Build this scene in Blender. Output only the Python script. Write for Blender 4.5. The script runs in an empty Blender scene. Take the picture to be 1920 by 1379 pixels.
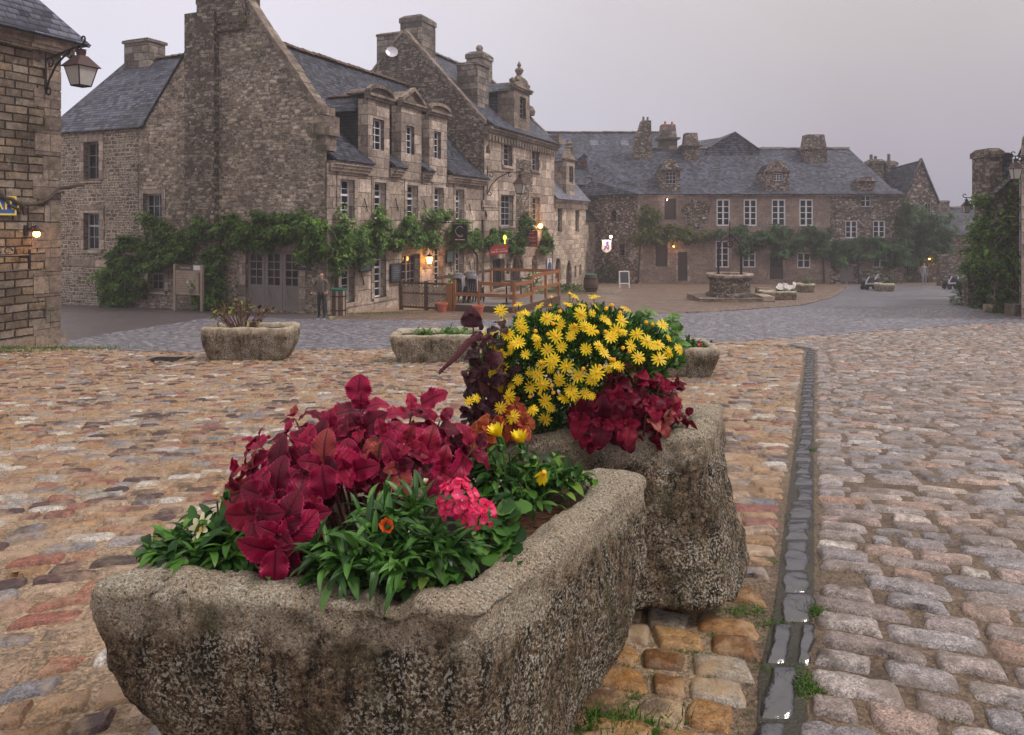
import bpy, bmesh, math, random
import numpy as np
from mathutils import Vector, Matrix, geometry

# ------------------------------------------------------------------ camera, sky, sun, exposure
S = bpy.context.scene
COL = S.collection
F = 1386.7          # focal length in photo pixels (26 mm on 36 mm, 1920 px wide)
HY = 416.0          # eye level row
EYE = 1.6
cam = bpy.data.cameras.new("camera"); cam.lens = 26; cam.sensor_width = 36
cam.clip_start = 0.05; cam.clip_end = 1000; cam.shift_y = -(689.5 - HY) / 1920.0
camo = bpy.data.objects.new("camera", cam); camo.location = (0, 0, EYE)
camo.rotation_euler = (math.radians(90), 0, 0); COL.objects.link(camo); S.camera = camo
S.render.resolution_x = 1024; S.render.resolution_y = 735
S.view_settings.view_transform = 'Standard'; S.view_settings.look = 'None'
S.view_settings.exposure = 0.48; S.view_settings.gamma = 1.0
S.cycles.use_denoising = True
S.cycles.max_bounces = 6; S.cycles.volume_bounces = 1; S.cycles.transparent_max_bounces = 8
S.cycles.diffuse_bounces = 3; S.cycles.glossy_bounces = 3
S.cycles.volume_step_rate = 5; S.cycles.caustics_reflective = False; S.cycles.caustics_refractive = False

def nd(nt, typ, **kw):
    n = nt.nodes.new(typ)
    for k, v in kw.items():
        if k.startswith('_'): setattr(n, k[1:], v); continue
        key = k.replace('__', ' ')
        sock = n.inputs[int(key[1:])] if key[0] == 'i' and key[1:].isdigit() else n.inputs[key]
        if isinstance(v, bpy.types.NodeSocket): nt.links.new(v, sock)
        else: sock.default_value = v
    return n
def mth(nt, op, a, b=None, c=None, clamp=False):
    kw = {'i0': a}
    if b is not None: kw['i1'] = b
    if c is not None: kw['i2'] = c
    n = nd(nt, 'ShaderNodeMath', _operation=op, **kw); n.use_clamp = clamp
    return n.outputs[0]
def ramp(nt, fac, stops, interp='LINEAR'):
    n = nd(nt, 'ShaderNodeValToRGB', Fac=fac); cr = n.color_ramp; cr.interpolation = interp
    while len(cr.elements) > len(stops): cr.elements.remove(cr.elements[-1])
    while len(cr.elements) < len(stops): cr.elements.new(0.5)
    for e, (p, c) in zip(cr.elements, stops):
        e.position = p; e.color = (c, c, c, 1) if isinstance(c, (int, float)) else (*c, 1)
    return n.outputs[0]
def mixc(nt, fac, a, b, mode='MIX'):
    n = nt.nodes.new('ShaderNodeMix'); n.data_type = 'RGBA'; n.blend_type = mode
    for idx, v in ((0, fac), (6, a), (7, b)):
        if isinstance(v, bpy.types.NodeSocket): nt.links.new(v, n.inputs[idx])
        else: n.inputs[idx].default_value = v if idx == 0 or len(v) == 4 else (*v, 1)
    return n.outputs[2]

SUN_EL, SUN_ROT = math.radians(50), math.radians(98)
w = bpy.data.worlds.new("World"); S.world = w; w.use_nodes = True
nt = w.node_tree; nt.nodes.clear()
sky = nd(nt, 'ShaderNodeTexSky', _sky_type='NISHITA', _sun_disc=False, _sun_elevation=SUN_EL, _sun_rotation=SUN_ROT)
try: sky.dust_density = 5.0; sky.air_density = 2.0
except Exception: pass
tc = nd(nt, 'ShaderNodeTexCoord')
nrm = nd(nt, 'ShaderNodeVectorMath', _operation='NORMALIZE', i0=tc.outputs['Generated'])
sx = nd(nt, 'ShaderNodeSeparateXYZ', i0=nrm.outputs[0])
el = sx.outputs['Z']
# a closed cloud deck: dim lilac low on the right, paler to the left, brighter overhead
left = ramp(nt, el, [(0.0, (.60, .63, .74)), (.18, (.62, .61, .70)), (.34, (.66, .62, .69)), (.60, (.76, .72, .69)), (1, (.86, .80, .74))])
right = ramp(nt, el, [(0.0, (.26, .25, .31)), (.10, (.33, .30, .355)), (.22, (.43, .395, .41)), (.34, (.50, .455, .455)), (.6, (.74, .69, .66)), (1, (.86, .80, .74))])
az = mth(nt, 'MULTIPLY_ADD', sx.outputs['X'], 1.35, 0.42, clamp=True)
cn = nd(nt, 'ShaderNodeTexNoise', Vector=nrm.outputs[0], Scale=1.6, Detail=4.0, Roughness=.5)
azn = mth(nt, 'MULTIPLY_ADD', mth(nt, 'SUBTRACT', cn.outputs['Fac'], .5), .5, az, clamp=True)
deck = mixc(nt, azn, left, right)
cl2 = mth(nt, 'MULTIPLY_ADD', mth(nt, 'SUBTRACT', nd(nt, 'ShaderNodeTexNoise', Vector=nrm.outputs[0], Scale=4.0, Detail=5.0).outputs['Fac'], .5), .16, 1.0)
deck = mixc(nt, 1.0, deck, nd(nt, 'ShaderNodeCombineColor', Red=cl2, Green=cl2, Blue=cl2).outputs[0], 'MULTIPLY')
bg1 = nd(nt, 'ShaderNodeBackground', Color=sky.outputs[0], Strength=.05)
bg2 = nd(nt, 'ShaderNodeBackground', Color=deck, Strength=.97)
mx = nd(nt, 'ShaderNodeMixShader', Fac=.93)
nt.links.new(bg1.outputs[0], mx.inputs[1]); nt.links.new(bg2.outputs[0], mx.inputs[2])
nt.links.new(mx.outputs[0], nd(nt, 'ShaderNodeOutputWorld').inputs[0])
sun = bpy.data.lights.new("sun", 'SUN'); sun.energy = 1.5; sun.angle = math.radians(13); sun.color = (1, .93, .88)
suno = bpy.data.objects.new("sun", sun); COL.objects.link(suno)
sd = Vector((math.sin(SUN_ROT) * math.cos(SUN_EL), math.cos(SUN_ROT) * math.cos(SUN_EL), math.sin(SUN_EL)))
suno.rotation_euler = sd.to_track_quat('Z', 'Y').to_euler(); suno.location = (0, 20, 30)

# ------------------------------------------------------------------ helpers
rnd = random.Random(7); rs = np.random.RandomState(11)
GY = [0, 3, 4, 5, 6.5, 8, 12, 17, 27, 35, 45, 55, 60, 80, 200]
GD = [1.6, 1.6, 1.66, 1.78, 1.92, 2.08, 2.42, 2.8, 3.39, 3.76, 4.2, 4.65, 4.85, 5.5, 7]
_gy = np.linspace(-30, 200, 4601); _gd = np.interp(_gy, GY, GD)
_k = np.hanning(31); _k /= _k.sum(); _gd[15:-15] = np.convolve(_gd, _k, 'valid')
def gz(Y): return EYE - np.interp(Y, _gy, _gd)
def P(px, py, Y): return Vector(((px - 960) / F * Y, Y, EYE - (py - HY) / F * Y))
def PX(px, Y, z): return Vector(((px - 960) / F * Y, Y, z))
def Yground(py):
    t = (py - HY) / F; ys = _gy[320:]; r = _gd[320:] / np.maximum(ys, .1)
    i = np.where(r <= t)[0]
    return float(ys[i[0]]) if len(i) else 100.0
def G(px, py):                      # the ground point the photo shows at that pixel
    Y = Yground(py); return Vector(((px - 960) / F * Y, Y, float(gz(Y))))

def _hash(ix, iy, iz):
    h = (ix * 374761393 + iy * 668265263 + iz * 2147483647 + 1013904223) & 0xffffffff
    h = ((h ^ (h >> 13)) * 1274126177) & 0xffffffff
    return ((h ^ (h >> 16)) & 0xffff) / 65535.0 * 2 - 1
def vnoise(p):
    p = np.asarray(p, float); i = np.floor(p).astype(np.int64); f = p - i; f = f * f * (3 - 2 * f); r = 0
    for dx in (0, 1):
        for dy in (0, 1):
            for dz in (0, 1):
                wgt = (f[:, 0] if dx else 1 - f[:, 0]) * (f[:, 1] if dy else 1 - f[:, 1]) * (f[:, 2] if dz else 1 - f[:, 2])
                r = r + wgt * _hash(i[:, 0] + dx, i[:, 1] + dy, i[:, 2] + dz)
    return r
def fbm(p, o=4):
    p = np.asarray(p, float); a = 1.0; s = 0; 
    for k in range(o): s = s + a * vnoise(p + 17.3 * k); p = p * 2.03; a *= .5
    return s

def tag(o, label=None, cat=None, group=None, kind=None):
    if label: o['label'] = label
    if cat: o['category'] = cat
    if group: o['group'] = group
    if kind: o['kind'] = kind
    return o
def thing(name, loc, label, cat, group=None):
    o = bpy.data.objects.new(name, None); o.location = loc; COL.objects.link(o); o.empty_display_size = .2
    return tag(o, label, cat, group)
def adopt(o, parent):
    if parent is not None:
        o.parent = parent
        m = Matrix.Translation(parent_world(parent)); o.matrix_parent_inverse = m.inverted()
def parent_world(p):
    v = Vector(p.location)
    if p.parent is not None: return v if p.parent.type == 'EMPTY' and False else Vector(p.get('_w', tuple(v)))
    return v
def link(name, me, parent=None):
    o = bpy.data.objects.new(name, me); COL.objects.link(o)
    if parent is not None:
        o.parent = parent
        # mesh data is in world space: the parent chain only ever translates by the root's location
        r = parent
        while r.parent is not None: r = r.parent
        if parent is r: o.matrix_parent_inverse = Matrix.Translation(-Vector(r.location))
        else: o.matrix_parent_inverse = Matrix.Identity(4)
    return o
class MB:
    def __init__(s): s.v = []; s.f = []; s.m = []; s.sm = []; s.uv = []
    def face(s, pts, m=0, smooth=False, uv=None):
        i = len(s.v); s.v += [tuple(p) for p in pts]; s.f.append(tuple(range(i, i + len(pts)))); s.m.append(m); s.sm.append(smooth)
        if uv is None:
            p = [Vector(q) for q in pts]; n = Vector((0, 0, 0))
            for k in range(len(p)): n += p[k].cross(p[(k + 1) % len(p)])
            if n.length < 1e-12: n = Vector((0, 0, 1))
            n.normalize()
            t = Vector((0, 0, 1)).cross(n)
            if t.length < .05: t = Vector((1, 0, 0))
            t.normalize(); b = n.cross(t)
            if b.z < 0: b = -b
            if abs(n.z) > .97: t = Vector((1, 0, 0)); b = Vector((0, 1, 0))
            uv = [(q.dot(t), q.dot(b)) for q in p]
        s.uv += uv
    def mesh(s, name, mats):
        me = bpy.data.meshes.new(name); me.from_pydata(s.v, [], s.f)
        for m in (mats if isinstance(mats, (list, tuple)) else [mats]): me.materials.append(m)
        me.polygons.foreach_set('material_index', s.m); me.polygons.foreach_set('use_smooth', s.sm)
        l = me.uv_layers.new(name='UVMap'); l.data.foreach_set('uv', [c for p in s.uv for c in p])
        me.update(); return me
    def build(s, name, mats, parent=None): return link(name, s.mesh(name, mats), parent)
    def hexa(s, c, m=0):            # 8 corners, bottom 4 then top 4, both counter-clockwise
        for q in ((3, 2, 1, 0), (4, 5, 6, 7), (0, 1, 5, 4), (1, 2, 6, 5), (2, 3, 7, 6), (3, 0, 4, 7)): s.face([c[i] for i in q], m)
    def box(s, x0, x1, y0, y1, z0, z1, m=0):
        s.hexa([(x0, y0, z0), (x1, y0, z0), (x1, y1, z0), (x0, y1, z0), (x0, y0, z1), (x1, y0, z1), (x1, y1, z1), (x0, y1, z1)], m)
    def tube(s, pts, r, n=6, m=0, cap=True, smooth=True):
        pts = [Vector(p) for p in pts]; rr = r if isinstance(r, (list, tuple)) else [r] * len(pts); rings = []
        up = None
        for i, p in enumerate(pts):
            d = (pts[min(i + 1, len(pts) - 1)] - pts[max(i - 1, 0)]).normalized()
            if up is None: up = Vector((0, 0, 1)) if abs(d.z) < .9 else Vector((1, 0, 0))
            a = d.cross(up).normalized(); b = a.cross(d).normalized(); up = b
            rings.append([p + (a * math.cos(2 * math.pi * k / n) + b * math.sin(2 * math.pi * k / n)) * rr[i] for k in range(n)])
        for i in range(len(rings) - 1):
            for k in range(n): s.face([rings[i][k], rings[i][(k + 1) % n], rings[i + 1][(k + 1) % n], rings[i + 1][k]], m, smooth)
        if cap: s.face(rings[0][::-1], m); s.face(rings[-1], m)
    def lathe(s, c, prof, n=20, m=0, smooth=True, sx=1, sy=1):
        c = Vector(c); rings = [[c + Vector((r * sx * math.cos(2 * math.pi * k / n), r * sy * math.sin(2 * math.pi * k / n), z)) for k in range(n)] for r, z in prof]
        for i in range(len(rings) - 1):
            for k in range(n): s.face([rings[i][k], rings[i][(k + 1) % n], rings[i + 1][(k + 1) % n], rings[i + 1][k]], m, smooth)
        if prof[0][0] > 1e-4: s.face(rings[0][::-1], m)
        if prof[-1][0] > 1e-4: s.face(rings[-1], m)

def mesh_np(name, V, Q, UV, mats, parent=None, smooth=True, midx=None):
    V = np.asarray(V, np.float32); Q = np.asarray(Q, np.int32)
    me = bpy.data.meshes.new(name); me.vertices.add(len(V)); me.vertices.foreach_set('co', V.ravel())
    k = Q.shape[1]; me.loops.add(Q.size); me.loops.foreach_set('vertex_index', Q.ravel())
    me.polygons.add(len(Q)); me.polygons.foreach_set('loop_start', np.arange(0, Q.size, k, dtype=np.int32))
    try: me.polygons.foreach_set('loop_total', np.full(len(Q), k, np.int32))
    except Exception: pass
    for m in (mats if isinstance(mats, (list, tuple)) else [mats]): me.materials.append(m)
    me.polygons.foreach_set('use_smooth', np.full(len(Q), smooth))
    if midx is not None: me.polygons.foreach_set('material_index', np.asarray(midx, np.int32))
    if UV is not None:
        l = me.uv_layers.new(name='UVMap'); l.data.foreach_set('uv', np.asarray(UV, np.float32)[Q.ravel()].ravel())
    me.update(calc_edges=True); me.validate()
    return link(name, me, parent)

class Fr:                            # a wall frame: s along the wall, o outwards, z up
    def __init__(s, org, u, n): s.g = Vector((org[0], org[1])); s.u = Vector(u).normalized(); s.n = Vector(n).normalized()
    def pt(f, s, o, z): p = f.g + f.u * s + f.n * o; return Vector((p.x, p.y, z))
    def s(f, px, o=0.0):
        k = (px - 960) / F; a = f.g + f.n * o
        return (k * a.y - a.x) / (f.u.x - k * f.u.y)
    def z(f, px, py, o=0.0): return EYE - (py - HY) / F * (f.g + f.n * o + f.u * f.s(px, o)).y
    def zs(f, s_, py, o=0.0): return EYE - (py - HY) / F * (f.g + f.n * o + f.u * s_).y
    def rect(f, x0, y0, x1, y1, o=0.0):
        xm = (x0 + x1) / 2; return f.s(x0, o), f.s(x1, o), f.z(xm, y1, o), f.z(xm, y0, o)
    def box(f, mb, s0, s1, o0, o1, z0, z1, m=0):
        mb.hexa([f.pt(s0, o0, z0), f.pt(s1, o0, z0), f.pt(s1, o1, z0), f.pt(s0, o1, z0), f.pt(s0, o0, z1), f.pt(s1, o0, z1), f.pt(s1, o1, z1), f.pt(s0, o1, z1)], m)
def rpoly(s0, s1, z0, z1): return [(s0, z0), (s1, z0), (s1, z1), (s0, z1)]
def apoly(s0, s1, z0, z1, pointed=False, n=8):      # arched opening, top of the arch at z1
    c = (s0 + s1) / 2; r = (s1 - s0) / 2; h = r * (1.25 if pointed else .9); h = min(h, (z1 - z0) * .6)
    pts = [(s0, z0), (s1, z0)]
    for i in range(n + 1):
        a = math.pi * i / n; x = math.cos(a); y = math.sin(a)
        if pointed: y = (1 - abs(x)) ** .62
        pts.append((c + r * x, z1 - h + h * y))
    return pts
def wall(mb, f, outline, holes=(), depth=.28, o=0.0, m=0, m2=None):
    polys = [outline] + list(holes)
    tris = geometry.tessellate_polygon([[Vector((a, b, 0)) for a, b in p] for p in polys])
    flat = [q for p in polys for q in p]
    for t in tris:
        ps = [f.pt(flat[i][0], o, flat[i][1]) for i in t]
        uv = [(flat[i][0], flat[i][1]) for i in t]
        if (ps[1] - ps[0]).cross(ps[2] - ps[0]).dot(Vector((f.n.x, f.n.y, 0))) < 0: ps.reverse(); uv.reverse()
        mb.face(ps, m, uv=uv)
    for h in holes:
        for a, b in zip(h, h[1:] + h[:1]):
            mb.face([f.pt(a[0], o, a[1]), f.pt(b[0], o, b[1]), f.pt(b[0], o - depth, b[1]), f.pt(a[0], o - depth, a[1])], m if m2 is None else m2)
def slab(mb, pts, t=.08, m=0):
    p = [Vector(q) for q in pts]; n = Vector((0, 0, 0))
    for k in range(len(p)): n += p[k].cross(p[(k + 1) % len(p)])
    n.normalize()
    if n.z < 0: n = -n; p.reverse()
    q = [a - n * t for a in p]; mb.face(p, m); mb.face(q[::-1], m)
    for k in range(len(p)): mb.face([p[k], q[k], q[(k + 1) % len(p)], p[(k + 1) % len(p)]], m)
# ------------------------------------------------------------------ materials
def newmat(name):
    m = bpy.data.materials.new(name); m.use_nodes = True; nt = m.node_tree; nt.nodes.clear()
    out = nd(nt, 'ShaderNodeOutputMaterial'); b = nd(nt, 'ShaderNodeBsdfPrincipled'); nt.links.new(b.outputs[0], out.inputs[0])
    return m, nt, b, out
def setc(nt, b, key, v):
    if isinstance(v, bpy.types.NodeSocket): nt.links.new(v, b.inputs[key])
    else: b.inputs[key].default_value = v if not (isinstance(v, tuple) and len(v) == 3) else (*v, 1)
def bump(nt, b, h, strength=.5, dist=.02):
    n = nd(nt, 'ShaderNodeBump', Height=h, Strength=strength, Distance=dist); nt.links.new(n.outputs[0], b.inputs['Normal'])
def noise(nt, vec, scale, detail=4.0, rough=.55):
    return nd(nt, 'ShaderNodeTexNoise', Vector=vec, Scale=float(scale), Detail=float(detail), Roughness=rough).outputs['Fac']
def simple(name, col, rough=.6, metal=0.0, var=.25, scale=14, spec=.5, bmp=.15):
    m, nt, b, _ = newmat(name); g = nd(nt, 'ShaderNodeNewGeometry')
    n = noise(nt, g.outputs['Position'], scale, 5); r = nd(nt, 'ShaderNodeMapRange', Value=n, i1=.25, i2=.75, i3=1 - var, i4=1 + var).outputs[0]
    c = mixc(nt, 1.0, (*col, 1), nd(nt, 'ShaderNodeCombineColor', Red=r, Green=r, Blue=r).outputs[0], 'MULTIPLY')
    setc(nt, b, 'Base Color', c); b.inputs['Roughness'].default_value = rough; b.inputs['Metallic'].default_value = metal
    b.inputs['Specular IOR Level'].default_value = spec
    if bmp: bump(nt, b, noise(nt, g.outputs['Position'], scale * 5, 3), bmp, .01)
    return m
def glow(name, col, strength):
    m, nt, b, _ = newmat(name); setc(nt, b, 'Base Color', col); setc(nt, b, 'Emission Color', col); b.inputs['Emission Strength'].default_value = strength
    return m
def masonry(name, cols, mortar, w=.42, h=.2, rubble=True, joint=.035, lich=.25, moss=.15, bmp=.8, warp=.06, gloss=.75):
    m, nt, b, _ = newmat(name); uv = nd(nt, 'ShaderNodeUVMap'); uv.uv_map = 'UVMap'; g = nd(nt, 'ShaderNodeNewGeometry'); pos = g.outputs['Position']
    nz = nd(nt, 'ShaderNodeTexNoise', Vector=uv.outputs[0], Scale=2.2, Detail=3.0)
    off = nd(nt, 'ShaderNodeVectorMath', _operation='MULTIPLY_ADD', i0=nz.outputs['Color'], i1=(warp * 2, warp * 1.2, 0), i2=uv.outputs[0]).outputs[0]
    def bricks(ww, hh, jt, vec):
        br = nd(nt, 'ShaderNodeTexBrick', Vector=vec, Color1=(0, 0, 0, 1), Color2=(1, 1, 1, 1), Mortar=(.5, .5, .5, 1), Scale=1.0)
        br.inputs['Mortar Size'].default_value = jt * .35; br.inputs['Mortar Smooth'].default_value = .6
        br.inputs['Brick Width'].default_value = ww; br.inputs['Row Height'].default_value = hh; br.offset = .43; br.squash = .7; br.squash_frequency = 3
        return nd(nt, 'ShaderNodeSeparateColor', Color=br.outputs['Color']).outputs[0], mth(nt, 'SUBTRACT', 1.0, br.outputs['Fac'])
    rv, mj = bricks(w, h, joint, off)
    if rubble:       # two sizes of roughly coursed stone, swapped in patches, all edges wandering
        n2 = nd(nt, 'ShaderNodeTexNoise', Vector=uv.outputs[0], Scale=7.0, Detail=3.0)
        off2 = nd(nt, 'ShaderNodeVectorMath', _operation='MULTIPLY_ADD', i0=n2.outputs['Color'], i1=(.10, .07, 0), i2=off).outputs[0]
        rv, mj = bricks(w, h, joint, off2); rb, mb_ = bricks(w * .58, h * .62, joint * .8, off2)
        sel = ramp(nt, noise(nt, uv.outputs[0], 1.4, 3), [(.49, 0.0), (.50, 1.0)])
        rv = mth(nt, 'ADD', mth(nt, 'MULTIPLY', rv, mth(nt, 'SUBTRACT', 1.0, sel)), mth(nt, 'MULTIPLY', rb, sel)); mj = mth(nt, 'ADD', mth(nt, 'MULTIPLY', mj, mth(nt, 'SUBTRACT', 1.0, sel)), mth(nt, 'MULTIPLY', mb_, sel))
    n = len(cols); c = ramp(nt, rv, [(i / n, cols[i]) for i in range(n)], 'CONSTANT')
    big = noise(nt, pos, .7, 4); med = noise(nt, pos, 5, 7, .85); fin = noise(nt, pos, 60, 3, .7)
    shade = mth(nt, 'MULTIPLY', nd(nt, 'ShaderNodeMapRange', Value=big, i1=.3, i2=.7, i3=.62, i4=1.08).outputs[0], nd(nt, 'ShaderNodeMapRange', Value=med, i1=.30, i2=.70, i3=.28, i4=1.75).outputs[0])
    shade = mth(nt, 'MULTIPLY', shade, nd(nt, 'ShaderNodeMapRange', Value=fin, i1=.3, i2=.7, i3=.75, i4=1.25).outputs[0])
    sc = nd(nt, 'ShaderNodeCombineColor', Red=shade, Green=shade, Blue=shade).outputs[0]
    c = mixc(nt, mj, (*mortar, 1), c); c = mixc(nt, 1.0, c, sc, 'MULTIPLY')
    if moss: c = mixc(nt, mth(nt, 'MULTIPLY', ramp(nt, noise(nt, pos, 1.7, 6, .65), [(.52, 0.0), (.68, 1.0)]), moss), c, (.055, .06, .03, 1))
    if lich:
        lm = mth(nt, 'MULTIPLY', ramp(nt, noise(nt, pos, 8, 4, .7), [(.58, 0.0), (.63, 1.0)]), ramp(nt, noise(nt, pos, 1.1, 3), [(.42, 0.0), (.62, 1.0)]))
        c = mixc(nt, mth(nt, 'MULTIPLY', lm, lich), c, (.55, .55, .5, 1))
    if rubble:
        vf = nd(nt, 'ShaderNodeTexVoronoi', Vector=pos, Scale=2.3); fl = ramp(nt, mth(nt, 'MULTIPLY_ADD', noise(nt, pos, 14, 2), .16, vf.outputs['Distance']), [(.16, 1.0), (.19, 0.0)])
        c = mixc(nt, fl, c, (.62, .60, .56, 1))
    setc(nt, b, 'Base Color', c); b.inputs['Roughness'].default_value = gloss; b.inputs['Specular IOR Level'].default_value = .2
    hgt = mth(nt, 'MULTIPLY_ADD', mj, 1.0, mth(nt, 'MULTIPLY_ADD', med, .7, mth(nt, 'MULTIPLY', rv, .35)))
    bump(nt, b, hgt, min(1.0, bmp * 1.3), .09)
    return m
def roofmat(name, c0, c1, w=.24, h=.13, moss=.3, mosscol=(.07, .07, .035), gloss=.62, lich=.2):
    m, nt, b, _ = newmat(name); uv = nd(nt, 'ShaderNodeUVMap'); uv.uv_map = 'UVMap'; g = nd(nt, 'ShaderNodeNewGeometry'); pos = g.outputs['Position']
    nz = nd(nt, 'ShaderNodeTexNoise', Vector=uv.outputs[0], Scale=3.0, Detail=2.0)
    off = nd(nt, 'ShaderNodeVectorMath', _operation='MULTIPLY_ADD', i0=nz.outputs['Color'], i1=(.03, .03, 0), i2=uv.outputs[0]).outputs[0]
    br = nd(nt, 'ShaderNodeTexBrick', Vector=off, Color1=(0, 0, 0, 1), Color2=(1, 1, 1, 1), Mortar=(.0, .0, .0, 1), Scale=1.0)
    br.inputs['Mortar Size'].default_value = .008; br.inputs['Brick Width'].default_value = w; br.inputs['Row Height'].default_value = h
    rv = nd(nt, 'ShaderNodeSeparateColor', Color=br.outputs['Color']).outputs[0]
    c = mixc(nt, rv, (*c0, 1), (*c1, 1))
    sv = nd(nt, 'ShaderNodeSeparateXYZ', i0=off).outputs[1]
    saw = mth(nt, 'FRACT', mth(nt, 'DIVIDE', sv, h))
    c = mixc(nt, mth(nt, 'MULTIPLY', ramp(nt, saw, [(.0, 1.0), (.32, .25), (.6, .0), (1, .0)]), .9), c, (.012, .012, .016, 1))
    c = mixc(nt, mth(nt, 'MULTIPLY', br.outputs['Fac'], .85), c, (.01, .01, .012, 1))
    big = nd(nt, 'ShaderNodeMapRange', Value=noise(nt, pos, .8, 5, .65), i1=.3, i2=.7, i3=.65, i4=1.35).outputs[0]
    c = mixc(nt, 1.0, c, nd(nt, 'ShaderNodeCombineColor', Red=big, Green=big, Blue=big).outputs[0], 'MULTIPLY')
    if moss: c = mixc(nt, mth(nt, 'MULTIPLY', ramp(nt, noise(nt, pos, 2.3, 7, .7), [(.5, 0.0), (.62, 1.0)]), moss), c, (*mosscol, 1))
    if lich: c = mixc(nt, mth(nt, 'MULTIPLY', ramp(nt, noise(nt, pos, 9, 4, .7), [(.60, 0.0), (.66, 1.0)]), lich), c, (.45, .46, .45, 1))
    setc(nt, b, 'Base Color', c); b.inputs['Roughness'].default_value = gloss; b.inputs['Specular IOR Level'].default_value = .12
    bump(nt, b, mth(nt, 'MULTIPLY_ADD', saw, -1.6, mth(nt, 'MULTIPLY_ADD', rv, .8, noise(nt, pos, 30, 3))), .7, .02)
    return m

M = {}
M['rubble'] = masonry('rubble_granite', [(0.199, 0.156, 0.131), (0.511, 0.412, 0.327), (0.284, 0.227, 0.185), (0.653, 0.540, 0.454), (0.383, 0.298, 0.227), (0.213, 0.163, 0.142), (0.568, 0.483, 0.412)], (0.426, 0.348, 0.291), .36, .15, True, .07, lich=.55, moss=.35)
M['rubble2'] = masonry('pale_pointed_rubble', [(0.182, 0.143, 0.117), (0.364, 0.299, 0.247), (0.234, 0.182, 0.156), (0.442, 0.364, 0.293), (0.208, 0.163, 0.137)], (0.598, 0.507, 0.429), .36, .17, True, .11, lich=.2, moss=.1)
M['darkrub'] = masonry('dark_mossy_rubble', [(0.108, 0.084, 0.074), (0.311, 0.243, 0.203), (0.162, 0.124, 0.108), (0.419, 0.338, 0.284), (0.135, 0.105, 0.092)], (0.203, 0.162, 0.135), .36, .15, True, .05, lich=.75, moss=.5)
M['ashlar'] = masonry('dressed_granite', [(0.580, 0.463, 0.386), (0.414, 0.324, 0.269), (0.635, 0.517, 0.435), (0.469, 0.373, 0.304), (0.359, 0.276, 0.235)], (0.144, 0.108, 0.090), 1.05, .55, False, .045, lich=.15, moss=.15, bmp=.5, warp=.015)
M['block'] = masonry('coursed_granite_block', [(0.292, 0.216, 0.153), (0.200, 0.147, 0.111), (0.354, 0.274, 0.207), (0.231, 0.182, 0.145), (0.262, 0.185, 0.123), (0.177, 0.135, 0.107), (0.315, 0.255, 0.207)], (0.050, 0.037, 0.031), .50, .18, False, .06, lich=.5, moss=.35, warp=.03, bmp=1.0)
M['pale'] = masonry('pale_coursed_granite', [(0.575, 0.460, 0.356), (0.391, 0.305, 0.241), (0.644, 0.517, 0.414), (0.437, 0.356, 0.299)], (0.690, 0.575, 0.483), .75, .34, False, .06, lich=.1, moss=.12, warp=.05)
M['render'] = masonry('brown_weathered_facade', [(0.338, 0.243, 0.209), (0.297, 0.216, 0.189), (0.365, 0.270, 0.230), (0.324, 0.236, 0.203)], (0.311, 0.230, 0.196), .8, .4, False, .03, lich=.35, moss=.25, warp=.05, bmp=.4)
M['patchy'] = masonry('lichen_spotted_rubble', [(0.286, 0.195, 0.163), (0.130, 0.094, 0.083), (0.572, 0.494, 0.455), (0.195, 0.143, 0.120), (0.390, 0.299, 0.260), (0.117, 0.086, 0.078)], (0.169, 0.130, 0.114), .33, .17, True, .05, lich=.95, moss=.2)
M['trim'] = masonry('plain_granite_trim', [(0.459, 0.365, 0.311), (0.297, 0.236, 0.203), (0.540, 0.439, 0.371), (0.378, 0.297, 0.250)], (0.189, 0.149, 0.128), .9, .42, False, .05, lich=.3, moss=.3, bmp=.5, warp=.015)
M['darktrim'] = masonry('mossy_granite_trim', [(0.264, 0.204, 0.168), (0.204, 0.156, 0.132), (0.324, 0.252, 0.204)], (0.180, 0.144, 0.120), 1.2, .4, False, .03, lich=.45, moss=.6, bmp=.6, warp=.02)
M['chim'] = masonry('grey_chimney_granite', [(0.260, 0.215, 0.195), (0.143, 0.117, 0.104), (0.325, 0.273, 0.240), (0.195, 0.156, 0.143)], (0.091, 0.072, 0.065), .8, .36, False, .06, lich=.3, moss=.5, bmp=.6, warp=.02)
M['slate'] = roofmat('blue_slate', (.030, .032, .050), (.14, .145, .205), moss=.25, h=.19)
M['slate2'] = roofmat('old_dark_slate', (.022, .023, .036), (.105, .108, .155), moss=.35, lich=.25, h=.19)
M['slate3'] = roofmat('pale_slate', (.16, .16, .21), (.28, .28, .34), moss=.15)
M['darkslate'] = roofmat('slate_hanging', (.02, .022, .032), (.045, .048, .062), moss=.0, lich=0)
M['ridge'] = simple('mossy_ridge_tile', (.13, .075, .055), .8, var=.7, scale=3)
M['ridgegrey'] = simple('grey_ridge_tile', (.16, .13, .11), .8, var=.5, scale=5)
M['white'] = simple('white_window_paint', (.74, .74, .80), .45, var=.06)
M['cream'] = simple('worn_grey_paint', (.42, .42, .46), .5, var=.1)
M['greywood'] = simple('grey_painted_wood', (.22, .185, .18), .55, var=.12)
M['oldwood'] = simple('weathered_board', (.36, .28, .22), .7, var=.2, scale=6)
M['orangewood'] = simple('orange_stained_wood', (.30, .12, .045), .55, var=.3, scale=8)
M['brownwood'] = simple('dark_brown_wood', (.09, .05, .032), .6, var=.3)
M['darkdoor'] = simple('dark_door_wood', (.05, .032, .03), .55, var=.3)
M['iron'] = simple('wrought_iron', (.018, .012, .015), .45, .3, var=.3)
M['copper'] = simple('copper_sheet', (.045, .013, .013), .55, .0, var=.25)
M['black'] = simple('black_lacquer', (.012, .012, .016), .35, var=.1)
M['board'] = simple('slate_chalkboard', (.035, .045, .06), .4, var=.3, scale=5)
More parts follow.
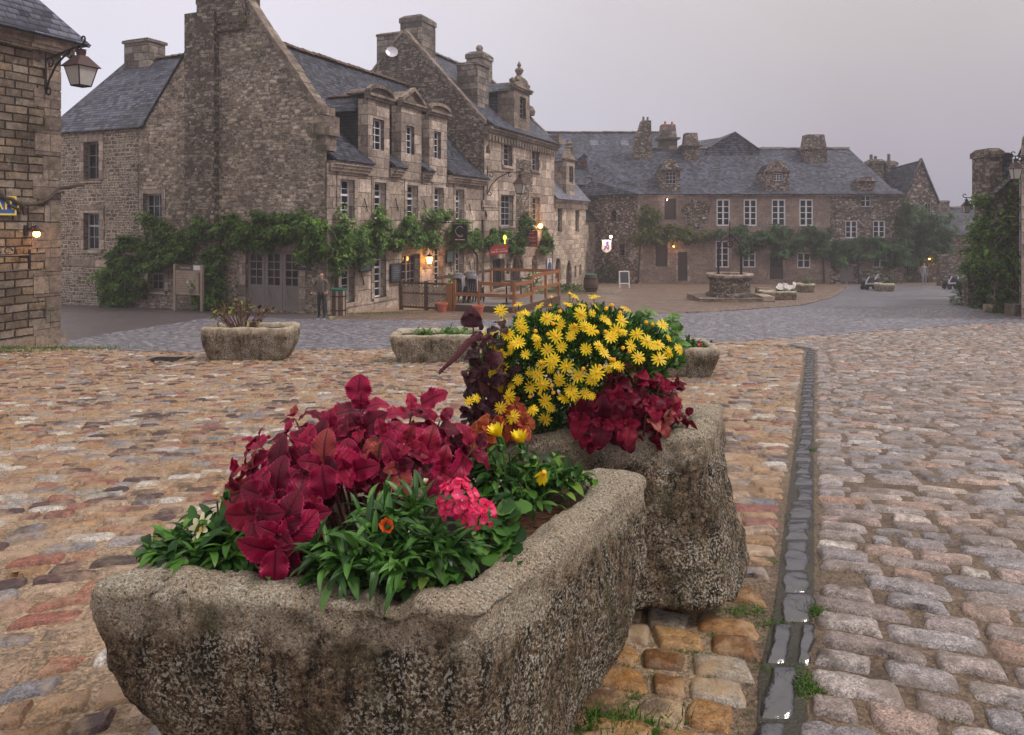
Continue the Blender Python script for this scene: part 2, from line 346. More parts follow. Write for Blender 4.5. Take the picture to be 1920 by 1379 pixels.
M['menu'] = simple('menu_sheet', (.14, .22, .22), .5, var=.3, scale=9)
M['maroon'] = simple('maroon_sign_paint', (.26, .024, .026), .45, var=.15)
M['pinktext'] = simple('pale_pink_lettering', (.75, .42, .38), .5, var=.05)
M['chalk'] = simple('chalk_lettering', (.50, .52, .58), .7, var=.1)
M['gold'] = simple('yellow_lettering', (.72, .55, .10), .5, var=.05)
M['blue'] = simple('blue_sign_paint', (.035, .10, .30), .45, var=.15)
M['signcream'] = simple('cream_sign_board', (.85, .76, .62), .5, var=.06)
M['purple'] = simple('purple_sign_paint', (.22, .10, .42), .5, var=.1)
M['signwhite'] = simple('white_sign_enamel', (.72, .70, .72), .35, var=.05)
M['terracotta'] = simple('terracotta', (.50, .13, .07), .7, var=.15)
M['green'] = simple('green_bin_liner', (.02, .17, .12), .4, var=.1)
M['silver'] = simple('pale_metal', (.65, .63, .68), .35, .3, var=.05)
M['glassy'] = simple('lantern_glass', (.42, .40, .38), .25, var=.1)
M['warm'] = glow('amber_lamp', (1, .45, .08), 12)
M['whitelamp'] = glow('white_lamp', (1, .82, .80), 14)
M['yellowlamp'] = glow('yellow_lamp', (.85, .9, .1), 1.2)
def glassmat():
    m, nt, b, _ = newmat('window_glass'); g = nd(nt, 'ShaderNodeNewGeometry')
    n = noise(nt, g.outputs['Position'], 1.3, 3)
    setc(nt, b, 'Base Color', ramp(nt, n, [(.35, (.006, .006, .008)), (.7, (.035, .032, .038))]))
    b.inputs['Roughness'].default_value = .12; b.inputs['Specular IOR Level'].default_value = .22
    bump(nt, b, noise(nt, g.outputs['Position'], 2.5, 2), .12, .02); return m
M['glass'] = glassmat()
def barkm():
    return simple('vine_bark', (.06, .042, .035), .8, var=.4, scale=20, bmp=.5)
M['bark'] = barkm()
def leafmat(name, stops, rough=.45, trans=.3, veins=None, edge=None, nscale=6, nr=(.72, 1.25), spec=.25):
    m, nt, b, out = newmat(name); g = nd(nt, 'ShaderNodeNewGeometry'); rv = g.outputs['Random Per Island']
    c = ramp(nt, rv, stops)
    sh = nd(nt, 'ShaderNodeMapRange', Value=noise(nt, g.outputs['Position'], nscale, 3), i1=.3, i2=.7, i3=nr[0], i4=nr[1]).outputs[0]
    c = mixc(nt, 1.0, c, nd(nt, 'ShaderNodeCombineColor', Red=sh, Green=sh, Blue=sh).outputs[0], 'MULTIPLY')
    uv = nd(nt, 'ShaderNodeUVMap'); uv.uv_map = 'UVMap'; s = nd(nt, 'ShaderNodeSeparateXYZ', i0=uv.outputs[0])
    ax = mth(nt, 'ABSOLUTE', mth(nt, 'MULTIPLY_ADD', s.outputs[0], 2.0, -1.0))
    if veins:
        vcol, nv, strength = veins
        ph = mth(nt, 'FRACT', mth(nt, 'MULTIPLY', mth(nt, 'MULTIPLY_ADD', ax, -.32, s.outputs[1]), float(nv)))
        vl = ramp(nt, ph, [(.0, 1.0), (.10, .0), (.9, .0), (1.0, 1.0)]); mid = ramp(nt, ax, [(.0, 1.0), (.05, 1.0), (.12, 0.0)])
        vv = mth(nt, 'MAXIMUM', vl, mid)
        c = mixc(nt, mth(nt, 'MULTIPLY', vv, strength), c, (*vcol, 1))
        bump(nt, b, mth(nt, 'MULTIPLY_ADD', vv, -1.0, mth(nt, 'MULTIPLY', noise(nt, g.outputs['Position'], 120, 2), .6)), .55, .003)
    if edge:
        c = mixc(nt, mth(nt, 'MULTIPLY', ramp(nt, ax, [(edge[1], 0.0), (1.0, 1.0)]), edge[2]), c, (*edge[0], 1))
    setc(nt, b, 'Base Color', c); b.inputs['Roughness'].default_value = rough; b.inputs['Specular IOR Level'].default_value = spec
    if trans:
        t = nd(nt, 'ShaderNodeBsdfTranslucent'); nt.links.new(c, t.inputs[0])
        mx = nd(nt, 'ShaderNodeMixShader', Fac=trans); nt.links.new(b.outputs[0], mx.inputs[1]); nt.links.new(t.outputs[0], mx.inputs[2])
        nt.links.new(mx.outputs[0], out.inputs[0])
    return m
M['coleus'] = leafmat('burgundy_coleus_leaf', [(0, (.06, .001, .010)), (.35, (.15, .002, .022)), (.7, (.32, .003, .048)), (.93, (.21, .002, .020)), (1, (.34, .08, .05))], .45, .16, ((.025, .001, .006), 8, .75), ((.66, .03, .17), .86, .7), spec=.22)
M['coleus2'] = leafmat('dark_red_coleus_leaf', [(0, (.06, .001, .010)), (.5, (.18, .003, .024)), (.9, (.27, .006, .036)), (1, (.36, .12, .08))], .42, .15, ((.03, .001, .006), 8, .5), ((.36, .02, .08), .84, .5), spec=.14)
M['orangecol'] = leafmat('orange_coleus_leaf', [(0, (.36, .05, .015)), (.5, (.48, .09, .02)), (1, (.40, .04, .02))], .5, .25, ((.30, .02, .01), 8, .4), ((.75, .38, .22), .82, .7), spec=.3)
M['darkleaf'] = leafmat('blackish_purple_leaf', [(0, (.022, .006, .012)), (.6, (.05, .012, .022)), (1, (.085, .02, .03))], .4, .12, ((.09, .03, .04), 8, .3))
M['gazania'] = leafmat('gazania_leaf', [(0, (.012, .05, .008)), (.5, (.038, .125, .016)), (1, (.10, .24, .04))], .38, .22, ((.16, .27, .10), 1, .6), spec=.5)
M['smallgreen'] = leafmat('small_green_leaf', [(0, (.012, .045, .010)), (.5, (.035, .11, .018)), (.9, (.09, .22, .03)), (1, (.17, .27, .04))], .4, .22)
M['daisyleaf'] = leafmat('daisy_bush_leaf', [(0, (.014, .05, .012)), (.6, (.05, .14, .025)), (1, (.12, .25, .045))], .42, .2)
M['brightleaf'] = leafmat('bright_green_leaf', [(0, (.07, .17, .03)), (.6, (.12, .27, .05)), (1, (.20, .34, .09))], .4, .3, ((.2, .4, .12), 7, .4))
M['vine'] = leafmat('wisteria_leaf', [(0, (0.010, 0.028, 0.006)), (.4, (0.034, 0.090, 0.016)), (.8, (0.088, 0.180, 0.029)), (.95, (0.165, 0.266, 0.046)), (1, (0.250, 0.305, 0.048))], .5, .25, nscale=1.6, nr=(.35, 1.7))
M['vinelit'] = leafmat('wisteria_light_leaf', [(0, (0.035, 0.094, 0.015)), (.5, (0.108, 0.218, 0.034)), (1, (0.251, 0.361, 0.058))], .5, .28, nscale=1.8, nr=(.5, 1.6))  # lighter copy of the vine leaf; on vine clumps it paints in lit tops
M['yvine'] = leafmat('yellowing_creeper_leaf', [(0, (.02, .035, .01)), (.5, (.07, .09, .02)), (1, (.20, .19, .03))], .5, .22, nscale=1.5)
M['farvine'] = leafmat('far_creeper_leaf', [(0, (0.013, 0.034, 0.013)), (.6, (0.034, 0.081, 0.023)), (1, (0.072, 0.143, 0.036))], .55, .2, nscale=.9, nr=(.35, 1.7))
M['redstem'] = simple('red_brown_stem', (.13, .035, .03), .6, var=.4, scale=30)
M['grass'] = leafmat('grass_blade', [(0, (.035, .09, .012)), (.6, (.07, .17, .02)), (1, (.16, .24, .05))], .5, .25)
M['needle'] = leafmat('dry_pine_needle', [(0, (.12, .05, .03)), (.6, (.30, .14, .08)), (1, (.48, .30, .18))], .6, .0)
def petal(name, c0, c1, center=None):
    m, nt, b, out = newmat(name); uv = nd(nt, 'ShaderNodeUVMap'); uv.uv_map = 'UVMap'; s = nd(nt, 'ShaderNodeSeparateXYZ', i0=uv.outputs[0])
    c = mixc(nt, s.outputs[1], (*c0, 1), (*c1, 1)); g = nd(nt, 'ShaderNodeNewGeometry')
    r = nd(nt, 'ShaderNodeMapRange', Value=g.outputs['Random Per Island'], i3=.82, i4=1.1).outputs[0]
    c = mixc(nt, 1.0, c, nd(nt, 'ShaderNodeCombineColor', Red=r, Green=r, Blue=r).outputs[0], 'MULTIPLY')
    setc(nt, b, 'Base Color', c); b.inputs['Roughness'].default_value = .5
    t = nd(nt, 'ShaderNodeBsdfTranslucent'); nt.links.new(c, t.inputs[0])
    mx = nd(nt, 'ShaderNodeMixShader', Fac=.3); nt.links.new(b.outputs[0], mx.inputs[1]); nt.links.new(t.outputs[0], mx.inputs[2]); nt.links.new(mx.outputs[0], out.inputs[0])
    return m
M['ypetal'] = petal('yellow_petal', (.96, .60, .0), (.98, .80, .0))
M['ycentre'] = simple('yellow_flower_centre', (.85, .42, .01), .7, var=.2, scale=300)
M['opetal'] = petal('orange_petal', (.25, .03, .01), (.80, .13, .01))
M['cpetal'] = petal('cream_petal', (.80, .68, .22), (.88, .85, .62))
M['ppetal'] = petal('pink_petal', (.95, .14, .32), (.84, .0, .11))
M['wpetal'] = petal('white_petal', (.9, .9, .9), (.92, .92, .95))
M['soil'] = simple('dark_soil', (.03, .02, .015), .9, var=.5, scale=60, bmp=.8)

def granite_trough():
    m, nt, b, _ = newmat('weathered_granite_trough'); g = nd(nt, 'ShaderNodeNewGeometry'); pos = g.outputs['Position']
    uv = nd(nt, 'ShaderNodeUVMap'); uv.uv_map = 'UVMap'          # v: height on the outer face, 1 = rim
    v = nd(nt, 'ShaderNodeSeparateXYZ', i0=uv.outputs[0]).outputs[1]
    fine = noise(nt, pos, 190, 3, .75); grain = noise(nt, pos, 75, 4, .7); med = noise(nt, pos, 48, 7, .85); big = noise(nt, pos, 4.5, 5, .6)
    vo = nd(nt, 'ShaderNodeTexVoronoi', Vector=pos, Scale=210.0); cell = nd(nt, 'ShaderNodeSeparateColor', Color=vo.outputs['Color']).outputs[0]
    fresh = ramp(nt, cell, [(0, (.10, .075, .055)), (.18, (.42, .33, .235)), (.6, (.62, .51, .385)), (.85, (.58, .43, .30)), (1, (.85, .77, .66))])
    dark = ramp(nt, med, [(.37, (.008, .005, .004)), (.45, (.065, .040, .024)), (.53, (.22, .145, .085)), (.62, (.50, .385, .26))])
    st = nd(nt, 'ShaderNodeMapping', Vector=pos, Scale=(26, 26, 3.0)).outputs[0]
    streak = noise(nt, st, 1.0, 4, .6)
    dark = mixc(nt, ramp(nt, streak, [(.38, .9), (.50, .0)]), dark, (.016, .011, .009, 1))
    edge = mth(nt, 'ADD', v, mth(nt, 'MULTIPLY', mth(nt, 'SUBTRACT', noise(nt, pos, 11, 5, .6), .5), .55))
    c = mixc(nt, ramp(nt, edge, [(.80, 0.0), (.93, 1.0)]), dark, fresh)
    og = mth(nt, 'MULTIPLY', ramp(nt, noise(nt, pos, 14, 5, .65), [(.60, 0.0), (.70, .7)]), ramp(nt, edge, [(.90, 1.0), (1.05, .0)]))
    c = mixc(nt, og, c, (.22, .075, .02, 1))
    li = mth(nt, 'MULTIPLY', ramp(nt, noise(nt, pos, 105, 4, .65), [(.525, 0.0), (.555, 1.0)]), ramp(nt, big, [(.40, .10), (.56, .95)]))
    c = mixc(nt, li, c, mixc(nt, noise(nt, pos, 17, 2), (.58, .53, .38, 1), (.86, .84, .78, 1)))
    li2 = mth(nt, 'MULTIPLY', ramp(nt, noise(nt, pos, 120, 2, .5), [(.63, 0.0), (.68, .8)]), .6)
    c = mixc(nt, li2, c, (.62, .58, .52, 1))
    mo = mth(nt, 'MULTIPLY', ramp(nt, noise(nt, pos, 7, 5, .6), [(.52, .0), (.66, .55)]), 1.0)
    c = mixc(nt, mo, c, (.10, .10, .045, 1))
    sh = nd(nt, 'ShaderNodeMapRange', Value=fine, i1=.3, i2=.7, i3=.45, i4=1.6).outputs[0]
    c = mixc(nt, 1.0, c, nd(nt, 'ShaderNodeCombineColor', Red=sh, Green=sh, Blue=sh).outputs[0], 'MULTIPLY')
    setc(nt, b, 'Base Color', c); b.inputs['Roughness'].default_value = .75; b.inputs['Specular IOR Level'].default_value = .2
    bump(nt, b, mth(nt, 'MULTIPLY_ADD', grain, 1.0, mth(nt, 'MULTIPLY_ADD', med, 1.4, mth(nt, 'MULTIPLY', fine, .6))), 1.0, .020)
    return m
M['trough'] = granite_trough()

def cobble(name, stops, wet=.35, grain=1.0, gritcol=(.35, .27, .2)):
    m, nt, b, _ = newmat(name); g = nd(nt, 'ShaderNodeNewGeometry'); pos = g.outputs['Position']; rv = g.outputs['Random Per Island']
    c = ramp(nt, rv, stops, 'LINEAR')
    med = noise(nt, pos, 26, 5, .7); fin = noise(nt, pos, 170, 3, .75); big = noise(nt, pos, .55, 3)
    sh = mth(nt, 'MULTIPLY', nd(nt, 'ShaderNodeMapRange', Value=med, i1=.28, i2=.72, i3=.50, i4=1.50).outputs[0], nd(nt, 'ShaderNodeMapRange', Value=fin, i1=.28, i2=.72, i3=1 - .38 * grain, i4=1 + .38 * grain).outputs[0])
    c = mixc(nt, 1.0, c, nd(nt, 'ShaderNodeCombineColor', Red=sh, Green=sh, Blue=sh).outputs[0], 'MULTIPLY')
    sp = nd(nt, 'ShaderNodeSeparateColor', Color=nd(nt, 'ShaderNodeTexVoronoi', Vector=pos, Scale=190.0).outputs['Color']).outputs[0]
    spk = nd(nt, 'ShaderNodeMapRange', Value=sp, i3=1 - .50 * grain, i4=1 + .50 * grain).outputs[0]
    c = mixc(nt, 1.0, c, nd(nt, 'ShaderNodeCombineColor', Red=spk, Green=spk, Blue=spk).outputs[0], 'MULTIPLY')
    c = mixc(nt, ramp(nt, noise(nt, pos, 5, 6, .7), [(.48, 0.0), (.62, .72)]), c, (*gritcol, 1))
    c = mixc(nt, ramp(nt, noise(nt, pos, 2.3, 7, .75), [(.55, 0.0), (.62, .7)]), c, (.045, .032, .025, 1))
    setc(nt, b, 'Base Color', c)
    r = mth(nt, 'MULTIPLY_ADD', big, .35, mth(nt, 'MULTIPLY_ADD', med, .40, wet - .36))
    setc(nt, b, 'Roughness', r); b.inputs['Specular IOR Level'].default_value = .5
    bump(nt, b, mth(nt, 'MULTIPLY_ADD', med, 1.0, mth(nt, 'MULTIPLY', fin, .45)), .75, .010)
    return m
M['warmstone'] = cobble('warm_sandstone_cobble', [(0, (0.049, 0.028, 0.030)), (.14, (0.098, 0.048, 0.048)), (.18, (0.254, 0.143, 0.068)), (.38, (0.331, 0.201, 0.111)), (.42, (0.254, 0.095, 0.064)), (.50, (0.216, 0.080, 0.065)), (.55, (0.292, 0.201, 0.136)), (.76, (0.349, 0.249, 0.174)), (.80, (0.144, 0.134, 0.154)), (.90, (0.250, 0.225, 0.220)), (.95, (0.405, 0.365, 0.325)), (1, (0.501, 0.461, 0.421))], .34, .8, (.36, .25, .165))
M['pinkstone'] = cobble('pink_grey_granite_sett', [(0, (0.210, 0.164, 0.154)), (.3, (0.282, 0.228, 0.213)), (.36, (0.354, 0.213, 0.157)), (.48, (0.323, 0.239, 0.209)), (.52, (0.211, 0.195, 0.211)), (.75, (0.315, 0.280, 0.280)), (.9, (0.388, 0.318, 0.288)), (.95, (0.462, 0.412, 0.381)), (1, (0.374, 0.202, 0.132))], .36, 1.0, (.15, .11, .085))
M['goldstone'] = cobble('ochre_sett', [(0, (0.120, 0.053, 0.019)), (.3, (0.270, 0.128, 0.037)), (.6, (0.315, 0.188, 0.082)), (.7, (0.345, 0.277, 0.203)), (1, (0.247, 0.225, 0.203))], .3, .7, (.40, .26, .14))
M['bluestone'] = cobble('blue_grey_sett', [(0, (.10, .095, .115)), (.4, (.17, .16, .20)), (.8, (.24, .23, .27)), (1, (.29, .25, .25))], .30, .7, (.17, .15, .155))
def channelmat():
    m, nt, b, _ = newmat('wet_drain_stone'); g = nd(nt, 'ShaderNodeNewGeometry'); pos = g.outputs['Position']
    setc(nt, b, 'Base Color', ramp(nt, noise(nt, pos, 12, 4), [(.3, (.010, .009, .014)), (.7, (.03, .027, .038))])); b.inputs['Roughness'].default_value = .16; b.inputs['IOR'].default_value = 2.1
    b.inputs['Specular IOR Level'].default_value = .55
    bump(nt, b, mth(nt, 'ADD', noise(nt, pos, 22, 5), mth(nt, 'MULTIPLY', noise(nt, pos, 70, 2), .1)), .45, .012); return m
M['channel'] = channelmat()
def groundmat(name, stops, sett=None, rough=.6, moss=.5, bscale=1.0, side=None):
    m, nt, b, _ = newmat(name); g = nd(nt, 'ShaderNodeNewGeometry'); pos = g.outputs['Position']
    n1 = noise(nt, pos, 3.2, 6, .65); n2 = noise(nt, pos, 90, 4, .75); n3 = noise(nt, pos, 30, 4, .7)
    c = ramp(nt, n1, stops)
    if side:         # the square is filled with sand left of the drain, with brown earth right of it
        xy = nd(nt, 'ShaderNodeSeparateXYZ', i0=pos); d_ = mth(nt, 'ADD', mth(nt, 'MULTIPLY_ADD', xy.outputs[1], -.41, xy.outputs[0]), mth(nt, 'MULTIPLY', n1, .6))
        c = mixc(nt, ramp(nt, mth(nt, 'MULTIPLY_ADD', d_, .5, .45), [(.35, 1.0), (.5, 0.0)]), c, ramp(nt, n1, side))
        peb = nd(nt, 'ShaderNodeSeparateColor', Color=nd(nt, 'ShaderNodeTexVoronoi', Vector=pos, Scale=85.0).outputs['Color']).outputs[0]
        pv = nd(nt, 'ShaderNodeMapRange', Value=peb, i3=.55, i4=1.5).outputs[0]; c = mixc(nt, 1.0, c, nd(nt, 'ShaderNodeCombineColor', Red=pv, Green=pv, Blue=pv).outputs[0], 'MULTIPLY')
    sh = mth(nt, 'MULTIPLY', nd(nt, 'ShaderNodeMapRange', Value=n2, i1=.25, i2=.75, i3=.45, i4=1.55).outputs[0], nd(nt, 'ShaderNodeMapRange', Value=n3, i1=.25, i2=.75, i3=.75, i4=1.25).outputs[0])
    hgt = mth(nt, 'ADD', n2, n3)
    if sett:
        w_, h_, jc, c0, c1, rot = sett
        mp = nd(nt, 'ShaderNodeMapping', Vector=pos, Rotation=(0, 0, math.radians(rot))).outputs[0]
        wz = nd(nt, 'ShaderNodeTexNoise', Vector=mp, Scale=1.1, Detail=2.0)
        mp = nd(nt, 'ShaderNodeVectorMath', _operation='MULTIPLY_ADD', i0=wz.outputs['Color'], i1=(.25, .25, 0), i2=mp).outputs[0]
        br = nd(nt, 'ShaderNodeTexBrick', Vector=mp, Color1=(0, 0, 0, 1), Color2=(1, 1, 1, 1), Mortar=(.5, .5, .5, 1), Scale=1.0)
        br.inputs['Mortar Size'].default_value = .018; br.inputs['Mortar Smooth'].default_value = .6; br.inputs['Brick Width'].default_value = w_; br.inputs['Row Height'].default_value = h_
        rv = nd(nt, 'ShaderNodeSeparateColor', Color=br.outputs['Color']).outputs[0]
        cs = mixc(nt, rv, (*c0, 1), (*c1, 1)); cs = mixc(nt, ramp(nt, n1, [(.5, 0.0), (.8, .35)]), cs, c)
        c = mixc(nt, mth(nt, 'MULTIPLY', br.outputs['Fac'], .8), cs, (*jc, 1))
        hgt = mth(nt, 'MULTIPLY_ADD', br.outputs['Fac'], -2.0, mth(nt, 'MULTIPLY_ADD', rv, .8, n3))
    c = mixc(nt, 1.0, c, nd(nt, 'ShaderNodeCombineColor', Red=sh, Green=sh, Blue=sh).outputs[0], 'MULTIPLY')
    if moss: c = mixc(nt, mth(nt, 'MULTIPLY', ramp(nt, noise(nt, pos, 1.6, 6, .7), [(.53, 0.0), (.66, 1.0)]), moss), c, (.055, .06, .02, 1))
    setc(nt, b, 'Base Color', c); setc(nt, b, 'Roughness', mth(nt, 'MULTIPLY_ADD', noise(nt, pos, .5, 3), .4, rough - .2))
    bump(nt, b, hgt, .8, .018 * bscale); return m
M['ground'] = groundmat('sandy_joint_earth', [(.3, (.075, .048, .032)), (.5, (.145, .098, .066)), (.7, (.21, .145, .095))], None, .65, .25, side=[(.3, (.20, .135, .09)), (.5, (.34, .24, .16)), (.7, (.44, .31, .21))])
M['road'] = groundmat('blue_grey_sett_road', [(.3, (.13, .12, .15)), (.7, (.22, .21, .25))], (.24, .15, (.04, .035, .042), (.11, .105, .13), (.25, .24, .29), 12), .42, .05, 1.6)
M['plaza'] = groundmat('brown_sett_plaza', [(.3, (.13, .08, .06)), (.7, (.23, .15, .11))], (.30, .18, (.04, .026, .022), (.12, .075, .056), (.27, .18, .135), -20), .5, .25, 1.6)
M['asphalt'] = groundmat('mauve_asphalt', [(.3, (.075, .060, .068)), (.7, (.13, .105, .115))], None, .38, .25, .8)
M['gutterbed'] = groundmat('black_mossy_gutter_bed', [(.3, (.022, .018, .015)), (.7, (.055, .05, .03))], None, .35, .6, .6)
M['verge'] = groundmat('earthy_verge', [(.3, (.10, .07, .05)), (.7, (.20, .14, .10))], None, .7, .7)
# ------------------------------------------------------------------ terrain, road, plaza, cobbles
def terrain():
    ys = np.concatenate([np.arange(-6, 12, .5), np.arange(12, 60, 1.0), np.arange(60, 112, 4.0)]); xs = np.linspace(-84, 84, 57)
    X, Y = np.meshgrid(xs, ys); V = np.stack([X.ravel(), Y.ravel(), gz(Y.ravel()) - .004], 1); nx = len(xs)
    i = np.arange(len(ys) - 1)[:, None] * nx + np.arange(nx - 1)[None, :]; Q = np.stack([i, i + 1, i + 1 + nx, i + nx], -1).reshape(-1, 4)
    tag(mesh_np('ground', V, Q, V[:, :2], M['ground']), 'sandy earth under and between the paving stones', kind='structure')
terrain()
def clip(poly, k, sgn):
    out = []
    for a, b in zip(poly, poly[1:] + poly[:1]):
        da, db = sgn * (a[1] - k), sgn * (b[1] - k)
        if da >= 0: out.append(a)
        if da * db < 0:
            t = da / (da - db); out.append((a[0] + (b[0] - a[0]) * t, a[1] + (b[1] - a[1]) * t))
    return out
def sheet(name, px, mat, lift, label, world=False):
    poly = [(p[0], p[1]) if world else tuple(G(*p)[:2]) for p in px]
    y0 = min(p[1] for p in poly); y1 = max(p[1] for p in poly); mb = MB(); y = y0
    while y < y1:
        q = clip(clip(poly, y, 1), y + .6, -1)
        if len(q) > 2:
            a = sum(q[i][0] * q[(i + 1) % len(q)][1] - q[(i + 1) % len(q)][0] * q[i][1] for i in range(len(q)))
            if a < 0: q = q[::-1]
            mb.face([(p[0], p[1], float(gz(p[1])) + lift) for p in q])
        y += .6
    return tag(mb.build(name, mat), label, kind='structure')
# boundaries as the photo shows them on the ground
ROADB = ([-400, 118, 230, 350, 560, 730, 900, 1150, 1300, 1400, 1600, 1760, 1920, 2400], [662, 652, 658, 660, 657, 655, 648, 640, 642, 640, 625, 613, 606, 590])
road_px = [(118, 652), (230, 658), (350, 660), (560, 657), (730, 655), (900, 648), (1150, 640), (1300, 642), (1400, 640), (1600, 625), (1760, 613), (1920, 606), (2300, 596), (2200, 556), (1900, 540), (1760, 535), (1585, 536), (1575, 548), (1555, 560), (1500, 573), (1400, 581), (1290, 588), (1130, 596), (900, 601), (620, 600), (480, 596), (420, 592), (118, 640)]
sheet('road', road_px, M['road'], .004, 'blue grey granite sett road crossing the square')
sheet('plaza', [(620, 600), (900, 601), (1130, 596), (1290, 588), (1400, 581), (1500, 573), (1555, 560), (1575, 548), (1585, 536), (1500, 531.5), (1100, 532.5), (1040, 541), (850, 578), (640, 589)], M['plaza'], .0045, 'brown sett paving around the old well')
sheet('side_road', [(30, 640), (118, 640), (420, 592), (480, 596), (620, 600), (615, 593), (380, 582), (200, 573), (30, 566)], M['asphalt'], .005, 'damp mauve asphalt lane beside the corner house')
sheet('footpath', [(30, 566), (200, 573), (380, 582), (615, 593), (640, 589), (560, 585), (380, 574), (200, 566), (30, 560)], M['verge'], .006, 'earthy strip along the foot of the vine covered house')

def template(nx, ny, p=9.0):
    u = np.linspace(-1, 1, nx); v = np.linspace(-1, 1, ny); U, V = np.meshgrid(u, v)
    k = .14; Us = U * np.sqrt(1 - k * V ** 2 * .5); Vs = V * np.sqrt(1 - k * U ** 2 * .5)
    H = (1 - np.abs(U) ** (p + 1)) * (1 - np.abs(V) ** p); H = np.clip(H, 0, 1) ** .7
    i = np.arange(ny - 1)[:, None] * nx + np.arange(nx - 1)[None, :]
    return Us.ravel(), Vs.ravel(), H.ravel(), np.stack([i, i + 1, i + 1 + nx, i + nx], -1).reshape(-1, 4)
_ch = [G(*p) for p in [(1438, 1420), (1450, 1379), (1462, 1300), (1482, 1200), (1492, 1120), (1498, 1000), (1504, 900), (1511, 800), (1516, 720), (1520, 657)]]
CHY = [p.y for p in _ch]; CHX = [p.x for p in _ch]
def chx(Y): return np.interp(Y, CHY, CHX)
FOOT = []                                  # keep-out rectangles filled by the troughs later
def field(seed, ang, pitch, lens, keep, joint, hgt, stones, bwob=.35, ymax=24.0, side=0):
    r = np.random.RandomState(seed); ca, sa = math.cos(ang), math.sin(ang)
    ext = ymax * 1.25; rows = int(2 * ext / pitch)
    for j in range(rows):
        b0 = -ext + j * pitch; a = -ext + r.rand() * .3
        ph = r.rand() * 6
        L = r.uniform(lens[0], lens[1], int(2 * ext / lens[0]) + 2) * np.where(r.rand(int(2 * ext / lens[0]) + 2) < .15, .62, 1)
        A = a + np.cumsum(L) - L; C = A + L / 2
        wob = np.sin(C * .55 + b0 * .21) * bwob * .5 + np.sin(C * 1.7 + b0 * .9) * .05
        X = C * ca - (b0 + wob) * sa; Y = C * sa + (b0 + wob) * ca
        if side:
            aa = np.linspace(-ext, ext, 3000); ww = np.sin(aa * .55 + b0 * .21) * bwob * .5 + np.sin(aa * 1.7 + b0 * .9) * .05
            xx = aa * ca - (b0 + ww) * sa; yy = aa * sa + (b0 + ww) * ca; g_ = xx - chx(yy) - side * .10; hit = np.where((g_[:-1] < 0) & (g_[1:] >= 0))[0]
            if len(hit) and yy[hit[0]] < 17.5:
                a0 = aa[hit[0]]; C = a0 + side * (np.cumsum(L) - L / 2)
                wob = np.sin(C * .55 + b0 * .21) * bwob * .5 + np.sin(C * 1.7 + b0 * .9) * .05
                X = C * ca - (b0 + wob) * sa; Y = C * sa + (b0 + wob) * ca
        ok = (Y > 1.4) & (Y < ymax) & (np.abs(X) < .74 * Y + .8)
        ok &= keep(X, Y) & (r.rand(len(X)) > np.where(Y < 9, .05, .02))
        for q in np.where(ok)[0]: stones.append((C[q], b0, L[q], pitch, X[q], Y[q], ca, sa, joint, hgt, bwob))
def build_stones(name, stones, mat, label, seed):
    st = np.array([s for s in stones]); 
    if not len(st): return
    r = np.random.RandomState(seed); allV = []; allQ = []; allU = []; base = 0
    for (ya, yb, nx, ny) in ((0, 4.2, 17, 11), (4.2, 8, 11, 7), (8, 14, 7, 5), (14, 60, 5, 4)):
        s = st[(st[:, 5] >= ya) & (st[:, 5] < yb)]; n = len(s)
        if not n: continue
        U, V, H, Q = template(nx, ny); C, B, L, PT = s[:, 0], s[:, 1], s[:, 2], s[:, 3]; ca, sa = s[:, 6:7], s[:, 7:8]; jn = s[:, 8]; hg = s[:, 9]
        jit = r.uniform(-.016, .016, (n, 4, 2)); hl = (L - jn) / 2; hb = (PT - jn) / 2 * r.uniform(.93, 1.06, n)
        cs = np.array([(-1, -1), (1, -1), (1, 1), (-1, 1)])
        cx = cs[None, :, 0] * hl[:, None] + jit[:, :, 0]; cy = cs[None, :, 1] * hb[:, None] + jit[:, :, 1]
        wts = np.stack([(1 - U) * (1 - V), (1 + U) * (1 - V), (1 + U) * (1 + V), (1 - U) * (1 + V)], 0) / 4
        a = C[:, None] + cx @ wts; b_ = cy @ wts
        wob = np.sin(a * .55 + B[:, None] * .21) * s[:, 10:11] * .5 + np.sin(a * 1.7 + B[:, None] * .9) * .05
        b = B[:, None] + wob + b_
        X = a * ca - b * sa; Y = a * sa + b * ca
        zg = gz(Y); h = hg * r.uniform(.75, 1.2, n)
        tilt = (U[None, :] * r.uniform(-.006, .006, (n, 1)) + V[None, :] * r.uniform(-.005, .005, (n, 1)))
        Z = zg - .022 + H[None, :] * (h[:, None] + .022) + tilt * H[None, :]
        if nx >= 11:
            pts = np.stack([X.ravel() * 22, Y.ravel() * 22, np.repeat(r.rand(n) * 50, len(U))], 1)
            nz = fbm(pts, 3).reshape(n, -1)
            Z += nz * .0048 * H[None, :]
            e = (H[None, :] < .97) * .013
            X += vnoise(pts * .7 + 9).reshape(n, -1) * e; Y += vnoise(pts * .7 + 31).reshape(n, -1) * e
        m = len(U); allV.append(np.stack([X.ravel(), Y.ravel(), Z.ravel()], 1))
        allQ.append((Q[None] + (np.arange(n) * m)[:, None, None]).reshape(-1, 4) + base); base += n * m
    V = np.concatenate(allV); Q = np.concatenate(allQ)
    tag(mesh_np(name, V, Q, V[:, :2], mat), label, kind='structure')
def pyof(X, Y): return HY + F * (EYE - gz(Y)) / np.maximum(Y, .2)
def pxof(X, Y): return 960 + F * X / np.maximum(Y, .2)
def notroad(X, Y): return pyof(X, Y) > np.interp(pxof(X, Y), *ROADB)
def offch(X, Y): return np.abs(X - chx(Y)) > np.where(Y < 18, .17, -1)
def offb1(X, Y): return ~((pxof(X, Y) < 119) & (Y > 17.0 + (X + 10.39) * 2.35 - .1))
